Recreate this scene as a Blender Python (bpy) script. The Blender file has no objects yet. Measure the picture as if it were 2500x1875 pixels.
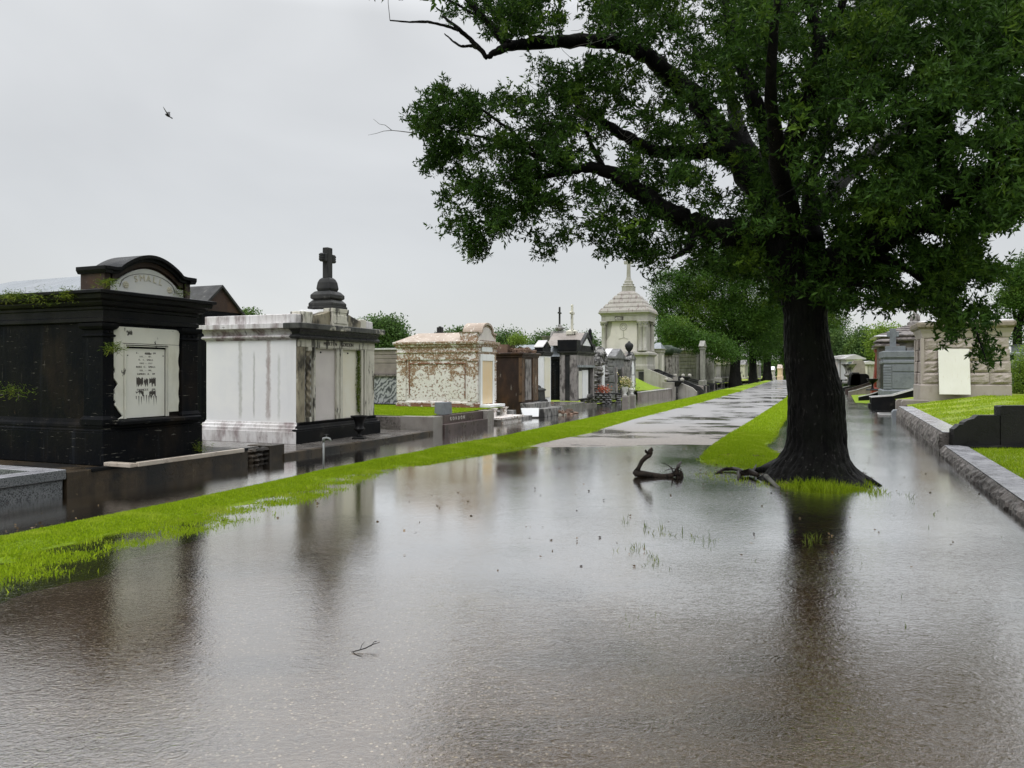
import bpy, math, random
import numpy as np
from mathutils import Vector, Matrix
sc = bpy.context.scene
COL = sc.collection
rad = math.radians
R = random.Random(7)
NR = np.random.default_rng(5)

# ------------------------------------------------------------------ camera, sky, sun, exposure
FP, HZ, CH = 1853.0, 906.0, 1.6          # focal length and horizon in photo pixels, eye height
cam = bpy.data.cameras.new('camera'); camo = bpy.data.objects.new('camera', cam); COL.objects.link(camo)
camo.location = (0, 0, CH); camo.rotation_euler = (rad(90), 0, 0)
cam.sensor_width = 36; cam.lens = FP / 2500 * 36; cam.shift_y = -(937.5 - HZ) / 2500
cam.clip_start = .05; cam.clip_end = 3000
sc.camera = camo
SUN_EL, SUN_AZ = 58, 200                  # azimuth clockwise from +Y: behind the camera, to the left
w = bpy.data.worlds.new('World'); sc.world = w; w.use_nodes = True
nt = w.node_tree; nt.nodes.clear()
out = nt.nodes.new('ShaderNodeOutputWorld')
sky = nt.nodes.new('ShaderNodeTexSky'); sky.sky_type = 'NISHITA'; sky.sun_disc = False
sky.sun_elevation = rad(SUN_EL); sky.sun_rotation = rad(SUN_AZ)
b1 = nt.nodes.new('ShaderNodeBackground'); b1.inputs['Strength'].default_value = .015
nt.links.new(sky.outputs[0], b1.inputs['Color'])
geo = nt.nodes.new('ShaderNodeTexCoord')
sep = nt.nodes.new('ShaderNodeSeparateXYZ'); nt.links.new(geo.outputs['Generated'], sep.inputs[0])
ramp = nt.nodes.new('ShaderNodeValToRGB')
ramp.color_ramp.elements[0].position = .0; ramp.color_ramp.elements[0].color = (.585, .588, .585, 1)
ramp.color_ramp.elements[1].position = 1.0; ramp.color_ramp.elements[1].color = (2.6, 2.62, 2.66, 1)
e = ramp.color_ramp.elements.new(.2); e.color = (.59, .597, .60, 1)
e = ramp.color_ramp.elements.new(.42); e.color = (.635, .643, .646, 1)
e = ramp.color_ramp.elements.new(.52); e.color = (1.25, 1.27, 1.29, 1)
e = ramp.color_ramp.elements.new(.7); e.color = (2.1, 2.12, 2.15, 1)
nt.links.new(sep.outputs['Z'], ramp.inputs[0])
mp = nt.nodes.new('ShaderNodeMapping'); mp.inputs['Scale'].default_value = (1, 1, 2.2)
nt.links.new(geo.outputs['Generated'], mp.inputs[0])
nz = nt.nodes.new('ShaderNodeTexNoise'); nz.inputs['Scale'].default_value = 2.6; nz.inputs['Detail'].default_value = 4
nz.inputs['Roughness'].default_value = .45; nz.inputs['Distortion'].default_value = .6
nt.links.new(mp.outputs[0], nz.inputs['Vector'])
mr = nt.nodes.new('ShaderNodeMapRange'); mr.inputs['From Min'].default_value = .3; mr.inputs['From Max'].default_value = .7
mr.inputs['To Min'].default_value = .925; mr.inputs['To Max'].default_value = 1.07
nt.links.new(nz.outputs['Fac'], mr.inputs['Value'])
vm = nt.nodes.new('ShaderNodeVectorMath'); vm.operation = 'SCALE'
nt.links.new(ramp.outputs[0], vm.inputs[0]); nt.links.new(mr.outputs[0], vm.inputs['Scale'])
b2 = nt.nodes.new('ShaderNodeBackground'); nt.links.new(vm.outputs[0], b2.inputs['Color'])
ad = nt.nodes.new('ShaderNodeAddShader'); nt.links.new(b1.outputs[0], ad.inputs[0]); nt.links.new(b2.outputs[0], ad.inputs[1])
nt.links.new(ad.outputs[0], out.inputs['Surface'])
sl = bpy.data.lights.new('sun', 'SUN'); sl.energy = .8; sl.angle = rad(25); sl.color = (1, .98, .95)
so = bpy.data.objects.new('sun', sl); COL.objects.link(so)
sd = Vector((math.sin(rad(SUN_AZ)) * math.cos(rad(SUN_EL)), math.cos(rad(SUN_AZ)) * math.cos(rad(SUN_EL)), math.sin(rad(SUN_EL))))
so.rotation_euler = sd.to_track_quat('Z', 'Y').to_euler()
sc.view_settings.view_transform = 'Standard'; sc.view_settings.look = 'None'
sc.view_settings.exposure = .1; sc.view_settings.gamma = 1
try:
    sc.cycles.max_bounces = 6; sc.cycles.diffuse_bounces = 3; sc.cycles.glossy_bounces = 3
    sc.cycles.transparent_max_bounces = 8; sc.cycles.caustics_reflective = False; sc.cycles.caustics_refractive = False
except Exception: pass

# ------------------------------------------------------------------ placing helpers (photo pixels -> metres)
def gp(px, py, z=0.0):
    Y = FP * (CH - z) / (py - HZ)
    return Vector(((px - 1250) / FP * Y, Y, z))
def at(px, py, Y): return Vector(((px - 1250) / FP * Y, Y, CH - (py - HZ) / FP * Y))

class Fr:
    """a thing's own frame: origin at its near visible corner, x and y along its two visible faces"""
    def __init__(s, px, Y, z0, ang):
        s.o = Vector(((px - 1250) / FP * Y, Y)); s.z0 = z0; s.ang = rad(ang)
        s.X = Vector((math.cos(s.ang), math.sin(s.ang))); s.Y = Vector((-math.sin(s.ang), math.cos(s.ang)))
    def _t(s, d, px, off=0, dd=None):
        k = (px - 1250) / FP; o = s.o + (dd * off if dd else Vector((0, 0)))
        return (k * o.y - o.x) / (d.x - k * d.y)
    def x(s, px, off=0): return s._t(s.X, px, off, s.Y)
    def y(s, px, off=0): return s._t(s.Y, px, off, s.X)
    def zx(s, px, py): return CH - (py - HZ) / FP * (s.o.y + s.X.y * s.x(px)) - s.z0
    def zy(s, px, py): return CH - (py - HZ) / FP * (s.o.y + s.Y.y * s.y(px)) - s.z0
    def z(s, py): return CH - (py - HZ) / FP * s.o.y - s.z0
    def empty(s, name, label, cat, group=None):
        o = bpy.data.objects.new(name, None); COL.objects.link(o); o.empty_display_size = .3
        o.location = (s.o.x, s.o.y, s.z0); o.rotation_euler = (0, 0, s.ang)
        return tag(o, label, cat, group)
LA, RA = 67.7, -22.3
def tag(o, label, cat, group=None, kind=None):
    o['label'] = label; o['category'] = cat
    if group: o['group'] = group
    if kind: o['kind'] = kind
    return o
def root(name, loc, label, cat, group=None, rz=0):
    o = bpy.data.objects.new(name, None); COL.objects.link(o); o.location = loc; o.rotation_euler = (0, 0, rz)
    o.empty_display_size = .2
    return tag(o, label, cat, group)

# ------------------------------------------------------------------ mesh helpers
class MB:
    def __init__(s): s.v = []; s.f = []; s.p = []
    def add(s, vs, fs):
        n = len(s.v); s.p.append((n, len(s.f))); s.v += [tuple(v) for v in vs]; s.f += [tuple(i + n for i in f) for f in fs]; return s
    def box(s, x0, x1, y0, y1, z0, z1):
        return s.add([(x0,y0,z0),(x1,y0,z0),(x1,y1,z0),(x0,y1,z0),(x0,y0,z1),(x1,y0,z1),(x1,y1,z1),(x0,y1,z1)],
                     [(3,2,1,0),(4,5,6,7),(0,1,5,4),(1,2,6,5),(2,3,7,6),(3,0,4,7)])
    def loft(s, rect, prof):
        x0, x1, y0, y1 = rect; vs = []; fs = []
        for o, z in prof: vs += [(x0-o,y0-o,z),(x1+o,y0-o,z),(x1+o,y1+o,z),(x0-o,y1+o,z)]
        for i in range(len(prof)-1):
            for k in range(4): a = i*4+k; b = i*4+(k+1)%4; fs.append((a, b, b+4, a+4))
        n = (len(prof)-1)*4; fs += [(3,2,1,0),(n,n+1,n+2,n+3)]
        return s.add(vs, fs)
    def prism(s, pts, a0, a1, ax='y'):
        """outline in the x-z plane pushed along y (ax='y'), in y-z along x (ax='x'), or x-y along z (ax='z')"""
        n = len(pts)
        mk = {'y': lambda p, a: (p[0], a, p[1]), 'x': lambda p, a: (a, p[0], p[1]), 'z': lambda p, a: (p[0], p[1], a)}[ax]
        vs = [mk(p, a0) for p in pts] + [mk(p, a1) for p in pts]
        return s.add(vs, [tuple(range(n)), tuple(reversed(range(n, 2*n)))] + [((i+1)%n, i, n+i, n+(i+1)%n) for i in range(n)])
    def lathe(s, c, prof, n=16, sx=1, sy=1):
        vs = []; fs = []
        for r, z in prof:
            for k in range(n): a = 2*math.pi*k/n; vs.append((c[0]+r*sx*math.cos(a), c[1]+r*sy*math.sin(a), c[2]+z))
        for i in range(len(prof)-1):
            for k in range(n): a = i*n+k; b = i*n+(k+1)%n; fs.append((a, b, b+n, a+n))
        m = (len(prof)-1)*n; fs += [tuple(reversed(range(n))), tuple(range(m, m+n))]
        return s.add(vs, fs)
    def tube(s, pts, rs, n=8, jit=0):
        pts = [Vector(p) for p in pts]; vs = []; fs = []
        prev = None
        for i, p in enumerate(pts):
            d = (pts[min(i+1, len(pts)-1)] - pts[max(i-1, 0)]).normalized()
            if prev is None:
                u = d.cross(Vector((0, 0, 1)));
                if u.length < .1: u = d.cross(Vector((1, 0, 0)))
            else: u = prev - d * prev.dot(d)
            u.normalize(); prev = u; v = d.cross(u)
            for k in range(n):
                a = 2*math.pi*k/n; r = rs[i] * (1 + (R.uniform(-jit, jit) if jit else 0))
                vs.append(p + u*math.cos(a)*r + v*math.sin(a)*r)
        for i in range(len(pts)-1):
            for k in range(n): a = i*n+k; b = i*n+(k+1)%n; fs.append((a, b, b+n, a+n))
        m = (len(pts)-1)*n; fs += [tuple(reversed(range(n))), tuple(range(m, m+n))]
        return s.add(vs, fs)
    def mesh(s, me, mat):
        return s.add([mat @ v.co for v in me.vertices], [tuple(p.vertices) for p in me.polygons])
    def rock(s, c, rx, ry, rz, n=7, jit=.25):
        vs = []; fs = []; m = n//2+1
        for i in range(m+1):
            t = math.pi*i/m
            for k in range(n):
                a = 2*math.pi*k/n; j = 1+R.uniform(-jit, jit)
                vs.append((c[0]+rx*math.sin(t)*math.cos(a)*j, c[1]+ry*math.sin(t)*math.sin(a)*j, c[2]+rz*math.cos(t)*j))
        for i in range(m):
            for k in range(n): a = i*n+k; b = i*n+(k+1)%n; fs.append((a, b, b+n, a+n))
        return s.add(vs, fs)
    def build(s, name, mat, parent=None, smooth=False, bevel=.008, loc=None, split=False):
        if split:           # every added solid becomes an object of its own
            q = s.p + [(len(s.v), len(s.f))]; o = None
            for (v0, f0), (v1, f1) in zip(q, q[1:]):
                m = MB(); m.v = s.v[v0:v1]; m.f = [tuple(i - v0 for i in f) for f in s.f[f0:f1]]
                o = m.build(name, mat, parent, smooth, bevel, loc)
            return o
        me = bpy.data.meshes.new(name); me.from_pydata(s.v, [], s.f); me.validate(); me.update()
        if smooth:
            me.polygons.foreach_set('use_smooth', [True]*len(me.polygons))
        o = bpy.data.objects.new(name, me); COL.objects.link(o)
        if mat: me.materials.append(mat)
        if parent: o.parent = parent
        if loc is not None: o.location = loc
        if bevel and not smooth:
            m = o.modifiers.new('bevel', 'BEVEL'); m.width = bevel; m.segments = 2; m.limit_method = 'ANGLE'; m.angle_limit = rad(40)
            m.harden_normals = False
        return o
def npmesh(name, V, Fq, mat, parent=None, attr=None):
    V = np.asarray(V, np.float32).reshape(-1, 3); Fq = np.asarray(Fq, np.int32); k = Fq.shape[1]
    me = bpy.data.meshes.new(name)
    me.vertices.add(len(V)); me.vertices.foreach_set('co', V.ravel())
    me.loops.add(Fq.size); me.loops.foreach_set('vertex_index', Fq.ravel())
    me.polygons.add(len(Fq)); me.polygons.foreach_set('loop_start', np.arange(0, Fq.size, k, dtype=np.int32))
    me.polygons.foreach_set('loop_total', np.full(len(Fq), k, dtype=np.int32))
    if attr is not None:
        a = me.attributes.new('tone', 'FLOAT', 'POINT'); a.data.foreach_set('value', np.asarray(attr, np.float32).ravel())
    me.update(calc_edges=True); me.validate()
    me.materials.append(mat)
    o = bpy.data.objects.new(name, me); COL.objects.link(o)
    if parent: o.parent = parent
    return o
def grid(name, nx, ny, fn, mat, parent=None, smooth=True, attr=None):
    I, J = np.meshgrid(np.linspace(0, 1, nx), np.linspace(0, 1, ny))
    V = np.stack(fn(I.ravel(), J.ravel()), 1)
    idx = np.arange(nx*ny).reshape(ny, nx)
    Fq = np.stack([idx[:-1,:-1], idx[:-1,1:], idx[1:,1:], idx[1:,:-1]], -1).reshape(-1, 4)
    o = npmesh(name, V, Fq, mat, parent, attr=attr)
    if smooth: o.data.polygons.foreach_set('use_smooth', [True]*len(o.data.polygons))
    return o
def unit(a): return a / (np.linalg.norm(a, axis=1, keepdims=True) + 1e-9)
def leaves(name, C, A, L, Wd, mat, parent=None, tone=None, flat=.0):
    """many small leaf-shaped faces: base C, axis A, length L, half width Wd"""
    n = len(C); A = unit(A)
    B = unit(np.cross(A, NR.normal(size=(n, 3)) + np.array([0, 0, flat])))
    L = np.broadcast_to(L, n)[:, None]; Wd = np.broadcast_to(Wd, n)[:, None]
    P = np.stack([C, C + A*L*.45 + B*Wd, C + A*L, C + A*L*.45 - B*Wd], 1)
    Fq = np.arange(n*4).reshape(n, 4)
    t = None if tone is None else np.repeat(tone, 4)
    return npmesh(name, P.reshape(-1, 3), Fq, mat, parent, t)
_fc = {}
def glyph(ch, font_scale=1):
    if ch in _fc: return _fc[ch]
    cu = bpy.data.curves.new('g', 'FONT'); cu.body = ch; cu.extrude = .06; cu.align_x = 'CENTER'; cu.resolution_u = 3
    ob = bpy.data.objects.new('g', cu); COL.objects.link(ob)
    bpy.context.view_layer.update()
    me = bpy.data.meshes.new_from_object(ob)
    bpy.data.objects.remove(ob); bpy.data.curves.remove(cu)
    _fc[ch] = me; return me
def text_x(mb, s, xc, z, size, y, pitch=.68, arc=None):
    """letters on a face that looks to -y, centred on xc"""
    n = len(s); base = Matrix.Rotation(rad(90), 4, 'X')
    for i, ch in enumerate(s):
        if ch == ' ': continue
        t = (i - (n-1)/2) * pitch * size
        if arc:
            a = t/arc; M4 = Matrix.Translation((xc + math.sin(a)*arc, y, z + (math.cos(a)-1)*arc)) @ Matrix.Rotation(a, 4, 'Y')
        else: M4 = Matrix.Translation((xc+t, y, z))
        mb.mesh(glyph(ch), M4 @ base @ Matrix.Scale(size, 4))

# ------------------------------------------------------------------ materials
def newmat(name):
    m = bpy.data.materials.new(name); m.use_nodes = True
    nt = m.node_tree; nt.nodes.clear()
    o = nt.nodes.new('ShaderNodeOutputMaterial'); b = nt.nodes.new('ShaderNodeBsdfPrincipled')
    nt.links.new(b.outputs[0], o.inputs['Surface'])
    return m, nt, b, o
def nod(nt, t, ins={}, **at_):
    n = nt.nodes.new(t)
    for k, v in at_.items(): setattr(n, k, v)
    for k, v in ins.items():
        if isinstance(v, bpy.types.NodeSocket): nt.links.new(v, n.inputs[k])
        else: n.inputs[k].default_value = v
    return n
def c4(c): return (c[0], c[1], c[2], 1)
def noise(nt, vec, scale, detail=5, rough=.6, sc3=None, dist=0):
    if sc3: vec = nod(nt, 'ShaderNodeMapping', {'Vector': vec, 'Scale': sc3}).outputs[0]
    return nod(nt, 'ShaderNodeTexNoise', {'Vector': vec, 'Scale': scale, 'Detail': detail, 'Roughness': rough, 'Distortion': dist}).outputs['Fac']
def mrange(nt, v, a, b, c=0., d=1.): return nod(nt, 'ShaderNodeMapRange', {'Value': v, 'From Min': a, 'From Max': b, 'To Min': c, 'To Max': d}).outputs[0]
def mth(nt, op, a, b=0.): return nod(nt, 'ShaderNodeMath', {0: a, 1: b}, operation=op).outputs[0]
def mixc(nt, f, a, b):
    n = nt.nodes.new('ShaderNodeMix'); n.data_type = 'RGBA'
    for k, v in ((0, f), (6, a), (7, b)):
        if isinstance(v, bpy.types.NodeSocket): nt.links.new(v, n.inputs[k])
        else: n.inputs[k].default_value = v if k == 0 else c4(v)
    return n.outputs[2]
def stone(name, c1, c2, layers=(), bands=(), rough=.55, bump=.3, bscale=25, scale=1., course=None, spec=.22, speck=None, zgrad=None, rock=None):
    """layers: (colour, noise scale xyz, lo, hi, strength); bands: (axis, centre, half width, z0, z1, colour, strength)"""
    m, nt, b, o = newmat(name)
    v = nod(nt, 'ShaderNodeTexCoord').outputs['Object']
    col = mixc(nt, mrange(nt, noise(nt, v, 1.7*scale, 6), .35, .65), c1, c2)
    xyz = nod(nt, 'ShaderNodeSeparateXYZ', {0: v})
    for i, (c, s3, lo, hi, st) in enumerate(layers):
        vv = nod(nt, 'ShaderNodeMapping', {'Vector': v, 'Location': (i*3.1, i*1.7, i*2.3)}).outputs[0]
        nv = noise(nt, vv, 1., 8, .65, s3)
        if zgrad and i == 0: nv = mth(nt, 'ADD', nv, mrange(nt, xyz.outputs[2], zgrad[0], zgrad[1], zgrad[2], zgrad[3]))
        f = mth(nt, 'MULTIPLY', mrange(nt, nv, lo, hi), st)
        col = mixc(nt, f, col, c)
    for ax, ce, hw, z0, z1, c, st in bands:
        co = xyz.outputs[ax]
        wob = mth(nt, 'MULTIPLY', mth(nt, 'SUBTRACT', noise(nt, v, 6, 5, .7), .5), hw*2.2)
        d = mth(nt, 'ABSOLUTE', mth(nt, 'SUBTRACT', mth(nt, 'ADD', co, wob), ce))
        f = mrange(nt, d, hw*.35, hw*1.15, 1, 0)
        f = mth(nt, 'MULTIPLY', f, mrange(nt, xyz.outputs[2], z0-.02, z0+.12)); f = mth(nt, 'MULTIPLY', f, mrange(nt, xyz.outputs[2], z1-.12, z1+.02, 1, 0))
        f = mth(nt, 'MULTIPLY', f, mth(nt, 'MULTIPLY', mrange(nt, noise(nt, v, 1, 6, .7, (18, 18, 3)), .3, .6, .45, 1), st))
        col = mixc(nt, f, col, c)
    if speck:
        col = mixc(nt, mth(nt, 'MULTIPLY', mrange(nt, noise(nt, v, speck[1], 2, .8), .55, .62), speck[2]), col, speck[0])
    h = noise(nt, v, bscale, 8, .7)
    if rock: h = mth(nt, 'ADD', h, mth(nt, 'MULTIPLY', noise(nt, v, rock[0], 6, .6), rock[1]))
    if course:      # stone courses: joint lines every course[0] metres
        fr = mth(nt, 'ABSOLUTE', mth(nt, 'SUBTRACT', mth(nt, 'FRACT', mth(nt, 'DIVIDE', xyz.outputs[2], course[0])), .5))
        j = mrange(nt, fr, .5-course[1]/course[0], .5-.2*course[1]/course[0])
        col = mixc(nt, mth(nt, 'MULTIPLY', j, .8), col, course[2]); h = mth(nt, 'SUBTRACT', h, mth(nt, 'MULTIPLY', j, 2.))
    nt.links.new(col, b.inputs['Base Color'])
    rr = mrange(nt, noise(nt, v, 3, 5), .3, .7, max(.05, rough-.15), rough+.15); nt.links.new(rr, b.inputs['Roughness'])
    b.inputs['Specular IOR Level'].default_value = spec
    bp = nod(nt, 'ShaderNodeBump', {'Height': h, 'Strength': bump, 'Distance': .02}); nt.links.new(bp.outputs[0], b.inputs['Normal'])
    return m
def leafmat(name, dark, light, tip=None, transl=.25, cl=1.2, rough=.5):
    m, nt, b, o = newmat(name)
    g = nod(nt, 'ShaderNodeNewGeometry'); v = nod(nt, 'ShaderNodeTexCoord').outputs['Object']
    col = mixc(nt, g.outputs['Random Per Island'], dark, light)
    if tip:
        f = mrange(nt, noise(nt, v, cl, 3, .6), .52, .72)
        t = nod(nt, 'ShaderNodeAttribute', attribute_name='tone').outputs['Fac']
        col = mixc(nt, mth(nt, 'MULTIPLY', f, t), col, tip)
    nt.links.new(col, b.inputs['Base Color']); b.inputs['Roughness'].default_value = rough; b.inputs['Specular IOR Level'].default_value = .07
    tr = nod(nt, 'ShaderNodeBsdfTranslucent', {'Color': col})
    mx = nod(nt, 'ShaderNodeMixShader', {0: transl, 1: b.outputs[0], 2: tr.outputs[0]}); nt.links.new(mx.outputs[0], o.inputs['Surface'])
    return m
BLK = (.012, .013, .015)
M = {}
M['black'] = stone('black_weathered_plaster', (.003, .004, .006), (.007, .007, .007),
    [((.030, .022, .015), (1.3, 1.3, .5), .54, .74, .6), ((.03, .034, .042), (6, 6, .35), .58, .76, .5), ((.22, .21, .18), (4, 4, 42), .64, .69, .75), ((.15, .14, .12), (30, 30, 1.8), .66, .71, .6), ((.10, .07, .045), (5, 5, 5), .74, .80, .6)],
    rough=.45, bump=.3, bscale=14, spec=.04)
M['blackside'] = M['black']
M['blackstone'] = stone('black_wet_stone', (.005, .006, .008), (.013, .0125, .012), [((.09, .085, .07), (2, 2, 2), .6, .8, .6), ((.2, .2, .18), (9, 9, 9), .68, .74, .35)], rough=.4, bump=.35, spec=.08)
M['marble'] = stone('weathered_marble', (.60, .60, .54), (.70, .69, .60), [((.42, .40, .30), (2.5, 2.5, 1.2), .5, .75, .6), ((.02, .018, .014), (5, 5, 3), .63, .66, .95), ((.25, .2, .15), (9, 9, 1), .66, .72, .5)], rough=.45, bump=.1)
M['tablet'] = stone('marble_tablet', (.66, .66, .60), (.72, .71, .64), [((.5, .47, .36), (1.5, 1.5, 1), .5, .8, .5), ((.06, .05, .04), (14, 14, 4), .68, .72, .7)], rough=.4, bump=.06)
M['white'] = stone('whitewashed_plaster', (.72, .735, .75), (.78, .785, .78), [((.5, .52, .5), (5, 5, .25), .55, .8, .45), ((.3, .28, .25), (30, 30, 5), .74, .78, .5)],
    rough=.6, bump=.08)
M['whitepurp'] = stone('white_plaster_with_purple_mould', (.70, .69, .69), (.6, .58, .57), [((.17, .115, .115), (3, 3, 1.2), .48, .64, .75), ((.33, .30, .29), (14, 14, 1.4), .5, .68, .6), ((.08, .07, .065), (20, 20, 2), .62, .72, .5), ((.05, .04, .04), (6, 6, 10), .66, .7, .7)], rough=.6, bump=.15)
M['pearl'] = stone('stained_marble', (.60, .58, .50), (.48, .46, .39), [((.03, .028, .024), (6, 6, 1.4), .53, .59, .92), ((.2, .18, .12), (8, 8, 2), .55, .7, .5)], rough=.5, bump=.25)
M['mossmarble'] = stone('mossy_stained_marble', (.33, .30, .22), (.2, .17, .12), [((.025, .022, .018), (4, 4, 1.5), .46, .6, .95), ((.5, .48, .4), (9, 9, 4), .62, .7, .8)], rough=.5, bump=.3)
M['cream'] = stone('cream_stone_panel', (.66, .50, .30), (.70, .55, .36), [((.6, .55, .45), (4, 4, 2), .5, .8, .6)], rough=.55, bump=.06)
M['creampale'] = stone('pale_cream_marble', (.70, .66, .52), (.72, .70, .60), [((.4, .35, .25), (8, 8, 2), .6, .8, .4)], rough=.5, bump=.06)
M['peel'] = stone('peeling_limewash_over_brick_plaster', (.72, .68, .67), (.68, .64, .60),
    [((.25, .15, .075), (1.9, 1.9, 3.2), .53, .55, .88), ((.19, .10, .045), (11, 11, 14), .55, .56, .9), ((.1, .06, .04), (22, 22, 22), .68, .70, .8), ((.7, .7, .66), (16, 16, 16), .54, .56, .8)], rough=.7, bump=.5, zgrad=(.45, 1.25, -.15, .10))
M['peelroof'] = stone('pinkish_roof_plaster', (.33, .265, .215), (.43, .36, .30), [((.66, .62, .56), (8, 8, 4), .58, .62, .8), ((.1, .06, .04), (6, 6, 6), .66, .7, .8)], rough=.6, bump=.35)
M['brick'] = stone('red_brick_base', (.17, .07, .04), (.25, .11, .06), [((.6, .58, .52), (4, 4, 5), .56, .58, .9), ((.03, .02, .015), (8, 8, 8), .6, .7, .6)], rough=.7, bump=.5, course=(.075, .012, (.3, .27, .22)))
M['brown'] = stone('dark_brown_plaster', (.022, .015, .013), (.045, .026, .018), [((.2, .18, .16), (4, 4, 1.5), .64, .68, .7), ((.1, .05, .025), (1.2, 1.2, .6), .55, .7, .7)], rough=.5, bump=.3)
M['brownlit'] = stone('lit_rusty_brown_plaster', (.13, .08, .045), (.07, .045, .03), [((.42, .38, .32), (6, 6, 2), .6, .64, .8), ((.02, .015, .01), (7, 7, 3), .54, .6, .8)], rough=.6, bump=.45)  # paler copy of the brown plaster, light on the front put into its colour
M['slab'] = stone('wet_concrete_slab', (.10, .095, .09), (.17, .155, .14), [((.05, .04, .035), (2, 2, 2), .5, .7, .7)], rough=.2, bump=.12)
M['kerb'] = stone('dark_wet_kerb', (.022, .018, .013), (.085, .062, .038), [((.012, .014, .016), (1.1, 1.1, 1.1), .45, .6, .85), ((.2, .17, .11), (4, 4, 2), .66, .76, .5)], rough=.35, bump=.4)
M['granite'] = stone('grey_granite', (.13, .14, .145), (.17, .175, .18), [((.02, .022, .024), (55, 55, 55), .5, .56, .85), ((.36, .37, .38), (70, 70, 70), .58, .62, .6)], rough=.5, bump=.35, bscale=90)
M['granitetop'] = stone('wet_grey_granite_top', (.30, .30, .32), (.38, .38, .40), [((.1, .085, .09), (2.5, 2.5, 2.5), .55, .75, .5), ((.12, .12, .13), (60, 60, 60), .55, .62, .5)], rough=.22, bump=.12, bscale=80)
M['roughgr'] = stone('rock_faced_granite', (.13, .115, .105), (.24, .215, .20), [((.03, .027, .024), (14, 14, 14), .5, .62, .85), ((.42, .40, .38), (30, 30, 30), .6, .66, .55)], rough=.5, bump=1.0, bscale=16, rock=(7, 1.5))
M['blackgr'] = stone('black_granite_slab', (.009, .009, .009), (.018, .0175, .017), [((.2, .2, .19), (16, 16, 110), .66, .72, .35), ((.45, .45, .42), (30, 30, 30), .73, .75, .6)], rough=.3, bump=.5, bscale=45)
M['copper'] = stone('grey_brown_polished_granite', (.21, .195, .18), (.28, .26, .24), [((.13, .1, .09), (3, 3, 1), .5, .8, .6)], rough=.35, bump=.06)
M['mauve'] = stone('dark_mauve_granite', (.05, .035, .035), (.10, .075, .07), [((.02, .016, .016), (5, 5, 2), .5, .7, .8)], rough=.35, bump=.12)
M['veined'] = None
M['blocks'] = stone('brownish_granite_blocks', (.19, .165, .15), (.27, .24, .215), [((.1, .08, .07), (3, 3, 2), .55, .75, .6)], rough=.5, bump=.5, bscale=18)
M['tan'] = stone('tan_granite_blocks', (.31, .265, .235), (.40, .35, .315), [((.16, .12, .1), (4, 4, 6), .58, .74, .6), ((.08, .07, .055), (28, 28, 28), .6, .66, .5)], rough=.6, bump=1., bscale=14, rock=(6, 1.4))
M['tansm'] = stone('tan_dressed_granite', (.34, .295, .265), (.40, .355, .325), [((.2, .16, .14), (5, 5, 3), .55, .75, .5)], rough=.5, bump=.15)
M['tanroof'] = stone('mossy_tan_cornice', (.20, .17, .13), (.3, .255, .21), [((.06, .055, .03), (6, 6, 6), .48, .62, .85)], rough=.6, bump=.8, bscale=14)
M['ply'] = stone('cream_painted_board', (.68, .67, .60), (.72, .71, .65), [((.5, .44, .3), (18, 18, 1.2), .6, .72, .5), ((.15, .12, .08), (22, 22, 6), .72, .74, .6)], rough=.6, bump=.08)
M['bluegr'] = stone('blue_grey_stone', (.155, .17, .185), (.20, .215, .23), [((.1, .11, .12), (5, 5, 5), .5, .7, .6)], rough=.5, bump=.7, bscale=12, rock=(5, .8))
M['darkrock'] = stone('dark_rock_faced_stone', (.10, .085, .08), (.19, .165, .155), [((.03, .026, .026), (5, 5, 6), .45, .62, .8)], rough=.45, bump=1., bscale=12, rock=(6, 1))
M['wetlight'] = stone('wet_pale_slabs', (.42, .41, .41), (.52, .51, .50), [((.25, .22, .22), (2, 2, 2), .55, .75, .5)], rough=.25, bump=.08)
M['red'] = stone('red_granite', (.20, .035, .022), (.27, .055, .035), [((.1, .02, .015), (3, 3, 2), .5, .8, .6)], rough=.35, bump=.08)
M['mon'] = stone('grey_beige_limestone', (.29, .28, .25), (.38, .365, .33), [((.2, .18, .14), (4, 4, .6), .5, .72, .75), ((.12, .105, .085), (9, 9, 1.5), .6, .7, .5)], rough=.6, bump=.2)
M['monpale'] = stone('pale_monument_panel', (.56, .52, .50), (.62, .58, .55), [((.42, .41, .36), (1, 1, 1), .5, .7, .6), ((.3, .3, .27), (7, 7, 7), .68, .72, .5)], rough=.6, bump=.08)
M['monroof'] = stone('purple_streaked_limestone', (.36, .345, .315), (.29, .265, .245), [((.12, .07, .075), (7, 7, .7), .54, .64, .8), ((.12, .1, .09), (11, 11, 2), .58, .7, .5)], rough=.5, bump=.15)
M['moss'] = stone('lichen_stained_stone', (.20, .195, .185), (.32, .31, .30), [((.025, .025, .025), (4, 4, 1.6), .46, .58, .92), ((.55, .53, .5), (10, 10, 5), .64, .7, .6)], rough=.6, bump=.6)
M['dark2'] = stone('sooty_grey_stone', (.018, .019, .020), (.045, .045, .043), [((.17, .165, .15), (6, 6, 4), .60, .70, .5)], rough=.45, bump=.35, spec=.12)
M['graycol'] = stone('blotched_grey_pillar', (.20, .185, .18), (.28, .26, .25), [((.05, .045, .042), (6, 6, 2.2), .48, .6, .85)], rough=.6, bump=.4)
M['roughblk'] = stone('rock_faced_grey_blocks', (.13, .13, .13), (.22, .22, .22), [((.03, .03, .03), (5, 5, 4), .5, .62, .8)], rough=.6, bump=.9, bscale=12, rock=(5, 1))
M['slate'] = stone('wet_grey_slate', (.17, .19, .21), (.23, .25, .27), [((.1, .1, .11), (1, 1, 1), .5, .7, .5)], rough=.3, bump=.15)
M['iron'] = stone('black_cast_iron', (.007, .007, .008), (.014, .014, .014), [((.1, .1, .1), (12, 12, 6), .66, .72, .4)], rough=.4, bump=.15, spec=.12)
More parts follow.
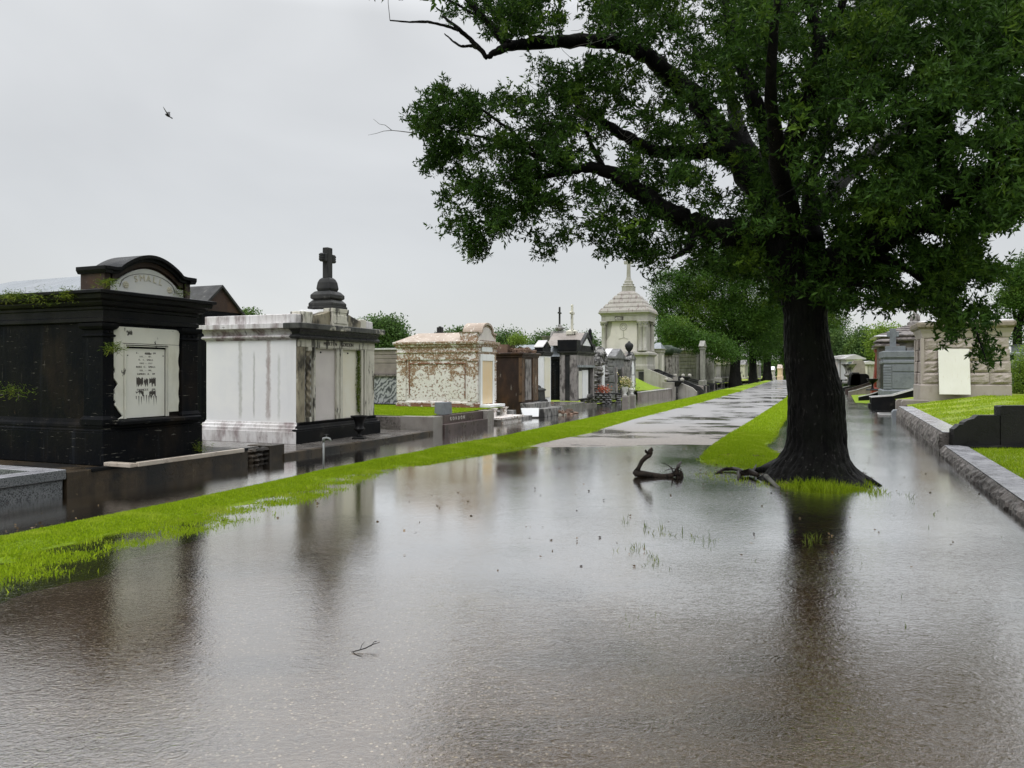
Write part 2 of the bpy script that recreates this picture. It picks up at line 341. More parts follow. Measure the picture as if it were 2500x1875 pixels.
M['pipe'] = stone('galvanised_pipe', (.22, .23, .23), (.3, .31, .31), [((.1, .1, .1), (20, 20, 10), .55, .7, .6)], rough=.4, bump=.1)
M['door'] = stone('blue_grey_metal_door', (.16, .20, .24), (.2, .24, .28), rough=.5, bump=.05)
M['pot'] = stone('white_vase', (.68, .68, .66), (.74, .74, .72), [((.2, .2, .18), (6, 6, 2), .62, .7, .5)], rough=.4, bump=.05)
M['rust'] = stone('rusty_brick_debris', (.09, .06, .045), (.22, .14, .10), [((.4, .36, .3), (6, 6, 6), .62, .66, .7)], rough=.6, bump=.5)
M['letterdark'] = stone('dark_inscription', (.05, .045, .04), (.09, .08, .07), rough=.6, bump=0)
M['letterpale'] = stone('pale_inscription', (.5, .48, .44), (.6, .58, .54), rough=.6, bump=0)
M['lettercream'] = stone('yellowed_raised_lettering', (.55, .53, .42), (.6, .56, .46), [((.28, .25, .18), (20, 20, 20), .55, .65, .6)], rough=.5, bump=.1)
M['bark'] = stone('wet_oak_bark', (.0045, .0044, .004), (.010, .0095, .0085), [((.0015, .0015, .0015), (14, 14, 3), .5, .56, .9), ((.10, .097, .088), (24, 24, 8), .62, .69, .8), ((.010, .014, .007), (2, 2, 1), .5, .7, .5)], rough=.55, bump=1., bscale=11, rock=(5, 1), spec=.07)
M['barkwet'] = stone('wet_brown_deadwood', (.018, .013, .010), (.045, .034, .026), [((.004, .004, .004), (16, 16, 16), .5, .6, .8), ((.12, .10, .08), (20, 20, 20), .64, .7, .6)], rough=.4, bump=1., bscale=22, spec=.15)
M['barkpale'] = stone('lichen_pale_bark', (.10, .10, .085), (.17, .165, .145), [((.03, .03, .025), (9, 9, 9), .5, .65, .8)], rough=.8, bump=.6)
M['leaf'] = leafmat('oak_leaves', (.014, .037, .008), (.055, .118, .018), (.17, .28, .028), transl=.35)
M['leafmid'] = leafmat('distant_oak_leaves', (.026, .062, .012), (.07, .145, .024), (.15, .23, .03), transl=.2, cl=.35)
M['leaffar'] = leafmat('far_tree_leaves', (.045, .085, .028), (.10, .17, .05), (.17, .25, .05), transl=.2, cl=.3)
M['leafbright'] = leafmat('fresh_yellow_green_leaves', (.10, .17, .025), (.22, .32, .05), (.3, .4, .07), transl=.3, cl=.4)
M['grassblade'] = leafmat('bright_grass_blades', (.17, .27, .008), (.34, .46, .018), (.42, .49, .06), transl=.3, cl=2., rough=.55)
M['weedleaf'] = leafmat('weed_leaves', (.05, .09, .012), (.16, .22, .03), (.35, .36, .04), transl=.3, cl=3)
M['petal'] = leafmat('yellow_white_petals', (.5, .4, .12), (.7, .66, .5), transl=.2)
M['petalred'] = leafmat('salmon_petals', (.4, .1, .06), (.55, .24, .16), transl=.2)
M['deadleaf'] = leafmat('fallen_brown_leaves', (.03, .02, .012), (.25, .18, .1), transl=.1)

def custom_mats():
    # grass sheet
    m, nt, b, o = newmat('lawn_turf'); v = nod(nt, 'ShaderNodeTexCoord').outputs['Object']
    c = mixc(nt, mrange(nt, noise(nt, v, 1.1, 6, .7), .35, .65), (.19, .30, .007), (.28, .40, .012))
    c = mixc(nt, mrange(nt, noise(nt, v, 45, 4, .8), .42, .62), c, (.11, .17, .003))
    c = mixc(nt, mth(nt, 'MULTIPLY', mrange(nt, noise(nt, v, .9, 4, .6), .60, .72), .6), c, (.15, .14, .02))
    nt.links.new(c, b.inputs['Base Color']); b.inputs['Roughness'].default_value = .75; b.inputs['Specular IOR Level'].default_value = .2
    bp = nod(nt, 'ShaderNodeBump', {'Height': noise(nt, v, 50, 4, .8), 'Strength': 1., 'Distance': .04}); nt.links.new(bp.outputs[0], b.inputs['Normal'])
    M['turf'] = m
    m, nt, b, o = newmat('worn_turf_with_dead_grass'); v = nod(nt, 'ShaderNodeTexCoord').outputs['Object']
    c = mixc(nt, mrange(nt, noise(nt, v, 1.4, 6, .75), .38, .62), (.30, .37, .006), (.17, .26, .005))
    c = mixc(nt, mth(nt, 'MULTIPLY', mrange(nt, noise(nt, v, 1., 8, .7, (7, 7, 22)), .50, .62), .75), c, (.06, .05, .015))
    nt.links.new(c, b.inputs['Base Color']); b.inputs['Roughness'].default_value = .8
    bp = nod(nt, 'ShaderNodeBump', {'Height': noise(nt, v, 30, 5, .8), 'Strength': 1., 'Distance': .05}); nt.links.new(bp.outputs[0], b.inputs['Normal'])
    M['wornturf'] = m
    # submerged ground: brown silt with a little drowned grass
    m, nt, b, o = newmat('muddy_flooded_ground'); v = nod(nt, 'ShaderNodeTexCoord').outputs['Object']
    c = mixc(nt, mrange(nt, noise(nt, v, 2.2, 8, .7), .35, .65), (.065, .046, .022), (.10, .072, .040))
    c = mixc(nt, mth(nt, 'MULTIPLY', mrange(nt, noise(nt, v, .7, 6, .6), .52, .66), .5), c, (.03, .04, .01))
    c = mixc(nt, mth(nt, 'MULTIPLY', mrange(nt, noise(nt, v, 60, 2, .8), .60, .66), .55), c, (.16, .13, .09))
    nt.links.new(c, b.inputs['Base Color']); b.inputs['Roughness'].default_value = .8
    M['mud'] = m
    # road: exposed aggregate asphalt, wet where it rises out of the water
    m, nt, b, o = newmat('wet_aggregate_road'); v = nod(nt, 'ShaderNodeTexCoord').outputs['Object']
    c = mixc(nt, mrange(nt, noise(nt, v, 1.1, 6, .6), .35, .65), (.15, .112, .082), (.21, .165, .128))
    sp = nod(nt, 'ShaderNodeTexVoronoi', {'Vector': v, 'Scale': 60.}, feature='F1')
    sr = nod(nt, 'ShaderNodeSeparateColor', {0: sp.outputs['Color']})
    c = mixc(nt, mth(nt, 'MULTIPLY', mrange(nt, sr.outputs[0], .80, .84), mrange(nt, sp.outputs['Distance'], .34, .46, .95, 0)), c, (.72, .66, .55))
    c = mixc(nt, mth(nt, 'MULTIPLY', mrange(nt, sr.outputs[1], .75, .8), mrange(nt, sp.outputs['Distance'], .38, .52, .85, 0)), c, (.03, .022, .017))
    xy = nod(nt, 'ShaderNodeSeparateXYZ', {0: v})      # silt drifted over the right half of the near road
    sil = mth(nt, 'ADD', mth(nt, 'SUBTRACT', xy.outputs[0], mth(nt, 'MULTIPLY', xy.outputs[1], .30)), mth(nt, 'MULTIPLY', noise(nt, v, 1.3, 5, .6), 1.2))
    c = mixc(nt, mth(nt, 'MULTIPLY', mrange(nt, sil, -.4, .9), mrange(nt, xy.outputs[1], 13.5, 15.5, .85, 0)), c, (.115, .072, .024))
    c = mixc(nt, mrange(nt, xy.outputs[1], 14.5, 24), c, (.23, .224, .226))  # emerged road turns paler: sky sheen on wet asphalt put into its colour
    nt.links.new(c, b.inputs['Base Color'])
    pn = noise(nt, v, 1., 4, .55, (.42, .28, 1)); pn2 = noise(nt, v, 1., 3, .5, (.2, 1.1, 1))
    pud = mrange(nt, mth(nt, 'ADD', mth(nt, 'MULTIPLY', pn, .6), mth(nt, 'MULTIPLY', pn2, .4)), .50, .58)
    nt.links.new(mth(nt, 'ADD', mth(nt, 'MULTIPLY', pud, -.37), .42), b.inputs['Roughness']); b.inputs['Specular IOR Level'].default_value = .8
    c = mixc(nt, mth(nt, 'MULTIPLY', pud, .85), c, (.07, .062, .056)); nt.links.new(c, b.inputs['Base Color'])  # puddles darker in colour too, standing in for mirrored dark trees
    st = mth(nt, 'ADD', mth(nt, 'MULTIPLY', pud, -.28), .3)
    bp = nod(nt, 'ShaderNodeBump', {'Height': noise(nt, v, 60, 4, .7), 'Strength': st, 'Distance': .01}); nt.links.new(bp.outputs[0], b.inputs['Normal'])
    M['road'] = m
    # water: clear thin sheet, reflecting by angle; wind ripples and rain rings in the bump
    m = bpy.data.materials.new('flood_water'); m.use_nodes = True; nt = m.node_tree; nt.nodes.clear()
    o = nt.nodes.new('ShaderNodeOutputMaterial'); v = nod(nt, 'ShaderNodeTexCoord').outputs['Object']
    h = mth(nt, 'MULTIPLY', noise(nt, v, 1., 3, .55, (12, 20, 1), 1.4), .75)
    h = mth(nt, 'ADD', h, mth(nt, 'MULTIPLY', noise(nt, v, 1., 3, .6, (34, 48, 1), 1.5), .50))
    h = mth(nt, 'ADD', h, mth(nt, 'MULTIPLY', noise(nt, v, 1., 2, .5, (2.2, 3.1, 1), .5), .5))
    calm = mrange(nt, noise(nt, v, .35, 2, .5), .42, .62, .45, 1.)
    h = mth(nt, 'MULTIPLY', h, calm)
    for sc_, k, th, loc in ((1.7, 120., .55, (0, 0, 0)), (2.9, 190., .5, (5, 3, 0))):
        vv = nod(nt, 'ShaderNodeMapping', {'Vector': v, 'Location': loc}).outputs[0]
        vo = nod(nt, 'ShaderNodeTexVoronoi', {'Vector': vv, 'Scale': sc_}, feature='F1', voronoi_dimensions='2D')
        vr = nod(nt, 'ShaderNodeSeparateColor', {0: vo.outputs['Color']})
        dm = mth(nt, 'DIVIDE', vo.outputs['Distance'], sc_)
        rg = mth(nt, 'SINE', mth(nt, 'MULTIPLY', dm, k*1.3))
        rr = mth(nt, 'ADD', mth(nt, 'MULTIPLY', vr.outputs[0], .10), .02)
        en = mrange(nt, mth(nt, 'ABSOLUTE', mth(nt, 'SUBTRACT', dm, rr)), .0, .045, 1, 0)
        rg = mth(nt, 'MULTIPLY', mth(nt, 'MULTIPLY', rg, en), mrange(nt, vr.outputs[1], th, th+.1, 0, .05))
        h = mth(nt, 'ADD', h, rg)
    xy = nod(nt, 'ShaderNodeSeparateXYZ', {0: v})       # sheltered stretches lie calmer than the open shallows at the right
    rx = mrange(nt, mth(nt, 'ADD', xy.outputs[0], mth(nt, 'MULTIPLY', noise(nt, v, .8, 4, .6), 1.6)), .1, 1.6, .52, .95)
    ry = mrange(nt, mth(nt, 'ADD', xy.outputs[1], mth(nt, 'MULTIPLY', noise(nt, v, .5, 3, .6), 3.)), 3.4, 9.0, 1., .25)
    h = mth(nt, 'MULTIPLY', h, mth(nt, 'MULTIPLY', rx, ry))
    bp = nod(nt, 'ShaderNodeBump', {'Height': h, 'Strength': 1., 'Distance': .0108})
    frs = nod(nt, 'ShaderNodeFresnel', {'IOR': 1.36, 'Normal': bp.outputs[0]})
    gl = nod(nt, 'ShaderNodeBsdfGlossy', {'Color': (1, 1, 1, 1), 'Roughness': .015, 'Normal': bp.outputs[0]})
    tr = nod(nt, 'ShaderNodeBsdfTransparent', {'Color': (.80, .74, .64, 1)})
    fk = mth(nt, 'SUBTRACT', 1., mth(nt, 'POWER', mth(nt, 'SUBTRACT', 1., frs.outputs[0]), 4.8))
    mx = nod(nt, 'ShaderNodeMixShader', {0: fk, 1: tr.outputs[0], 2: gl.outputs[0]})
    nt.links.new(mx.outputs[0], o.inputs['Surface'])
    M['water'] = m
    # veined marble
    m, nt, b, o = newmat('black_veined_marble'); v = nod(nt, 'ShaderNodeTexCoord').outputs['Object']
    wv = nod(nt, 'ShaderNodeTexWave', {'Vector': nod(nt, 'ShaderNodeMapping', {'Vector': v, 'Rotation': (1.2, .5, .4), 'Scale': (1, 1.3, .8)}).outputs[0], 'Scale': 3.6, 'Distortion': 11., 'Detail': 5., 'Detail Scale': 1.1})
    c = mixc(nt, mrange(nt, wv.outputs['Fac'], .3, .85), (.36, .37, .39), (.075, .08, .09))
    nt.links.new(c, b.inputs['Base Color']); b.inputs['Roughness'].default_value = .3
    M['veined'] = m
custom_mats()
def struct(o, kind='structure'): o['kind'] = kind; return o

# ------------------------------------------------------------------ the setting: ground, road, verges, water
gm = MB(); gm.add([(-700, -40, -.075), (700, -40, -.075), (700, 1500, -.075), (-700, 1500, -.075)], [(0, 1, 2, 3)])
struct(gm.build('ground', M['mud'], bevel=0))
wm = MB(); wm.add([(-300, -30, 0), (300, -30, 0), (300, 260, 0), (-300, 260, 0)], [(0, 1, 2, 3)])
struct(wm.build('water', M['water'], bevel=0))

# left kerb line and right kerb line in metres
def KL(y): return -9.89+.41*y
def KR(y): return 2.04+.43*y
def edge(pts):
    w_ = sorted([(g.y, g.x) for g in (gp(*p) for p in pts)]); Y = np.array([a for a, _ in w_]); X = np.array([b for _, b in w_])
    def f(y):
        r = np.interp(y, Y, X)
        s0 = .415; s1 = (X[-1]-X[-3])/(Y[-1]-Y[-3])
        return np.where(y < Y[0], X[0] + (y-Y[0])*s0, np.where(y > Y[-1], X[-1] + (y-Y[-1])*s1, r))
    return f
L_up = edge([(0,1311),(244,1262),(396,1233),(700,1170),(787,1150),(1000,1111),(1034,1100),(1220,1069),(1254,1060),(1484,1012),(1640,981),(1700,967),(1760,951),(1860,931)])
L_lo = edge([(0,1465),(85,1430),(253,1395),(316,1357),(522,1303),(696,1259),(893,1187),(938,1158),(1130,1119),(1288,1091),(1436,1060),(1549,1025),(1640,1002),(1727,980),(1806,957),(1887,929)])
R_l = edge([(1703,1116),(1720,1095),(1758,1069),(1830,1027),(1916,972),(1930,950),(1925,929)])
def wob(x, y, s, a): return a*(np.sin(x*s*1.3+y*s*.9)+np.sin(y*s*2.1-x*s*.7+1.3)+np.sin(x*s*3.7+y*s*2.9+.4)*.6)/2.6
def prof(s, pts): return np.interp(s, [p[0] for p in pts], [p[1] for p in pts])
def vz_left(s, y):
    near = prof(s, [(0,-.05),(.06,.0),(.14,.05),(.30,.05),(.42,.010),(.52,-.003),(.85,-.009),(1,-.03)])
    far = prof(s, [(0,-.05),(.08,.02),(.2,.07),(.7,.07),(.92,.04),(1,.0)])
    t = np.clip((y-12.5)/4, 0, 1)
    return near*(1-t)+far*t
def road_z(x, y):
    t = np.clip((y-12.8)/5.2, 0, 1); t = t*t*(3-2*t)
    return -.035 + t*.05 + wob(x, y, .9, .005) + wob(x, y, 2.7, .003) + .004*np.clip((y-20)/30, 0, 1)
YS = np.concatenate([np.linspace(-2, 20, 180), np.linspace(20.3, 60, 110), np.linspace(61, 135, 60)])
def fn_left(i, j):
    y = np.interp(j, np.linspace(0, 1, len(YS)), YS)
    a = L_up(y) + wob(y*0, y, 2.2, .05); b = L_lo(y) + wob(y*0, y, 2.6, .07)
    x = a*(1-i)+b*i
    return x, y, vz_left(i, y) + wob(x, y, 5, .006)
struct(grid('lawn', 26, len(YS), fn_left, M['turf']))
def fn_road(i, j):
    y = np.interp(j, np.linspace(0, 1, len(YS)), YS)
    a = L_lo(y) - .15; b = np.where(y < 12.2, KR(y)+.1, np.where(y < 14.3, 4.3, R_l(y)+.1))
    x = a*(1-i)+b*i
    return x, y, road_z(x, y)
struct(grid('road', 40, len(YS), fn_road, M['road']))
# right verge: a tongue of grass between the road and the flooded side lane
YR = np.concatenate([np.linspace(12.0, 24, 90), np.linspace(24.4, 135, 130)])
def r_w(y): return np.interp(y, [12.0, 12.9, 14.5, 16.2, 18, 20, 24, 30, 60, 135], [2.3, 2.5, 1.75, 1.35, 1.5, 1.35, 1.25, 1.2, 1.1, 1.0])
def r_left(y): return np.where(y < 14.1, np.interp(y, [12.0, 12.4, 12.9, 13.5, 14.1], [3.95, 3.55, 3.3, 3.22, 3.35]), R_l(y))
def fn_rv(i, j):
    y = np.interp(j, np.linspace(0, 1, len(YR)), YR)
    a = r_left(y)+wob(y*0, y, 3, .04); x = a + i*r_w(y)
    z = prof(i, [(0,-.04),(.08,.01),(.25,.055),(.65,.05),(.85,.005),(1,-.05)])
    z = z - .07*np.clip((13.0-y)/1.0, 0, 1)
    return x, y, z+wob(x, y, 4, .006)
struct(grid('lawn', 26, len(YR), fn_rv, M['turf']))

def blades(name, fn, n, H, Wd, y0, y1, pw=1., smin=0., smax=1., mat='grassblade', zmin=-.03, tonev=.6, thin=None, bias=None):
    s = NR.uniform(smin, smax, n); y = y0 + (y1-y0)*NR.uniform(0, 1, n)**pw
    x, z = fn(s, y)
    keep = z > zmin
    if thin is not None: keep &= NR.uniform(0, 1, n) < thin(s, x, y, z)
    x, y, z = x[keep], y[keep], z[keep]; n = len(x)
    A = NR.normal(size=(n, 3))*[.42, .42, .1] + [0, 0, 1]
    h = H*NR.uniform(.55, 1.25, n)
    return np.stack([x, y, z-.004], 1), A, h, np.full(n, Wd)*NR.uniform(.7, 1.3, n)
def lv(s, y): 
    x = L_up(y)*(1-s)+L_lo(y)*s; return x, vz_left(s, y)
def rv(s, y):
    x = r_left(y)+s*r_w(y); z = prof(s, [(0,-.04),(.08,.01),(.25,.055),(.65,.05),(.85,.005),(1,-.05)]) - .07*np.clip((13.0-y)/1.0, 0, 1)
    return x, z
def wetthin(s, x, y, z):    # thin, ragged growth where the verge is under water
    nn = np.sin(x*3.1+y*2.3)+np.sin(x*7.3-y*5.1)+np.sin(y*11+x*2)
    return np.where(z > .004, 1., np.clip(.40+.26*nn, .03, 1.))
sets = [blades('g', lv, 170000, .027, .0042, 4.6, 13, 1.2, thin=wetthin),
        blades('g', lv, 4000, .06, .0045, 4.6, 13, 1., smin=.4, smax=.98, thin=wetthin),
        blades('g', lv, 80000, .045, .0055, 13, 26, 1.2, smax=.985, thin=wetthin),
        blades('g', lv, 45000, .05, .011, 26, 62, 1.2, smax=.98)]
def merged(name, sets, mat, flat=0.):
    C = np.concatenate([s[0] for s in sets]); A = np.concatenate([s[1] for s in sets]); h = np.concatenate([s[2] for s in sets]); wd = np.concatenate([s[3] for s in sets])
    return leaves(name, C, A, h, wd, M[mat], tone=NR.uniform(.2, 1, len(C)), flat=flat)
o = merged('grass', sets, 'grassblade'); struct(o, 'stuff'); o['label'] = 'bright green grass blades along the left verge, standing in floodwater'
sets = [blades('g', rv, 60000, .042, .0048, 12.1, 19, 1.1, thin=wetthin), blades('g', rv, 25000, .05, .009, 19, 50, 1.3)]
o = merged('grass', sets, 'grassblade'); struct(o, 'stuff'); o['label'] = 'grass blades on the verge beside the big oak'

# raised cemetery ground behind the kerbs
def fn_lg(i, j):
    y = 2 + j**1.6*198
    x = KL(y) - .9 - i*150
    return x, y, .03 + .25*np.clip((y-44)/4, 0, 1) + wob(x, y, .5, .015)
struct(grid('cemetery_ground', 20, 60, fn_lg, M['wornturf']))
def fn_rg(i, j):
    y = 14.62 + j**1.5*185
    x = KR(y) + .42 + i**1.8*120
    z = .36 + .36*np.clip((x-KR(y)-.4)/2.6, 0, 1)*np.clip((y-14.6)/4, .25, 1)
    z = z*np.clip(1.25-(y-34)/60, .35, 1.0)
    return x, y, z + wob(x, y, .9, .03)
struct(grid('lawn', 60, 90, fn_rg, M['wornturf']))
def fn_rg2(i, j):
    y = 1 + j*13.2
    x = KR(y) + .40 + i*8
    return x, y, .15 + .03*i + wob(x, y, 1.2, .012)
struct(grid('lawn', 20, 30, fn_rg2, M['wornturf']))
def rl(s, y): return KR(y)+.42+s*3.5, .15+s*.012+y*0
o = merged('grass', [blades('g', rl, 40000, .05, .0045, 7.5, 14.1, 1.)], 'grassblade'); struct(o, 'stuff'); o['label'] = 'grass behind the low granite kerb at the right'
def rl2(s, y):
    x = KR(y)+.42+s*6; z = .36+.36*np.clip((x-KR(y)-.4)/2.6, 0, 1)*np.clip((y-14.6)/4, .25, 1); return x, z
def pt(s, x, y, z): return np.clip(.75+.5*(np.sin(x*2.1+y*1.7)+np.sin(x*5-y*3.3)*.6), .1, 1)
o = merged('grass', [blades('g', rl2, 60000, .05, .006, 14.6, 27, 1.2, thin=pt)], 'grassblade'); struct(o, 'stuff'); o['label'] = 'patchy grass on the raised right lawn'

# ------------------------------------------------------------------ tomb 1: black tomb with arched pediment
def bx(name, mat, par, *args, bevel=.008):
    m = MB()
    for a in args: m.box(*a)
    return m.build(name, M[mat] if isinstance(mat, str) else mat, par, bevel=bevel, split=True)
def arch_curve(x0, x1, zs, zp, fl, n=22):
    """flat shoulder, hollow curve, then a round arch up to zp"""
    xm = (x0+x1)/2; pts = [(x0, zs), (x0+fl*.7, zs)]
    hw = xm-x0-fl
    for k in range(n+1):
        t = -1+2*k/n; pts.append((xm+t*hw, zs+(zp-zs)*(max(0, math.cos(t*math.pi/2))**.85*.96+.04)))
    return pts + [(x1-fl*.7, zs), (x1, zs)]
def stroke(pts, d):   # offset an open outline downward
    out = []
    for i, p in enumerate(pts):
        a = pts[max(0, i-1)]; b = pts[min(len(pts)-1, i+1)]
        t = Vector((b[0]-a[0], b[1]-a[1])).normalized(); out.append((p[0]+t.y*d*.55, p[1]-t.x*d-(0 if abs(t.x) > .5 else d*.3)))
    return out
def tomb1():
    f = Fr(250, 10.54, .28, LA)
    r = f.empty('tomb', 'large black tomb with arched SMALL pediment and white marble door panel', 'tomb')
    W = f.x(494); D = 4.3; i = .085
    m = MB(); m.box(0, W, 0, D, 0, .46); m.build('plinth', M['black'], r)
    m = MB(); m.loft((i, W-i, i, D-i), [(.07,.46),(.07,.485),(.05,.50),(.055,.53),(.05,.56),(.02,.59),(.0,.64)]); m.build('base_moulding', M['black'], r, bevel=.004)
    m = MB(); m.box(i, W-i, i, D-i, .6, 2.0); m.build('wall', M['blackside'], r)
    m = MB(); m.loft((i, W-i, i, D-i), [(.02,2.0),(.05,2.015),(.05,2.07),(.03,2.08),(.03,2.18),(.05,2.19),(.05,2.225),(.10,2.245),(.13,2.28),(.13,2.30),(.19,2.33),(.20,2.385),(.24,2.40),(.24,2.44),(.16,2.455)])
    m.build('cornice', M['blackstone'], r, bevel=.004)
    # pilasters with capitals and bases
    for xa, xb, side in ((i, f.x(283), 1), (f.x(449), W-i, 0)):
        m = MB(); y1 = .42 if side else .12
        x0 = xa-.045 if side else xa; x1 = xb if side else xb+.03
        m.loft((x0, x1, i-.045, y1), [(0,.64),(0,1.80)])
        m.loft((x0, x1, i-.045, y1), [(.0,1.80),(.02,1.81),(.02,1.83),(.0,1.84),(0,1.90),(.03,1.915),(.05,1.95),(.05,1.995)])
        m.loft((x0, x1, i-.045, y1), [(.035,.56),(.035,.64),(.015,.67),(0,.69)])
        for k in range(2):
            xx = x0+(x1-x0)*(.33+.34*k); m.lathe((xx, i-.05, 1.87), [(.0,-.02),(.022,-.018),(.025,.0),(.02,.018),(0,.02)], 8)
        m.build('pilaster', M['black'], r, bevel=.005)
    # marble surround in three pieces, moulded frame, tablet, sill
    y = i-.02; zt = 1.96
    zb = .63
    xl, xfl, xfr, xr = f.x(284), f.x(311), f.x(418), f.x(446)
    def ragged(x0, x1, z0, z1, je, side):
        pts = []; n = 26
        for k in range(n+1):
            t = k/n; j = je*abs(math.sin(t*9+1)+.6*math.sin(t*23)+.3*math.sin(t*51))*(1-t)**1.2
            pts.append(((x0+j) if side == 0 else x0, z0+(z1-z0)*t))
        pts2 = []
        for k in range(n+1):
            t = 1-k/n; j = je*.5*abs(math.sin(t*7+2)+.6*math.sin(t*19))
            pts2.append(((x1-j) if side == 1 else x1, z0+(z1-z0)*t))
        return pts+pts2
    m = MB(); m.prism(ragged(xl, xfl-.004, zb, 1.72, .10, 0), y, i+.03); m.prism(ragged(xfr+.004, xr, zb+.06, 1.72, .035, 1), y, i+.03)
    m.prism([(xl,1.725),(xr-.01,1.725),(xr+.01,1.93),(xr-.06,zt),(xl+.04,zt),(xl,1.90)], y, i+.03)
    m.build('door_surround', M['marble'], r, bevel=.006, split=True)
    m = MB()
    def frame(x0, x1, z1, wd, ya, yb): m.box(x0, x0+wd, ya, yb, zb, z1-wd); m.box(x1-wd, x1, ya, yb, zb, z1-wd); m.box(x0, x1, ya, yb, z1-wd, z1)
    frame(xfl, xfr, 1.715, .012, y-.022, i+.03); frame(xfl+.022, xfr-.022, 1.69, .012, y-.012, i+.03)
    m.build('door_frame', M['marble'], r, bevel=.002)
    tb = bx('tablet', 'tablet', r, (xfl+.042, xfr-.045, i-.002, i+.03, zb, 1.655))
    xm = (xfl+xfr)/2; m = MB()
    lines = [('S.      H. SM', 1.575, .038), ('185_ — 187_', 1.525, .03), ('V. I. SMALL', 1.475, .034), ('1852 — 1927', 1.425, .03), ('ROSE C. SMALL', 1.37, .038), ('185_ — 188_', 1.32, .03),
             ('SAMUEL A. SM', 1.265, .038), ('GRACE E. SM', 1.15, .042), ('FRANCES  SM', 1.03, .042)]
    for s, z, h in lines: text_x(m, s, xm, z, h, i-.0035, .72)
    m.build('inscription', M['letterdark'], tb, bevel=0)
    m = MB()
    for x0, x1, z0, z1 in ((xm-.02, xm+.10, 1.568, 1.61), (xm-.17, xm-.05, 1.135, 1.235), (xm-.03, xm+.04, 1.14, 1.21), (xm+.06, xm+.18, 1.14, 1.23), (xm-.18, xm-.04, .995, 1.035), (xm+.06, xm+.18, .96, 1.04)):
        n = 12; p = []
        for k in range(n+1): p.append((x0+(x1-x0)*k/n, z1+R.uniform(-.03, .012)))
        for k in range(n+1): p.append((x1-(x1-x0)*k/n, z0-R.uniform(-.02, .06)*(1 if z0 < 1.3 else .1)))
        m.prism(p, i-.0028, i)
    for k in range(9): xx = xm-.18+.045*k; zz = .97-R.uniform(0, .03); m.prism([(xx, zz), (xx+.018, zz), (xx+.012, zz-R.uniform(.05, .16)), (xx+.004, zz-.04)], i-.0026, i)
    m.build('mould_stain', M['letterdark'], tb, bevel=0)
    m = MB()
    for xx in (xfl+.075, xfr-.08): m.lathe((xx, i-.004, 1.55), [(0,-.009),(.008,-.006),(.009,0),(.008,.006),(0,.009)], 8)
    m.build('bolt', M['iron'], tb, bevel=0, split=True)
    m = MB(); m.loft((xl+.01, W-.12, -.07, i+.02), [(0,.545),(.02,.56),(.02,.60),(0,.62)]); m.build('door_sill', M['black'], r, bevel=.004)
    # attic with the arched pediment
    za = 2.45; x0, x1 = f.x(261), f.x(478); zs, zp = 2.80, 3.05; fl = .24
    cu = arch_curve(x0, x1, zs, zp, fl); y0 = i-.03; y1 = .56
    lo = [(p[0], p[1]-.10) for p in cu]
    m = MB()
    m.box(x0+.03, x0+.13, y0+.03, y1, za, zs-.06); m.box(x1-.13, x1-.03, y0+.03, y1, za, zs-.06)
    m.prism([(x0+.13, za)] + [(p[0], p[1]) for p in lo if x0+.13 < p[0] < x1-.13] + [(x1-.13, za)], y0+.10, y1)
    m.prism([(p[0], p[1]-.001) for p in cu if x0+.1 < p[0] < x1-.1][::1] + [(p[0], p[1]-.17) for p in reversed(cu) if x0+.1 < p[0] < x1-.1], y0+.04, y0+.10)
    m.build('pediment', M['brown'], r, bevel=.005)
    m = MB(); s1 = stroke(cu, .05); s2 = stroke(cu, .10)
    m.prism(cu + s1[::-1], y0-.06, y1+.03)
    m.prism(s1 + s2[::-1], y0-.01, y1)
    m.prism([(x0-.03, zs), (x0-.03, zs-.05), (x0+.0, zs-.10), (x0+.10, zs-.10), (x0+.10, zs)], y0-.05, y1+.02); m.prism([(x1+.03, zs), (x1-.10, zs), (x1-.10, zs-.10), (x1, zs-.10), (x1+.03, zs-.05)], y0-.05, y1+.02)
    m.build('pediment_coping', M['blackstone'], r, bevel=.004)
    ty = y0+.085; tx0, tx1 = x0+.14, x1-.14
    tc = [(p[0], p[1]-.20) for p in arch_curve(x0, x1, zs, zp, fl+.02) if tx0 < p[0] < tx1]
    m = MB(); m.prism([(tx0, za+.01), (tx0, tc[0][1])] + tc + [(tx1, tc[-1][1]), (tx1, za+.01)], ty-.02, ty+.03)
    ty2 = ty-.02
    ty_o = m.build('tympanum', stone('white_tympanum_marble', (.58, .59, .58), (.64, .64, .60), [((.35, .34, .28), (4, 4, 4), .6, .75, .5)], rough=.45, bump=.05), r, bevel=.004)
    m = MB(); xc = (x0+x1)/2+.0
    text_x(m, 'SMALL', xc+.0, za+.215, .135, ty2-.003, .80, arc=.85)
    m.build('lettering', M['lettercream'], ty_o, bevel=0)
    for sx in (-1, 1):
        m = MB(); cx, cz = xc+sx*.40, za+.125
        m.prism([(cx+.052*math.cos(a*math.pi/12), cz+.052*math.sin(a*math.pi/12)) for a in range(24)], ty2-.006, ty2+.002)
        for k in range(7):
            rr = 0 if k == 0 else .034; a = k*math.pi/3; m.rock((cx+rr*math.cos(a), ty2-.008, cz+rr*math.sin(a)), .015, .011, .015, 6, .05)
        m.build('rosette', M['lettercream'], ty_o, bevel=0)
    m = MB(); arcp = [(xc+.5*t, za+.085+.235*math.sqrt(max(0, 1-t*t))) for t in [k/14 for k in range(-14, 15)]]
    ar2 = [(xc+(p[0]-xc)*1.018, p[1]+.006) for p in arcp]; m.prism(arcp+ar2[::-1], ty2-.004, ty2)
    m.build('incised_arc', M['letterdark'], ty_o, bevel=0)
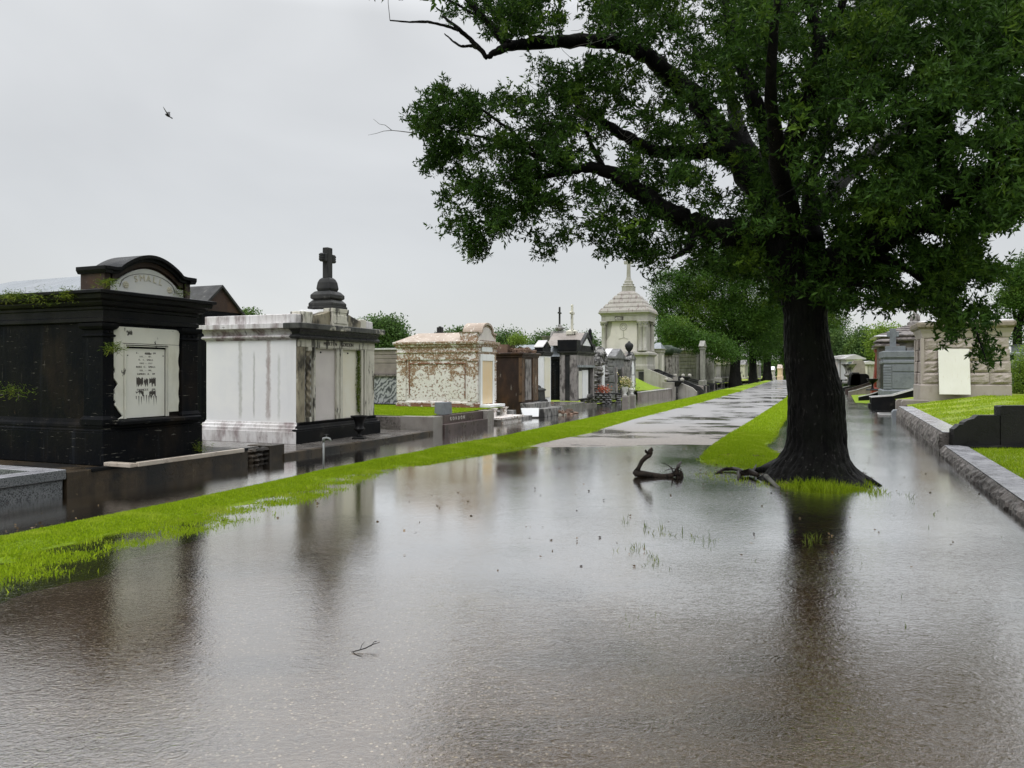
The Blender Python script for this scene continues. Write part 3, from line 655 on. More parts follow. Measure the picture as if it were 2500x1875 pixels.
    # low hipped roof behind the pediment
    rx0, rx1, ry0, ry1 = i-.05, W-i+.05, .1, D-.05; rz = 2.455; rr = 2.83; xm = W/2
    m = MB(); m.add([(rx0, ry0, rz), (rx1, ry0, rz), (rx1, ry1, rz), (rx0, ry1, rz), (xm, .4, rr), (xm, ry1-1.1, rr-.02)],
                    [(3, 2, 1, 0), (0, 1, 4), (1, 2, 5, 4), (2, 3, 5), (3, 0, 4, 5)])
    m.build('roof', M['slate'], r)
    # pale stone border on the platform before the front
    m = MB(); z0, z1 = .0, .055
    m.box(.0, .12, -.52, -.02, z0, z1); m.box(.12, W+.35, -.55, -.49, z0, z1+.01)
    m.build('threshold_border', stone('pinkish_white_stone', (.55, .50, .44), (.42, .36, .3), [((.1, .08, .06), (6, 6, 6), .55, .66, .7)], rough=.35, bump=.15), r)
    return f, r, W
f1, t1, W1 = tomb1()
# platform (kerb) of the black tomb: dark slab with a cracked far end
def platform(name, ya, yb, h, mat, label, cat='kerb', depth=2.6, inset=0., lip=None, group=None, z0=-.1, n=1):
    f = Fr(0, 10, 0, LA); 
    o = root(name, (KL(ya)-inset, ya, 0), label, cat, group, rad(LA))
    L = (yb-ya)/f.X.y; m = MB(); m.box(0, L, 0, depth, z0, h); m.build('slab', M[mat], o, bevel=.012)
    return o, L
o, L = platform('tomb_platform', 9.93, 13.05, .275, 'kerb', 'dark raised platform edge under the black tomb, waterline along its foot', 'platform', 5.5)
m = MB(); m.box(.35, L-.01, -.02, .12, .235, .285); m.build('coping', M['blackstone'], o, bevel=.01)
m = MB()   # cracked rubble corner
for k in range(3):
    for j in range(4): m.rock((L+.12+j*.14+R.uniform(-.03,.03), .10, .03+k*.085), .085, .10, .05, 7, .22)
m.box(L+.55, L+.95, .0, .5, -.1, .262)
m.build('cracked_corner', M['kerb'], o, bevel=.012)
m = MB(); m.box(L, L+1.0, .25, 5.5, -.1, .25); m.build('paving', M['slab'], o)
# low paving with a thin kerb in front of the white tomb
o, L = platform('paved_apron', 13.9, 19.2, .085, 'slab', 'low wet concrete apron around the white tomb', 'paving', 4.5)
m = MB(); m.box(0, L, -.03, .10, -.1, .09); m.build('edge_strip', M['kerb'], o)

# grey granite coping plot at the lower left
o = root('granite_coping', (KL(9.92), 9.92, 0), 'grey speckled granite grave coping at the lower left corner', 'coping', None, rad(LA))
m = MB(); m.box(-8, 0, .0, .27, .185, .315); m.box(-.28, 0, .27, 4.5, .185, .315); m.build('coping_cap', M['granitetop'], o, bevel=.01)
for ob in (o.children[-1],):
    ob.data.materials.append(M['granite'])
    for p in ob.data.polygons:
        if abs(p.normal.z) < .5: p.material_index = 1
m = MB(); m.box(-8, -.03, .03, .24, -.1, .18); m.box(-.24, -.03, .24, 4.4, -.1, .18); m.build('coping_base', M['granite'], o)
struct(grid('lawn', 12, 12, lambda i, j: (KL(9.92)-.45-2.6*i-.4*j*5, 9.7-5*j+1.*i, .20+wob(i*5, j*5, 3, .01)), M['turf']))

# ------------------------------------------------------------------ tomb 2: whitewashed tomb with stained marble front and cross
def cross(r, xc, yc, zb, H, mat, t=.07, arm=.36, trefoil=False, along='x', name='cross', wd=.085):
    m = MB(); za = zb+H*.70
    def b(x0, x1, y0, y1, z0, z1): m.box(*((xc+x0, xc+x1, yc+y0, yc+y1) if along == 'x' else (xc+y0, xc+y1, yc+x0, yc+x1)), z0, z1)
    b(-wd, wd, -t, t, zb, zb+H); b(-arm, -wd, -t+.004, t-.004, za-wd, za+wd); b(wd, arm, -t+.004, t-.004, za-wd, za+wd)
    if trefoil:
        for cx, cz in ((-arm, za), (arm, za), (0, zb+H)):
            pts = [(xc+cx+1.25*wd*math.cos(a*math.pi/8), cz+1.25*wd*math.sin(a*math.pi/8)) for a in range(16)] if along == 'x' else [(yc+cx+1.25*wd*math.cos(a*math.pi/8), cz+1.25*wd*math.sin(a*math.pi/8)) for a in range(16)]
            c0 = yc if along == 'x' else xc
            m.prism(pts, c0-t+.006, c0+t-.006, 'y' if along == 'x' else 'x')
    return m.build(name, M[mat], r, bevel=min(.02, wd*.2))
def tomb2():
    f = Fr(727, 15.7, .08, LA)
    r = f.empty('tomb', 'whitewashed tomb with stained MARTIN GORDON front and a dark stone cross on top', 'tomb')
    W = f.x(929); D = f.y(492)+.10; j = .17      # front marble block j deep, whitewashed body behind
    i = .14
    yl = f.y(706)
    m = MB(); m.loft((0, W, 0, .05), [(0,0),(0,.27)]); m.loft((0, W, .0, j), [(-.01,.27),(-.01,.30),(-.05,.31),(-.06,.36),(-.10,.40),(-.12,.44)]); m.build('front_plinth', M['blackstone'], r)
    k0 = f.y(600); m = MB(); m.box(.004, W-.02, .05, D, 0, .25); m.build('plinth', M['whitepurp'], r)
    m = MB(); m.loft((.14, W-.14, j-.02, D-.1), [(.10,.25),(.10,.31),(.07,.33),(.06,.38),(.02,.40),(.01,.44)]); m.build('base_moulding', M['whitepurp'], r, bevel=.004)
    wy = [f.y(450+p/2.911) for p in (365, 462, 565, 640)]
    wm_ = stone('whitewash_with_run_stains', (.735, .74, .75), (.79, .79, .78), [((.55, .56, .54), (3, 3, .25), .58, .8, .35), ((.35, .33, .3), (30, 30, 6), .75, .79, .5)],
        bands=[('Y', wy[0], .06, .46, 2.345, (.36, .36, .32), .65), ('Y', wy[1], .03, .5, 1.95, (.28, .27, .25), .6), ('Y', wy[2], .065, .46, 2.395, (.30, .24, .22), .85), ('Y', wy[3], .04, .46, 1.9, (.45, .46, .42), .6)], rough=.6, bump=.06)
    m = MB(); m.box(i, W-i, .155, D-.1, .4, 2.185); m.build('wall', wm_, r)
    m = MB(); m.loft((i, W-i, j-.02, D-.1), [(.0,2.175),(.02,2.180),(.02,2.205),(.06,2.215),(.08,2.245),(.06,2.275),(.03,2.285),(.04,2.335),(.08,2.395),(.12,2.420)]); m.build('cornice', stone('cornice_with_purple_mould', (.62, .61, .6), (.5, .48, .47), [((.14, .08, .085), (3, 3, 3), .46, .62, .85), ((.05, .04, .035), (9, 9, 3), .56, .66, .7)], rough=.6, bump=.2), r, bevel=.003)
    m = MB(); m.loft((i, W-i, j-.02, D-.1), [(.15,2.420),(.16,2.425),(.16,2.525),(.1,2.530)]); m.loft((i+.02, W-i-.02, j+.02, D-.12), [(.04,2.530),(.04,2.715),(.0,2.725)]); m.build('parapet', M['whitepurp'], r, bevel=.004)
    # stained marble front: jambs, lintel, tablets
    x = lambda p, o_=.09: f.x(p, o_); y0 = .055
    z1 = f.zx(800, 849); z2 = 2.195
    m = MB(); m.box(i-.004, W-i, y0+.02, y0+.10, z1, z2); fl = m.build('frieze', M['pearl'], r)
    m = MB(); xm = (x(781)+x(868))/2; text_x(m, 'MARTIN  GORDON', xm, z1+.05, .115, y0+.019, .70); m.build('lettering', M['letterdark'], fl, bevel=0)
    m = MB()
    for a, b_ in ((x(765), x(769)), (x(822), x(829)), (x(831), x(837)), (x(882), x(887)), (x(889), x(893)), (x(895), W-i)):
        m.box(a, b_, y0+.01+.02*(b_-a > .08), y0+.10, .44, z1)
    m.build('jamb', M['pearl'], r, bevel=.01, split=True)
    bx('jamb', 'mossmarble', r, (i, x(744), y0+.03, y0+.10, .44, z1))
    m = MB(); xc = x(754); N_ = 60; vs = []     # twisted rope column
    for a in range(N_+1):
        zz = .5+(z1-.56)*a/N_
        for b_ in range(12):
            th = 2*math.pi*b_/12; rr = .050+.014*math.sin(2*th+zz*38)
            vs.append((xc+rr*math.cos(th), y0+.055+rr*math.sin(th), zz))
    fs = [(a*12+b_, a*12+(b_+1) % 12, (a+1)*12+(b_+1) % 12, (a+1)*12+b_) for a in range(N_) for b_ in range(12)]
    m.add(vs, fs); m.build('twisted_column', M['mossmarble'], r, smooth=True)
    bx('column_base', 'pearl', r, (xc-.07, xc+.07, y0-.01, y0+.12, .44, .54), (xc-.065, xc+.065, y0-.0, y0+.12, z1-.08, z1-.002))
    bx('tablet', 'monpale', r, (x(769), x(822), y0+.085, y0+.13, .44, z1-.02))
    bx('tablet', 'creampale', r, (x(838), x(882), y0+.085, y0+.13, .44, z1-.02))
    m = MB()
    for px in (787, 853): m.lathe((x(px), y0+.08, z1-.1), [(0,-.02),(.018,-.012),(.02,0),(.018,.012),(0,.02)], 8)
    m.build('knob', M['iron'], r, bevel=0, split=True)
    m = MB(); m.box(x(769)-.01, x(822)+.01, y0+.03, y0+.10, z1-.022, z1); m.box(x(838)-.01, x(882)+.01, y0+.03, y0+.10, z1-.022, z1); m.build('tablet_head', M['pearl'], r, bevel=.005)
    m = MB(); q = (i-.02, W-i+.02, y0+.0, j+.02)
    m.loft(q, [(.0,2.195),(.05,2.205),(.075,2.245),(.05,2.285),(.03,2.295),(.04,2.345),(.08,2.405)]); m.build('front_cornice', stone('soot_black_marble', (.014, .015, .016), (.03, .03, .03), [((.3, .29, .25), (3, 3, 14), .70, .74, .7)], rough=.3, bump=.15), r, bevel=.003)
    m = MB(); m.loft(q, [(.15,2.405),(.16,2.415),(.16,2.520),(.13,2.530)]); cc = m.build('front_corona', stone('black_streaked_marble', (.04, .042, .04), (.10, .10, .09), [((.52, .5, .42), (2.395, 2.395, 3), .55, .62, .85), ((.02, .02, .02), (9, 9, 2), .5, .6, .8)], rough=.4, bump=.2), r, bevel=.006)
    m = MB(); text_x(m, 'I REDIM', x(845, -.1), 2.440, .065, q[2]-.163, .7); m.build('worn_lettering', M['letterpale'], cc, bevel=0)
    # attic blocks, scrolls and pedestal
    zt = 2.530; dy = (.10, .44)
    m = MB(); m.box(x(741), x(765), dy[0], dy[1], zt, zt+.26); m.box(x(884), x(897), dy[0]+.02, dy[1], zt, zt+.22); m.build('attic_block', M['pearl'], r, bevel=.012, split=True)
    m = MB(); xa, xb, xc_, xd = x(766), x(811), x(849), x(884)
    m.prism([(xa, zt), (xa, zt+.20)] + [(xa+(xb-xa)*k/8, zt+.20+.13*(k/8)**1.6) for k in range(1, 9)] + [(xb, zt)], dy[0]+.03, dy[1]-.02)
    m.prism([(xc_, zt), (xc_, zt+.34)] + [(xc_+(xd-xc_)*k/8, zt+.34-.17*(k/8)**.8) for k in range(1, 9)] + [(xd, zt)], dy[0]+.03, dy[1]-.02)
    m.build('attic_scroll', M['mossmarble'], r, bevel=.01, split=True)
    px0, px1 = x(810), x(848); pz = zt+.40; pc = (px0+px1)/2; hw = (px1-px0)/2
    m = MB(); m.box(px0, px1, dy[0]-.04, .30, zt, pz-.09); m.box(px0-.01, px1+.01, dy[0]-.05, .31, pz-.09, pz); m.box(px0+.05, px1-.05, dy[0]-.052, dy[0], zt+.06, pz-.15); m.build('pedestal', M['pearl'], r, bevel=.008)
    bx('pedestal_back', 'white', r, (px0+.01, px1-.01, .30, .98, zt, pz-.02))
    yc = .42
    m = MB(); m.box(pc-hw*.98, pc+hw*.98, yc-.34, yc+.34, pz, pz+.06); m.loft((pc-hw*.95, pc+hw*.95, yc-.32, yc+.32), [(0,pz+.06),(0,pz+.13),(-.06,pz+.20)])
    z_ = pz+.20; m.loft((pc-hw*.8, pc+hw*.8, yc-.25, yc+.25), [(-.02,z_),(.03,z_+.04),(.03,z_+.12),(-.03,z_+.19),(-.07,z_+.21)])
    z_ += .21; m.loft((pc-hw*.5, pc+hw*.5, yc-.17, yc+.17), [(0,z_),(0.02,z_+.06),(0,z_+.2),(-.03,z_+.27),(-.07,z_+.31)])
    b_ = m.build('cross_base', M['dark2'], r, bevel=.012)
    cross(b_, pc, yc, z_+.2, f.zx(825, 612)-z_-.2+.12, 'dark2', t=.075, arm=.215, trefoil=False, wd=.095)
    m = MB(); zc = z_+.2+(f.zx(825, 612)-z_-.2+.12)*.70
    for cx, cz in ((-.225, zc), (.225, zc), (0, f.zx(825, 612)+.07)):
        for s_ in (-1, 0, 1):
            m.rock((pc+cx+(0 if cx else s_*.05), yc, cz+(s_*.05 if cx else 0)), .045, .075, .045, 8, .05)
    m.build('cross_lobe', M['dark2'], b_, bevel=0)
    # creeper down the right tablet
    n = 1500; zz = NR.uniform(.55, z1, n); ww = .02+.05*np.abs(np.sin(zz*3+1))
    C = np.stack([x(876)+NR.normal(size=n)*ww*.5, np.full(n, y0+.07)-NR.uniform(0, .04, n), zz], 1)
    leaves('creeper', C, NR.normal(size=(n, 3))+[0, -.5, -.4], NR.uniform(.02, .05, n), .008, M['weedleaf'], r, NR.uniform(0, 1, n))
    m = MB(); m.tube([(x(876), y0+.07, z1-.02), (x(878), y0+.06, 1.4), (x(874), y0+.07, .9), (x(879), y0+.06, .5)], [.008]*4, 5); m.build('creeper_stem', M['bark'], r, smooth=True)
tomb2()

# ------------------------------------------------------------------ tomb 3: peeling limewashed tomb
def tomb3():
    f = Fr(1166, 23.4, .45, LA)
    r = f.empty('tomb', 'tomb with white limewash peeling off brown plaster, rounded pediment and cream door panel', 'tomb')
    W = f.x(1214); D = f.y(966); H = f.z(833)
    m = MB(); m.box(.0, W, 0, D, -.4, .12); m.build('base', M['brick'], r)
    m = MB(); m.loft((.05, W-.05, .05, D-.05), [(.0,.12),(.02,.13),(.02,.17),(0,.19),(0,.20)]); m.box(.06, W-.06, .06, D-.06, .19, H-.36); m.build('wall', M['peel'], r)
    m = MB(); m.box(.02, .1, .02, .34, .2, H-.62); m.box(.02, .1, D-.36, D-.02, .2, H-.62); m.box(W-.28, W-.02, .02, .1, .2, H-.62); m.box(.0, .12, 0, .36, H-.62, H-.56); m.box(0, .12, D-.38, D, H-.62, H-.56); m.box(W-.3, W, 0, .12, H-.62, H-.56)
    m.build('pilaster', M['peel'], r, split=True)
    m = MB(); m.loft((.03, W-.03, .03, D-.03), [(0,H-.56),(0,H-.36),(.03,H-.34),(.03,H-.29),(.0,H-.28),(.01,H-.2),(.05,H-.15),(.05,H-.11),(.10,H-.07),(.11,H),(.06,H+.01)]); m.build('cornice', M['peel'], r, bevel=.004)
    # panel outline on the long side
    m = MB(); m.box(.035, .06, .44, D-.46, H-.70, H-.665); m.box(.035, .06, .44, .475, .3, H-.70); m.box(.035, .06, D-.495, D-.46, .3, H-.70); m.build('side_panel_rib', M['brick'], r, split=True)
    zr = f.zy(1010, 812)
    m = MB(); xm = W/2; m.add([(-.04, .5, H+.01), (W+.04, .5, H+.01), (W+.04, D+.04, H+.01), (-.04, D+.04, H+.01), (xm-.2, .5, zr), (xm+.2, .5, zr), (xm-.2, D-.5, zr), (xm+.2, D-.5, zr)],
                    [(3,2,1,0),(0,1,5,4),(1,2,7,5),(2,3,6,7),(3,0,4,6),(4,5,7,6)]); m.build('roof', M['peelroof'], r, bevel=.02)
    m = MB(); yy = f.y(1047); 
    for k in (-.07, .0, .07): m.box(W/2-.05, W/2+.05, yy+k-.03, yy+k+.03, zr, zr+.2+.03*(k == 0))
    m.box(W/2-.12, W/2+.12, yy-.16, yy+.16, zr-.02, zr+.03); m.build('vent', M['dark2'], r)
    # pediment block with round head
    zs = H+.30; zp = f.zx(1191, 788)
    def hc(d): 
        xc = W/2; a = [(.02+d, zs-d), (.22, zs-d*.9)]; return a + [(xc+(.47-d)*math.cos(math.pi-k*math.pi/14), zs-.02+(zp-zs-d+.02)*math.sin(k*math.pi/14)) for k in range(15)] + [(W-.22, zs-d*.9), (W-.02-d, zs-d)]
    m = MB(); m.prism([(.02, H)] + hc(.03) + [(W-.02, H)], .04, .62); m.build('pediment', M['peel'], r)
    m = MB(); o1 = hc(0); o2 = hc(.07); m.prism(o1+o2[::-1], -.02, .66); m.build('pediment_coping', M['peelroof'], r)
    m = MB(); o3 = hc(.14); m.prism([(.16, H+.04)] + [p for p in o3 if .14 < p[0] < W-.14] + [(W-.16, H+.04)], .025, .05); m.build('tympanum', M['monpale'], r)
    x = f.x; m = MB(); zd = f.zx(1185, 865); z8 = f.zx(1185, 881)
    x0, x1 = x(1173), x(1206)
    m.box(x0, x0+.12, -.02, .07, .1, zd); m.box(x1-.12, x1, -.02, .07, .1, zd); m.box(x0+.12, x1-.12, -.02, .07, z8, zd); m.build('door_surround', M['whitepurp'] if 0 else M['white'], r)
    bx('door_panel', 'cream', r, (x0+.12, x1-.12, .0, .06, .12, z8))
    bx('name_panel', 'white', r, (x0+.1, x1-.15, -.012, .05, zd+.08, zd+.34))
    m = MB(); m.box(x0-.06, x1+.12, -.34, .04, .02, .10); m.build('sill', M['white'], r)
    m = MB(); m.loft((x0, x0+.28, -.5, -.22), [(0,-.45),(0,-.38),(-.05,-.33),(-.06,-.06),(0,.0)]); m.loft((x1-.2, x1+.08, -.5, -.22), [(0,-.45),(0,-.38),(-.05,-.33),(-.06,-.06),(0,.0)]); m.build('pedestal', M['peel'], r, split=True)
    m = MB(); m.box(x0-.3, W+.25, -.85, -.15, -.34, -.27); m.box(x0-.2, W+.15, -.8, -.2, -.5, -.34); m.build('step', M['peel'], r)
tomb3()
# ------------------------------------------------------------------ lawn plot with polished coping
def lawnplot():
    y0 = 19.25; f = Fr(1057, y0, 0, LA)
    r = f.empty('grave_coping', 'polished grey coping with GORDON lettering around the raised square of lawn', 'coping')
    L = f.x(1206); H = .435; x = f.x
    p0 = x(1081); p1 = x(1190)
    m = MB(); m.box(0, p0, 0, .32, -.1, H); m.box(p1, L, 0, .32, -.1, H-.0); m.build('corner_block', M['copper'], r, split=True)
    m = MB(); m.box(p0, p1, .14, .30, -.1, H-.01); wl = m.build('inscribed_wall', M['mauve'], r)
    m = MB(); text_x(m, 'GORDON', p0+(p1-p0)*.40, .27, .13, .139, 1.25); m.build('lettering', M['letterpale'], wl, bevel=0)
    m = MB(); m.box(p0, p1-.1, -.06, .14, -.1, .20); m.build('step', M['mauve'], r)
    m = MB(); m.box(0, .30, .32, .95, -.1, H); m.build('side_block', M['copper'], r)
    m = MB(); m.box(.02, .28, .95, 3.8, -.1, H-.02); m.build('side_wall', M['roughgr'], r)
    struct(grid('lawn', 16, 16, lambda i, j: (f.o.x+f.X.x*(.28+i*5.2)+f.Y.x*(.3+j*6.), f.o.y+f.X.y*(.28+i*5.2)+f.Y.y*(.3+j*6.), .43+.02*np.sin(i*3)+wob(i*9, j*9, 1, .012)), M['turf']))
    g = f.empty('headstone', 'small slate grey block standing on the coping of the lawn plot', 'headstone')
    m = MB(); a, b = x(1097), x(1118); m.prism([(a, H), (a+.03, H+.33), (b-.04, H+.33), (b, H)], .17, .45); m.build('stone', M['bluegr'], g)
lawnplot()
C = []; 
f = Fr(1057, 19.25, 0, LA)
def blk(nm, x0, x1, y0, y1, z, n, H):
    a = NR.uniform(x0, x1, n); b = NR.uniform(y0, y1, n)
    return np.stack([f.o.x+f.X.x*a+f.Y.x*b, f.o.y+f.X.y*a+f.Y.y*b, np.full(n, z)], 1), NR.normal(size=(n, 3))*[.4, .4, .1]+[0, 0, 1], np.full(n, H), np.full(n, .008)
o = merged('grass', [blk('g', .32, 5., .35, 5.5, .435, 40000, .05)], 'grassblade'); struct(o, 'stuff'); o['label'] = 'trimmed grass of the raised lawn plot'

# urn on the lawn plot and marble-faced tomb behind it
def urn(name, loc, h, mat, label, group=None, rz=0, base='pearl', cat='urn', prof=None, s=1):
    o = root(name, loc, label, cat, group)
    m = MB(); m.loft((-.26*h, .26*h, -.26*h, .26*h), [(0,0),(0,.07*h),(-.04*h,.1*h)]); m.build('foot', M[base], o, bevel=.006)
    m = MB(); m.lathe((0, 0, .1*h), prof or [(.14*h,0),(.09*h,.06*h),(.06*h,.12*h),(.10*h,.20*h),(.2*h,.26*h),(.25*h,.33*h),(.23*h,.36*h),(.17*h,.44*h),(.19*h,.6*h),(.27*h,.78*h),(.37*h,.86*h),(.38*h,.9*h),(.32*h,.9*h),(.28*h,.84*h),(0,.8*h)], 18)
    m.build('bowl', M[mat], o, smooth=True)
    return o
p = gp(952, 986, .42); urn('urn', p, .68, 'iron', 'black flared urn on a pale foot in front of the veined marble wall', base='pearl')
def tombM():
    f = Fr(985, 26.3, .4, LA)
    r = f.empty('tomb', 'grey granite block tomb faced below with black-veined marble slabs, behind the lawn', 'tomb')
    D = 3.2; m = MB()
    H = f.zy(940, 850); hs = f.zy(940, 914)
    n = 4
    for k in range(n): 
        a = hs+(H-hs-.06)*[0, .45, .63, .80, 1][k]; b = hs+(H-hs-.06)*[0, .45, .63, .80, 1][k+1]; m.box(.06, 2, .1+.02*(k % 2), D, a+.006, b-.006)
    m.box(.09, 1.98, .13, D-.02, 0, H-.03); m.build('wall', M['blocks'], r, bevel=.015)
    bx('roof_slab', 'wetlight', r, (0, 2.1, .0, D+.1, H-.06, H))
    bx('marble_ledge', 'roughgr', r, (-.10, .05, -.1, D, hs-.07, hs-.0))
    m = MB()
    for k in range(6): m.box(-.04, .05, k*.56, k*.56+.55, .05, hs-.075)
    m.build('marble_slab', M['veined'], r, bevel=.004, split=True)
    bx('ledge', 'blackstone', r, (-.35, .05, -.1, D, 0, .07))
tombM()

# ------------------------------------------------------------------ farther tombs of the left row
def tomb4():
    f = Fr(1273, 27., .5, LA); r = f.empty('tomb', 'dark brown plaster tomb with a crumbling brick top and weeds growing on it', 'tomb')
    W = f.x(1312); D = 3.2; H = f.z(866); x = f.x
    m = MB(); m.box(0, W, 0, D, -.5, H-.02); m.build('wall', M['brown'], r)
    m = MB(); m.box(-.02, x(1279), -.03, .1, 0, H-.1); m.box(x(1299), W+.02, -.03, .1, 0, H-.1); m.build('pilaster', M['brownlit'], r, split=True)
    bx('door_panel', 'graycol', r, (x(1282), x(1296), -.02, .05, .05, H-.16)); 
    m = MB(); m.loft((0, W, 0, D), [(.02,H-.1),(.05,H-.08),(.05,H-.03),(.1,H),(.12,H+.06),(.06,H+.08)]); m.build('cornice', M['brownlit'] if 0 else M['brown'], r)
    m = MB(); zt = H+.08
    for k in range(60):
        a = R.random(); xx = .15+a*(W-.3); h = .42*(1-abs(a-.45)*1.2)*R.uniform(.3, 1); m.rock((xx, R.uniform(0, .5), zt+h*.4), .12, .12, .09, 5, .3)
    m.box(.15, .9, .6, 1.4, zt, zt+.3); m.build('broken_pediment', M['rust'], r, bevel=0)
    bx('roof', 'slate', r, (.1, W-.1, 1.0, D, zt, zt+.08))
    n = 900; c = np.array([.5, .35, zt+.42]); P = c+NR.normal(size=(n, 3))*[.16, .16, .10]
    leaves('weeds', P, NR.normal(size=(n, 3))*.6+[0, 0, .8], NR.uniform(.08, .2, n), .012, M['leafbright'], r, NR.uniform(0, 1, n))
    m = MB(); m.box(-.1, W+.1, -.5, 0, -.5, -.04); m.box(-.3, W+.1, -1.0, -.5, -.5, -.22); m.build('step', M['moss'], r)
tomb4()
def slabs():
    f = Fr(1355, 29., 0, LA); r = f.empty('platform', 'grey concrete slab before the narrow white tomb and the black side vault', 'platform')
    L = f.x(1428); m = MB(); m.box(0, L, 0, 2.6, -.1, .27); m.build('slab', M['slab'], r, bevel=.015)
    m = MB(); m.box(L, L+2.6, .2, 1.5, -.1, .14); m.build('lower_slab', M['slab'], r)
    f = Fr(1233, 23.6, 0, LA); r = f.empty('steps', 'two mossy stone steps before the crumbling brown tomb', 'steps'); L = f.x(1300)
    m = MB(); m.box(0, L, .0, .5, -.1, .10); m.build('step', M['moss'], r); m = MB(); m.box(0, L*.9, .5, 1.3, -.1, .28); m.build('step', M['moss'], r)
slabs()
def tomb5():
    f = Fr(1325, 30.8, .27, LA); r = f.empty('tomb', 'slim white tomb with cream slab under a black gabled cap', 'tomb')
    W = f.x(1345); H = f.z(869); x = f.x
    bx('wall', 'white', r, (0, W, 0, 2.2, 0, H)); bx('door_panel', 'creampale', r, (x(1329), x(1342), -.03, .02, .25, H-.05))
    m = MB(); m.loft((0, W, 0, 2.2), [(.02,H),(.06,H+.06),(.06,H+.1),(.1,H+.14),(.1,H+.18)]); m.build('cornice', M['dark2'], r)
    a, b = .0, W; zt = H+.18; m = MB(); m.prism([(a, zt), (a, zt+.18), (a+.12, zt+.22), (a+.2, zt+.12), (a+(b-a)*.3, zt+.22), ((a+b)/2, zt+.42), (a+(b-a)*.7, zt+.22), (b-.2, zt+.12), (b-.12, zt+.22), (b, zt+.18), (b, zt)], .0, .35); m.build('pediment', M['blackstone'], r)
    m = MB(); m.prism([(a-.03, zt+.2), ((a+b)/2, zt+.48), (b+.03, zt+.2), (b+.03, zt+.16), ((a+b)/2, zt+.43), (a-.03, zt+.16)], -.02, .38); m.build('coping', M['wetlight'], r)
    bx('roof', 'slate', r, (.05, W-.05, .35, 2.15, zt, zt+.1))
    g = Fr(1318, 29.8, .27, LA); r = g.empty('pedestal', 'black stepped pedestal with a low pyramidal cap, standing on the slab', 'pedestal')
    m = MB(); m.loft((0, .95, 0, .95), [(0,0),(0,.16),(-.04,.2)]); m.build('plinth', M['blackstone'], r); m = MB(); m.loft((.08, .87, .08, .87), [(0,.2),(-.02,.52),(.02,.56),(.02,.6),(-.08,.66)]); m.build('block', M['dark2'], r)
    m = MB(); m.loft((.2, .75, .2, .75), [(0,.66),(-.04,.74),(-.12,.78),(-.22,.84)]); m.build('cap', M['dark2'], r)
tomb5()
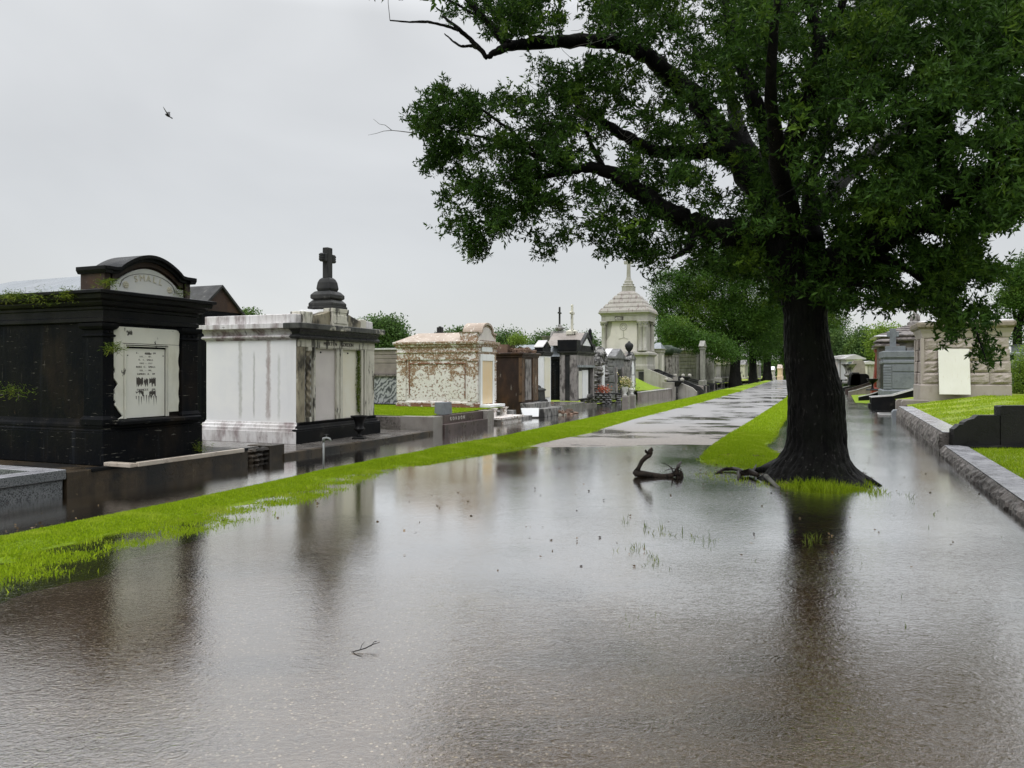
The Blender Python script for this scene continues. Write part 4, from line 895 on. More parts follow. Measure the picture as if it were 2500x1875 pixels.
def tomb6():
    f = Fr(1407, 33.6, .27, LA); r = f.empty('tomb', 'sooty gabled granite tomb with two white door slabs and a small cross on its ridge', 'tomb')
    W = f.x(1450); H = f.z(860); x = f.x; D = max(.75, f.y(1384))
    bx('wall', 'dark2', r, (0.05, W, .12, D, 0, H-.02))
    bx('corner_pillar', 'graycol', r, (-.02, .3, -.02, .30, 0, H-.12), (W-.22, W+.02, -.02, .3, 0, H-.12), (-.015, .2, D-.22, D+.02, 0, H-.12))
    zl = f.zx(1420, 897)
    bx('lintel', 'graycol', r, (.3, W-.22, .0, .2, zl+.1, H-.12)); bx('lintel_slab', 'slate', r, (.1, W-.02, -.06, .2, zl, zl+.1))
    bx('tablet', 'tablet', r, (x(1412), x(1424.5), .06, .14, .08, zl-.16)); bx('tablet', 'white', r, (x(1425.5), x(1439), .06, .14, .08, zl-.12))
    m = MB(); m.loft((0, W, 0, D), [(.02,H-.12),(.04,H-.06),(.1,H-.02),(.12,H+.05)]); m.build('cornice', M['dark2'], r)
    zt = H+.05; za = f.zx(1405, 829)
    bx('attic', 'blackstone', r, (-.06, W+.06, .0, D+.05, zt, zt+.28), (-.10, .5, -.05, D+.1, zt+.02, za), (W-.35, W+.1, -.05, .6, zt+.1, za-.12))
    zp = f.zx(1433, 811); xm = x(1433); 
    m = MB(); m.prism([(x(1417), zt+.28), (xm, zp), (x(1447), zt+.28), (x(1444), zt+.28), (xm, zp-.22), (x(1420), zt+.28)], -.05, .1); m.build('gable', M['dark2'], r)
    m = MB(); m.prism([(x(1421), zt+.28), (xm, zp-.24), (x(1443), zt+.28)], .0, .06); m.build('tympanum', M['white'], r)
    m = MB(); m.add([(x(1417), .1, zt+.28), (xm, .1, zp-.02), (x(1447), .1, zt+.28), (x(1417), D+.9, zt+.28), (xm, D+.9, zp-.02), (x(1447), D+.9, zt+.28)], [(0,2,1),(3,4,5),(0,1,4,3),(1,2,5,4),(0,3,5,2)]); m.build('roof', M['blocks'], r)
    m = MB(); m.loft((xm-.22, xm+.22, .5, .95), [(0,zp-.1),(0,zp+.05),(-.1,zp+.12)]); b_ = m.build('cross_base', M['pearl'], r)
    cross(b_, xm, .72, zp+.1, 1.15, 'pearl', t=.05, arm=.2, trefoil=True, wd=.05)
    g = Fr(1384, 34.6, .27, LA); r = g.empty('tomb', 'long soot black side vault under a wet slate roof', 'tomb')
    H = g.z(872); bx('wall', 'blackside', r, (0, 2, 0, 2.6, 0, H)); m = MB(); m.box(-.05, 2, -.0, 2.7, H-.1, H+.03); m.build('cornice', M['blackstone'], r)
    zr = g.z(841); m = MB(); m.add([(-.08, 0, H+.03), (2.1, 0, H+.03), (2.1, 4.6, H+.03), (-.08, 4.6, H+.03), (1., 0, zr+.05), (1., 4.6, zr+.05)], [(3,2,1,0),(0,1,4),(1,2,5,4),(2,3,5),(3,0,4,5)]); m.build('roof', M['slate'], r)
    # spired tomb behind, iron finial tomb
    g = Fr(1372, 44, .3, LA); r = g.empty('tomb', 'pale tomb behind with a steep gable and carved cross finial', 'tomb')
    bx('wall', 'moss', r, (0, 2.4, 0, 2.4, 0, 2.3)); za, zb = g.z(843), g.z(806)
    m = MB(); m.prism([(-.2, za-.3), (.5, za+.0), (.9, zb), (1.2, zb), (1.8, za-.0), (2.5, za-.3)], 0, 1.0); m.build('gable', M['moss'], r)
    m = MB(); m.lathe((1.05, .5, zb), [(.18,-.3),(.1,.0),(.26,.12),(.3,.2),(.12,.26),(.08,.4)], 10); b_ = m.build('finial', M['moss'], r, smooth=True)
    cross(b_, 1.05, .5, zb+.35, 1.05, 'dark2', t=.05, arm=.2, trefoil=True, wd=.04)
    g = Fr(1446, 47, .3, LA); r = g.empty('tomb', 'dark tomb behind the gabled one with a thin black pillar finial', 'tomb')
    bx('wall', 'dark2', r, (0, 2, 0, 2, 0, 2.4)); m = MB(); zz = g.z(803); m.lathe((.2, .2, 2.4), [(.15,0),(.12,.4),(.1,zz-3.2),(.17,zz-3.0),(.17,zz-2.9),(.09,zz-2.7),(.12,zz-2.5),(.02,zz-2.35)], 8); m.build('finial', M['blackstone'], r, smooth=True)
    p = at(1332, 846, 40); urn('urn', (p.x, p.y, p.z-.2), .75, 'moss', 'shallow weathered urn on the roof behind the slim white tomb', base='moss')
    g = Fr(1318, 40.5, .3, LA); r = g.empty('tomb', 'low weathered tomb whose ledge carries the shallow urn', 'tomb'); bx('wall', 'moss', r, (0, 1.6, 0, 1.8, 0, g.z(846)-.15)); bx('roof_slab', 'pearl', r, (-.1, 1.8, -.1, 1.9, g.z(846)-.15, g.z(840)-.1))
tomb6()
def grotto():
    f = Fr(1462, 38, .1, LA); r = f.empty('shrine', 'mossy rock grotto shrine around a tall white slab', 'shrine')
    H = f.z(858); m = MB()
    for k in range(26):
        t = k/25; 
        for xx, ww in ((0.0, .22), (.95, .24)): m.rock((xx+R.uniform(-.05, .05), .1+R.uniform(-.1, .1), t*(H-.4)), ww*R.uniform(.8, 1.2), .28, .16, 7, .3)
    for k in range(14): t = k/13; m.rock((-.05+1.1*t, .1, H-.5+.5*math.sin(t*math.pi)+R.uniform(-.08, .08)), .24, .3, .2, 7, .3)
    for k in range(14): m.rock((-.2+R.uniform(-.3, 1.4), .5, R.uniform(.2, H-.2)), .35, .3, .3, 7, .3)
    m.build('rockwork', M['moss'], r, bevel=0)
    bx('slab', 'white', r, (.22, .70, -.12, .0, 0, H-.7))
    g = Fr(1500, 40.5, .1, LA); r = g.empty('tomb', 'small vault of rock-faced grey blocks with a pale ridged roof', 'tomb')
    W = g.x(1523); D = g.y(1472); H = g.z(876)
    bx('wall', 'roughblk', r, (0, W, 0, D, 0, H)); m = MB()
    n = 5
    for k in range(n): m.box(-.03, .05, .04, D*.55, H*k/n+.02, H*(k+1)/n-.02); m.box(-.03, .05, D*.57, D-.02, H*k/n+.02, H*(k+1)/n-.02)
    m.build('block_course', M['roughblk'], r, bevel=.03, split=True)
    bx('doorway', 'blackstone', r, (.55, W-.6, -.02, .02, 0, H-.55)); bx('jamb', 'graycol', r, (.15, .5, -.06, .05, 0, H-.45), (W-.55, W-.1, -.06, .05, 0, H-.45))
    zr = g.z(861)+.1; m = MB(); m.prism([(-.12, H), (-.12, H+.15), (W/2, zr+.15), (W+.12, H+.15), (W+.12, H)], -.1, .35); m.build('gable_rock', M['roughblk'], r, bevel=.04)
    m = MB(); m.prism([(-.1, H), (-.1, H+.16), (W/2, zr+.16), (W+.1, H+.16), (W+.1, H)], .35, D+.1); m.build('roof', M['wetlight'], r)
    g = Fr(1538, 43, .1, LA); r = g.empty('tomb', 'narrow lichened monument with a white lancet panel and a round urn finial', 'tomb')
    W = g.x(1552); H = g.z(878)
    bx('wall', 'moss', r, (0, W, 0, g.y(1519), 0, H)); bx('lancet_panel', 'white', r, (W*.25, W*.62, -.06, 0, .25, H-.9)); m = MB(); a, b = W*.27, W*.6; m.prism([(a, H-.85), (b, H-.85), (b, H-.4), ((a+b)/2, H-.05), (a, H-.4)], -.05, 0); m.build('lancet_head', M['white'], r)
    m = MB(); m.prism([(-.1, H), (W*.4, H+.45), (W+.1, H)], -.05, .4); m.build('gable', M['moss'], r, bevel=.03); m = MB(); m.loft((0, W, .4, g.y(1519)), [(.05,H),(-.3,H+.35)]); m.build('roof', M['blocks'], r)
    zu = g.z(866); m = MB(); m.lathe((W*.3, .15, zu), [(.22,-.05),(.2,.02),(.07,.08),(.06,.16),(.2,.34),(.25,.5),(.22,.62),(.1,.7),(.08,.74),(.02,.8)], 14); m.build('urn_finial', M['dark2'], r, smooth=True)
grotto()
def flowers(name, loc, h, label, mat, pot='pot', n=260, potr=.16):
    o = root(name, loc, label, 'flowers'); m = MB(); m.lathe((0, 0, 0), [(potr*.55,0),(potr*.6,.03),(potr*.3,.08),(potr*.8,.2),(potr,h*.45),(potr*.92,h*.5),(potr*.6,h*.46)], 12); m.build('vase', M[pot], o, smooth=True)
    P = NR.normal(size=(n, 3))*[potr*.9, potr*.9, h*.16]+[0, 0, h*.75]
    leaves('blossoms', P, NR.normal(size=(n, 3)), .07, .03, M[mat], o); leaves('leaves', P-[0, 0, .08], NR.normal(size=(n, 3)), .1, .02, M['weedleaf'], o, NR.uniform(0, 1, n))
flowers('flower_vase', ((1526-1250)/FP*36, 36, .44), .85, 'white vase of yellow and white flowers on the left grey planter block', 'petal')
flowers('flower_vase', ((1543-1250)/FP*37.6, 37.6, .44), .6, 'white vase with sparse stems on the right grey planter block', 'petal', n=30)
for px, Y, lab in ((1537, 35.6, 'plain grey planter block under the flower vase, standing in water'), (1552, 37.2, 'plain grey planter block under the sparse vase, nearer the mound')):
    g = Fr(px, Y, 0, LA); r = g.empty('planter_block', lab, 'planter', 'grey planter blocks'); m = MB(); m.loft((-.26, .08, 0, .30), [(0,-.1),(0,.40),(-.01,.44)]); m.build('block', M['copper'], r)
def planter():
    g = gp(1474, 985, 0); o = root('stone_planter', (g.x-.1, g.y+.2, 0), 'round planter of stacked dark stones with orange flowers, standing in water', 'planter')
    m = MB()
    for k in range(5):
        for a in range(11):
            th = (a+.5*(k % 2))*2*math.pi/11; m.rock((.42*math.cos(th), .42*math.sin(th), -.04+.11*k), .13, .13, .065, 6, .2)
    m.build('rubble_ring', M['roughblk'], o, bevel=0); m = MB(); m.lathe((0, 0, .46), [(.46,0),(.5,.03),(.48,.06),(.3,.05)], 16); m.build('rim', M['dark2'], o, smooth=True)
    n = 260; P = NR.normal(size=(n, 3))*[.16, .16, .10]+[.08, 0, .66]; leaves('blossoms', P, NR.normal(size=(n, 3)), .09, .035, M['petalred'], o)
    g = gp(1497, 982, 0); o = root('stone_bench', (g.x, g.y+.3, 0), 'low dark rubble stone bench beside the round planter', 'bench')
    m = MB(); m.box(-.5, .42, -.3, .3, .40, .47); m.build('top', M['dark2'], o, bevel=.02); m = MB()
    for k in range(4):
        for xx in (-.3, .3):
            for q in range(3): m.rock((xx+R.uniform(-.04, .04), -.2+.2*q, .02+.1*k), .14, .12, .07, 6, .2)
    m.build('leg', M['roughblk'], o, bevel=0)
planter()
def debris():
    c = gp(1338, 1012, 0); o = root('rubble_heap', (c.x, c.y, 0), 'heap of broken bricks and mossy stones at the water edge by the slab corner', 'rubble')
    m = MB()
    for k in range(75):
        a = R.random(); b = R.random(); h = .28*(1-a)*R.random(); m.rock((-.9+1.8*R.random(), -.35+b*1.3, h+.0), R.uniform(.05, .16), R.uniform(.05, .12), R.uniform(.025, .06), 5, .25)
    m.build('bricks', M['rust'], o, bevel=0)
    n = 500; P = np.stack([NR.uniform(-1.2, -.2, n), NR.uniform(-.4, .4, n), NR.uniform(0, .1, n)], 1); leaves('weeds', P, NR.normal(size=(n, 3))*.5+[0, 0, .8], NR.uniform(.06, .14, n), .008, M['weedleaf'], o, NR.uniform(0, 1, n))
    c = gp(1297, 1003, .25); r = root('fallen_tablet', (c.x, c.y, .05), 'small white marble tablet leaning on the steps by the rubble', 'tablet', None, rad(10)); r.rotation_euler[0] = rad(-28)
    m = MB(); m.prism([(-.28, 0), (-.33, .33), (.30, .33), (.26, 0)], 0, .05); m.build('slab', M['white'], r)
    c = gp(1401, 1004, 0)
    for k, (px, py, lab) in enumerate(((1373, 1013, 'flat pale brick lying in the water below the slab'), (1401, 1009, 'broken curved stone lying in the water beyond the pale brick'), (1343, 985, 'brick left lying on top of the concrete slab'))):
        z = .27 if k == 2 else 0; c = gp(px, py, z); m = MB(); m.box(-.15, .15, -.08, .08, -.02, .05) if k != 1 else m.rock((0, 0, .02), .2, .1, .05, 7, .2)
        tag(m.build('stone_fragment', M['rust'] if k else M['pearl'], None, bevel=.01, loc=(c.x, c.y, z)), lab, 'stone')
    c = gp(1438, 983, .14); m = MB()
    for k in range(9): m.rock((R.uniform(-.25, .2), R.uniform(-.2, .2), .1+.22*(k/9)), .16, .15, .12, 6, .3)
    tag(m.build('rubble_stump', M['moss'], None, bevel=0, loc=(c.x, c.y+.3, .12)), 'stump of mossy broken stone beside the two white door slabs', 'stone')
debris()

# ------------------------------------------------------------------ tall monument on its grass mound
def monument():
    f = Fr(1581, 55, 1.7, LA); r = f.empty('mausoleum', 'tall limestone mausoleum with stepped pyramid roof and cross, standing on a grass mound', 'mausoleum')
    W = f.x(1600); D = f.y(1468); zy = lambda py: f.z(py)
    W = max(W, 2.6); i = .32
    m = MB(); m.loft((0, W, 0, D), [(-.1,-1.5),(-.1,0),(0,0),(0,f.z(893)),(-.04,f.z(889)),(-.04,f.z(870)),(.12,f.z(866)),(.12,f.z(861)),(-.1,f.z(857))]); m.build('podium', M['mon'], r, bevel=.01)
    zb, zt = f.z(857), f.z(782)
    m = MB(); m.box(i, W-i, i, D-i, zb, zt); m.build('wall', M['mon'], r)
    y = f.y
    m = MB(); a, b = y(1487), y(1553); n = 18; pts = [(a, zb), (b, zb)]
    m.prism([(b+.02, zb)]+[(b+.0+.0*k, zb+(zt-zb)*k/6) for k in range(7)][::1]+[(a-.15, zt-.02), (a-.12, zb+1.9), (a+.0, zb+1.2), (a+.35, zb+.7), (a+.6, zb+.35), (a+.5, zb)], i-.03, i+.02, 'x'); m.build('side_panel', M['monpale'], r)
    m = MB(); cy = (a+b)/2; cz = f.z(796)
    for rr in (.26, .14):
        o1 = [(cy+rr*math.cos(k*math.pi/12), cz+rr*math.sin(k*math.pi/12)) for k in range(24)]
        for k in range(24):
            p, q = o1[k], o1[(k+1) % 24]; m.tube([(i-.035, p[0], p[1]), (i-.035, q[0], q[1])], [.022, .022], 4)
    m.tube([(i-.035, cy, cz-.26), (i-.035, cy-.02, cz-.8), (i-.035, cy+.35, cz-.9)], [.03, .025, .02], 4); m.tube([(i-.035, cy, cz-.78), (i-.035, cy-.35, cz-.92)], [.025, .02], 4)
    m.build('carved_emblem', M['mon'], r, bevel=0)
    # corner piers with fluted columns and leafy capitals
    for yy, xx in ((y(1568), .0), (y(1478), .0), (.1, .0), (.1, W-.35)):
        m = MB(); m.box(xx+.12, xx+.44, yy-.0, yy+.32, zb, zt); m.build('pier', M['mon'], r)
        m = MB(); cx = xx+.14; cyy = yy+.16
        m.lathe((cx, cyy, zb), [(.24,0),(.24,.08),(.19,.12),(.2,.2),(.16,.24),(.145,zt-zb-.5),(.17,zt-zb-.46),(.15,zt-zb-.42),(.22,zt-zb-.2),(.30,zt-zb-.06),(.3,zt-zb)], 14); m.build('column', M['mon'], r, smooth=True)
        m = MB()
        for k in range(12): a_ = k*math.pi/6; m.rock((cx+.21*math.cos(a_), cyy+.21*math.sin(a_), zt-.22+.1*(k % 2)), .06, .06, .09, 5, .2)
        m.build('capital', M['dark2'] if 0 else M['moss'], r, bevel=0)
    m = MB(); m.loft((0, W, 0, D), [(0,zt),(0,f.z(769)),(.05,f.z(768)),(.05,f.z(766))]); fr_ = m.build('entablature', M['mon'], r)
    m = MB(); ya = y(1506); 
    m.box(-.012, 0, y(1522), y(1501), zt+.06, f.z(769)-.04); m.build('name_stain', M['letterdark'], fr_, bevel=0)
    m = MB(); base = Matrix.Rotation(rad(90), 4, 'X'); nn = 'ATTII'
    for k, ch in enumerate(nn):
        yy = y(1504)+( -k)*(y(1504)-y(1519))/len(nn)*1.0
        m.mesh(glyph(ch), Matrix.Translation((-.016, yy, zt+.09)) @ Matrix.Rotation(rad(-90), 4, 'Z') @ base @ Matrix.Scale(.26, 4))
    m.build('lettering', M['letterpale'], fr_, bevel=0)
    ze = f.z(766); pr = [(.05,ze),(.14,ze+.08),(.2,ze+.12),(.2,ze+.18)]
    rz = f.z(705); n = 5; q = ze+.18; hw = min(W, D)/2
    st = (rz-q)/n; off = .15
    for k in range(n):
        o2 = off-(hw-.42+.15)*(k/n); o3 = off-(hw-.42+.15)*((k+1)/n)
        pr += [(o2-.0, q+st*k), (o2-.0, q+st*k+.11), (o3+.10, q+st*(k+1)), (o3-.06, q+st*(k+1)+.002)] if k < n-1 else [(o2, q+st*k), (o2, q+st*k+.11), (o3, q+st*(k+1))]
    m = MB(); m.loft((0+0, W, (D-W)/2*0, D), pr[:4]); m.build('cornice', M['mon'], r)
    m = MB()
    x0, x1, y0, y1 = 0, W, 0, D
    def lo(prf):
        vs = []; fs = []
        for o_, z in prf:
            t = (o_-off)/(-(hw-.42+.15)); t = min(1, max(0, t)); ex = (W/2-.40)*t; ey = (D/2-.40)*t
            vs += [(x0-off+ex*(1+off/ (W/2)), y0-off+ey*(1+off/(D/2)), z), (x1+off-ex*(1+off/(W/2)), y0-off+ey*(1+off/(D/2)), z), (x1+off-ex*(1+off/(W/2)), y1+off-ey*(1+off/(D/2)), z), (x0-off+ex*(1+off/(W/2)), y1+off-ey*(1+off/(D/2)), z)]
        for a_ in range(len(prf)-1):
            for k in range(4): A = a_*4+k; B = a_*4+(k+1) % 4; fs.append((A, B, B+4, A+4))
        n_ = (len(prf)-1)*4; fs += [(3,2,1,0), (n_, n_+1, n_+2, n_+3)]; m.add(vs, fs)
    lo(pr[4:]); m.build('roof', M['monroof'], r, bevel=.012)
    cx, cy = W/2, D/2; z = rz-.02
    m = MB(); m.loft((cx-.42, cx+.42, cy-.42, cy+.42), [(0,z),(0,z+.35),(.03,z+.37),(.03,z+.4),(-.08,z+.44),(-.08,z+.55),(-.05,z+.57),(-.16,z+.62),(-.16,z+.8),(-.2,z+.85)]); s_ = m.build('spire_base', M['mon'], r)
    m = MB(); m.loft((cx-.2, cx+.2, cy-.2, cy+.2), [(0,z+.85),(-.07,z+1.1),(-.08,z+1.55)]); m.build('spire', M['mon'], r)
    cross(s_, cx, cy, z+1.4, 1.15, 'mon', t=.11, arm=.34, wd=.12, along='y')
    # steps' cheek walls
    g = Fr(1582, 54, 0, LA)
    for k, px in enumerate((1582, 1606)):
        h = Fr(px, 54+k*3.2, 0, LA); o = h.empty('stair_cheek', ('sloping pale stone wall beside the monument steps, nearer side', 'sloping dark stone wall beside the monument steps, farther side')[k], 'stair wall')
        m = MB(); m.prism([(.3, -.1), (.3, 1.75), (0, 1.75), (-3.1, .45), (-3.4, .15), (-3.4, -.1)], 0, .28, 'x')
        m.build('wall', M['mon'] if k == 0 else M['dark2'], o)
    g = Fr(1590, 54.6, 0, LA); o = g.empty('stone_steps', 'dark flight of steps up to the tall monument', 'steps'); m = MB()
    for k in range(8): m.box(.3, 2.7, -3+.38*k, 1, -.05+.2*k*1, .15+.2*k)
    m.build('flight', M['dark2'], o)
monument()
def mound():
    f = Fr(1640, 51.5, 0, LA)
    def fn(i, j):
        a = -9+i*8.8; b = .23+j*9
        h = .40+1.42*np.sin(np.clip(b/4.2, 0, 1)*math.pi/2)**1.2*np.clip((-a)/3.2, 0, 1)**.8
        h = np.where(a > -.0, .42, h)
        X = f.o.x+f.X.x*a+f.Y.x*b; Y = f.o.y+f.X.y*a+f.Y.y*b
        return X, Y, h
    struct(grid('lawn', 40, 30, fn, M['turf']))
    def fn2(i, j):
        a = 3.2+i*16; b = .3+j*4; X = f.o.x+f.X.x*a+f.Y.x*b; Y = f.o.y+f.X.y*a+f.Y.y*b; return X, Y, .35+.5*j+0*i
    struct(grid('lawn', 20, 10, fn2, M['turf']))
    r = f.empty('kerb', 'low kerb of the monument mound with two pale gate posts', 'kerb')
    bx('kerb_stone', 'blocks', r, (-9.3, -.2, 0, .22, -.1, .38)); bx('kerb_cap', 'wetlight', r, (-9.3, -.2, -.03, .25, .38, .43))
    bx('gate_post', 'copper', r, (-.2, .5, -.1, .6, -.1, .85)); bx('low_wall', 'mon', r, (.5, 1.6, .0, .3, -.1, .5)); bx('gate_post', 'copper', r, (1.8, 2.1, -.05, .25, -.1, 1.2))
    bx('kerb_stone', 'mauve', r, (3., 8.5, 0, .22, -.1, .4)); 
    for k, (px, Y, z, lab) in enumerate(((1646, 53, .95, 'nearest of the squat black urns with ball ends above the gate'), (1650, 58, 1.2, 'dark stone trough between ball finials, left of its pair'), (1666, 58, 1.2, 'dark stone trough between ball finials, right of its pair'))):
        o = root('trough_urn', ((px-1250)/FP*Y, Y, z-.5), lab, 'urn', 'dark trough urns by the monument steps')
        m = MB(); m.loft((-.55, .55, -.25, .25), [(-.3,-.4),(-.3,0),(-.1,.3),(0,.42),(0,.48)]); m.build('trough', M['dark2'], o)
        m = MB()
        for s_ in (-.55, .55): m.lathe((s_, 0, .5), [(0,-.1),(.12,-.05),(.15,.05),(.12,.15),(0,.2)], 10)
        m.build('ball', M['mon'], o, smooth=True, split=True)
mound()
M['mid'] = stone('grey_shaded_limestone', (.19, .185, .17), (.28, .27, .25), [((.07, .065, .06), (4, 4, 1.), .5, .7, .8)], rough=.6, bump=.3)  # limestone darkened in its base colour for the shade under the trees
def far_left():
    def T(px, Y, z0, pxr, pyt, mat, label, pxl=None, roof='hip', rmat='slate', band=False, rh=.6, panel=None, pil=None, steps=0, fx=None):
        f = Fr(px, Y, z0, LA); r = f.empty('tomb', label, 'tomb'); W = min(f.x(pxr), 6) if pxr > px else 3.; D = min(f.y(pxl), 6) if pxl else 3.; H = f.z(pyt)
        m = MB(); m.loft((0, W, 0, D), [(.12,-.6),(.12,.25),(0,.3),(0,H-.3),(.06,H-.28),(.06,H-.1),(.16,H-.03),(.16,H)]); m.build('wall', M[mat], r, bevel=.01)
        if band:
            m = MB(); n = 7
            for k in range(n): m.box(-.05, .02, .1, D-.1, .35+(H-.75)*k/n+.03, .35+(H-.75)*(k+1)/n-.03)
            m.build('stone_course', M[mat], r, bevel=.03, split=True)
        if panel: bx('panel', panel, r, (-.03, .02, D*.25, D*.75, .4, H-.45), (W*.3, W*.7, -.03, .02, .4, H-.5))
        if pil:
            m = MB()
            for yy in (.05, D*.33, D*.66, D-.3): m.box(-.07, .02, yy, yy+.2, .3, H-.3)
            for xx in (.05, W*.5, W-.25): m.box(xx, xx+.2, -.07, .02, .3, H-.3)
            m.build('pilaster', M[mat], r, split=True)
        if roof == 'hip':
            m = MB(); m.add([(-.1,-.1,H),(W+.1,-.1,H),(W+.1,D+.1,H),(-.1,D+.1,H),(W/2,D*.2,H+rh),(W/2,D*.8,H+rh)], [(3,2,1,0),(0,1,4),(1,2,5,4),(2,3,5),(3,0,4,5)]); m.build('roof', M[rmat], r)
        elif roof == 'step':
            m = MB(); s_ = min(W, D)/2-.1
            for k in range(steps): m.loft((0, W, 0, D), [(.1-s_*k/steps, H+rh*k/steps), (.1-s_*(k+.85)/steps, H+rh*(k+1)/steps)])
            m.build('roof', M[rmat], r)
        elif roof == 'gable':
            m = MB(); m.prism([(-.15,H),(W/2,H+rh),(W+.15,H)], -.1, D+.1); m.build('roof', M[rmat], r)
        return f, r, W, D, H
    T(1612, 60, .6, 1622, 851, 'mon', 'plain pale tomb with a slate roof just right of the tall monument', pxl=1592, panel='monpale', roof='hip', rh=.5)
    f, r, W, D, H = T(1640, 63, .5, 1656, 862, 'graycol', 'fluted grey tomb under a green-black shell-shaped canopy', pxl=1620, pil=True, roof=None)
    m = MB()
    for k in range(9): 
        a = -1+2*k/8; m.tube([(W*.5+a*W*.5, .1, H-.1), (W*.5+a*W*.6, -.15, H+.25), (W*.5+a*W*.45, .5, H+.5), (W*.5+a*W*.25, 1.3, H+.55)], [.16, .2, .16, .12], 6)
    for k in range(7):
        a = k/6; m.tube([(-.1, D*a, H-.1), (-.25, D*a*1.1-.1, H+.25), (.3, D*(.2+a*.6), H+.55)], [.16, .2, .14], 6)
    m.build('canopy', stone('mossy_black_stone', (.02, .03, .022), (.04, .06, .04), rough=.6, bump=.6), r, smooth=True)
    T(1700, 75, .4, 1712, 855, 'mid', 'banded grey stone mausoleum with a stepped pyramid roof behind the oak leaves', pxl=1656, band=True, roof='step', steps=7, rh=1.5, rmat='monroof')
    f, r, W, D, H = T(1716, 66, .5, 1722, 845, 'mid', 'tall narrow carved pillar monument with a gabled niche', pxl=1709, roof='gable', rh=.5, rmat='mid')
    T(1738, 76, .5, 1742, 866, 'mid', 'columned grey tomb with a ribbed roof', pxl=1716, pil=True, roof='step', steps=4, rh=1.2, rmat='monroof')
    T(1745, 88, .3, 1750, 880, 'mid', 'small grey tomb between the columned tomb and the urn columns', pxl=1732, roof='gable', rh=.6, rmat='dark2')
    T(1772, 98, .3, 1778, 878, 'monpale', 'pale arched tomb standing just left of the distant oak trunk', pxl=1756, roof='gable', rh=.9, rmat='mon', pil=True)
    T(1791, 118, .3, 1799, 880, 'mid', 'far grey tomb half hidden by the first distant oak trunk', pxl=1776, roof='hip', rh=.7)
    T(1818, 125, .3, 1826, 890, 'pearl', 'weathered tomb between the first and second distant trunks', pxl=1806, roof='gable', rh=.8, rmat='moss')
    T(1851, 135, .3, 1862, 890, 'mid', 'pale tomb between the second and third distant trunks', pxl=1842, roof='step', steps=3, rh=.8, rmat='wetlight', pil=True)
    T(1888, 150, .2, 1893, 903, 'pearl', 'small white monument right of the third distant trunk', pxl=1882, roof='gable', rh=.7, rmat='white')
    T(1908, 175, .2, 1914, 899, 'cream', 'tiny pinkish vault at the end of the road', pxl=1898, roof='gable', rh=.9, rmat='peelroof')
    # urn-topped pillars
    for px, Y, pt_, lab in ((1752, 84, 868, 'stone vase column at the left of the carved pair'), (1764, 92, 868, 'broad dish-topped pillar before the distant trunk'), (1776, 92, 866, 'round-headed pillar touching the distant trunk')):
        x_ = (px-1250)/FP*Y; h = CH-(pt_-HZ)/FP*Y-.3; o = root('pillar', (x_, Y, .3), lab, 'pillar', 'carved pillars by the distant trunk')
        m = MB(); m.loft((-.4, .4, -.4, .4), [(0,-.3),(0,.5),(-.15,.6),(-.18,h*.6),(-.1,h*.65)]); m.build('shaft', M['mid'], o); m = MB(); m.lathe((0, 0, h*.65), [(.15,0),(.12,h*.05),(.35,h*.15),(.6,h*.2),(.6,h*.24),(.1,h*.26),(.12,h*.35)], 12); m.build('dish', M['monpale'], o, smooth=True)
    for k, (px, Y, lab) in enumerate(((1716, 64, 'sloping dark grave coping nearest the monument gate'), (1738, 72, 'second sloping dark coping along the left verge'), (1757, 80, 'third sloping dark coping, close to the distant trunk'), (1772, 88, 'fourth sloping coping, its scrolled end at the trunk'), (1700, 61, 'low stone block step between the mound and the copings'))):
        f = Fr(px, Y, 0, LA); r = f.empty('grave_coping', lab, 'coping', 'sloping copings along the left verge')
        m = MB(); m.prism([(-.2, -.1), (-.2, .35), (.5, .45), (3.2, 1.1), (3.6, 1.1), (3.6, -.1)], 0, .3, 'x'); m.prism([(-.2, -.1), (-.2, .35), (.5, .45), (3.2, 1.1), (3.6, 1.1), (3.6, -.1)], 2.4, 2.7, 'x'); m.build('sloped_wall', M['dark2'] if k != 4 else M['blocks'], r, bevel=.05, split=True)
        m = MB(); m.box(.3, 2.4, .0, .25, -.1, .3); m.build('front_kerb', M['blocks'], r)
far_left()
# gabled black tomb between tomb 1 and tomb 2, seen behind
def gabled():
    f = Fr(495, 20., .2, LA); r = f.empty('tomb', 'black gabled tomb with a slate roof peeking between the first two tombs', 'tomb')
    W = f.x(592); D = 3.2; H = f.zx(592, 764); xm = f.x(543); zp = f.zx(543, 697)
    bx('wall', 'blackside', r, (.02, W, .06, D, 0, H))
    m = MB(); m.prism([(2*xm-W-.02, H-.02), (xm, zp-.05), (W+.02, H-.02)], .05, .4); m.build('gable', M['brown'], r)
    m = MB(); m.prism([(2*xm-W-.12, H-.06), (xm, zp+.02), (W+.12, H-.06), (W+.04, H-.08), (xm, zp-.06), (2*xm-W-.04, H-.08)], -.02, D+.1); m.build('roof', M['dark2'], r)
gabled()

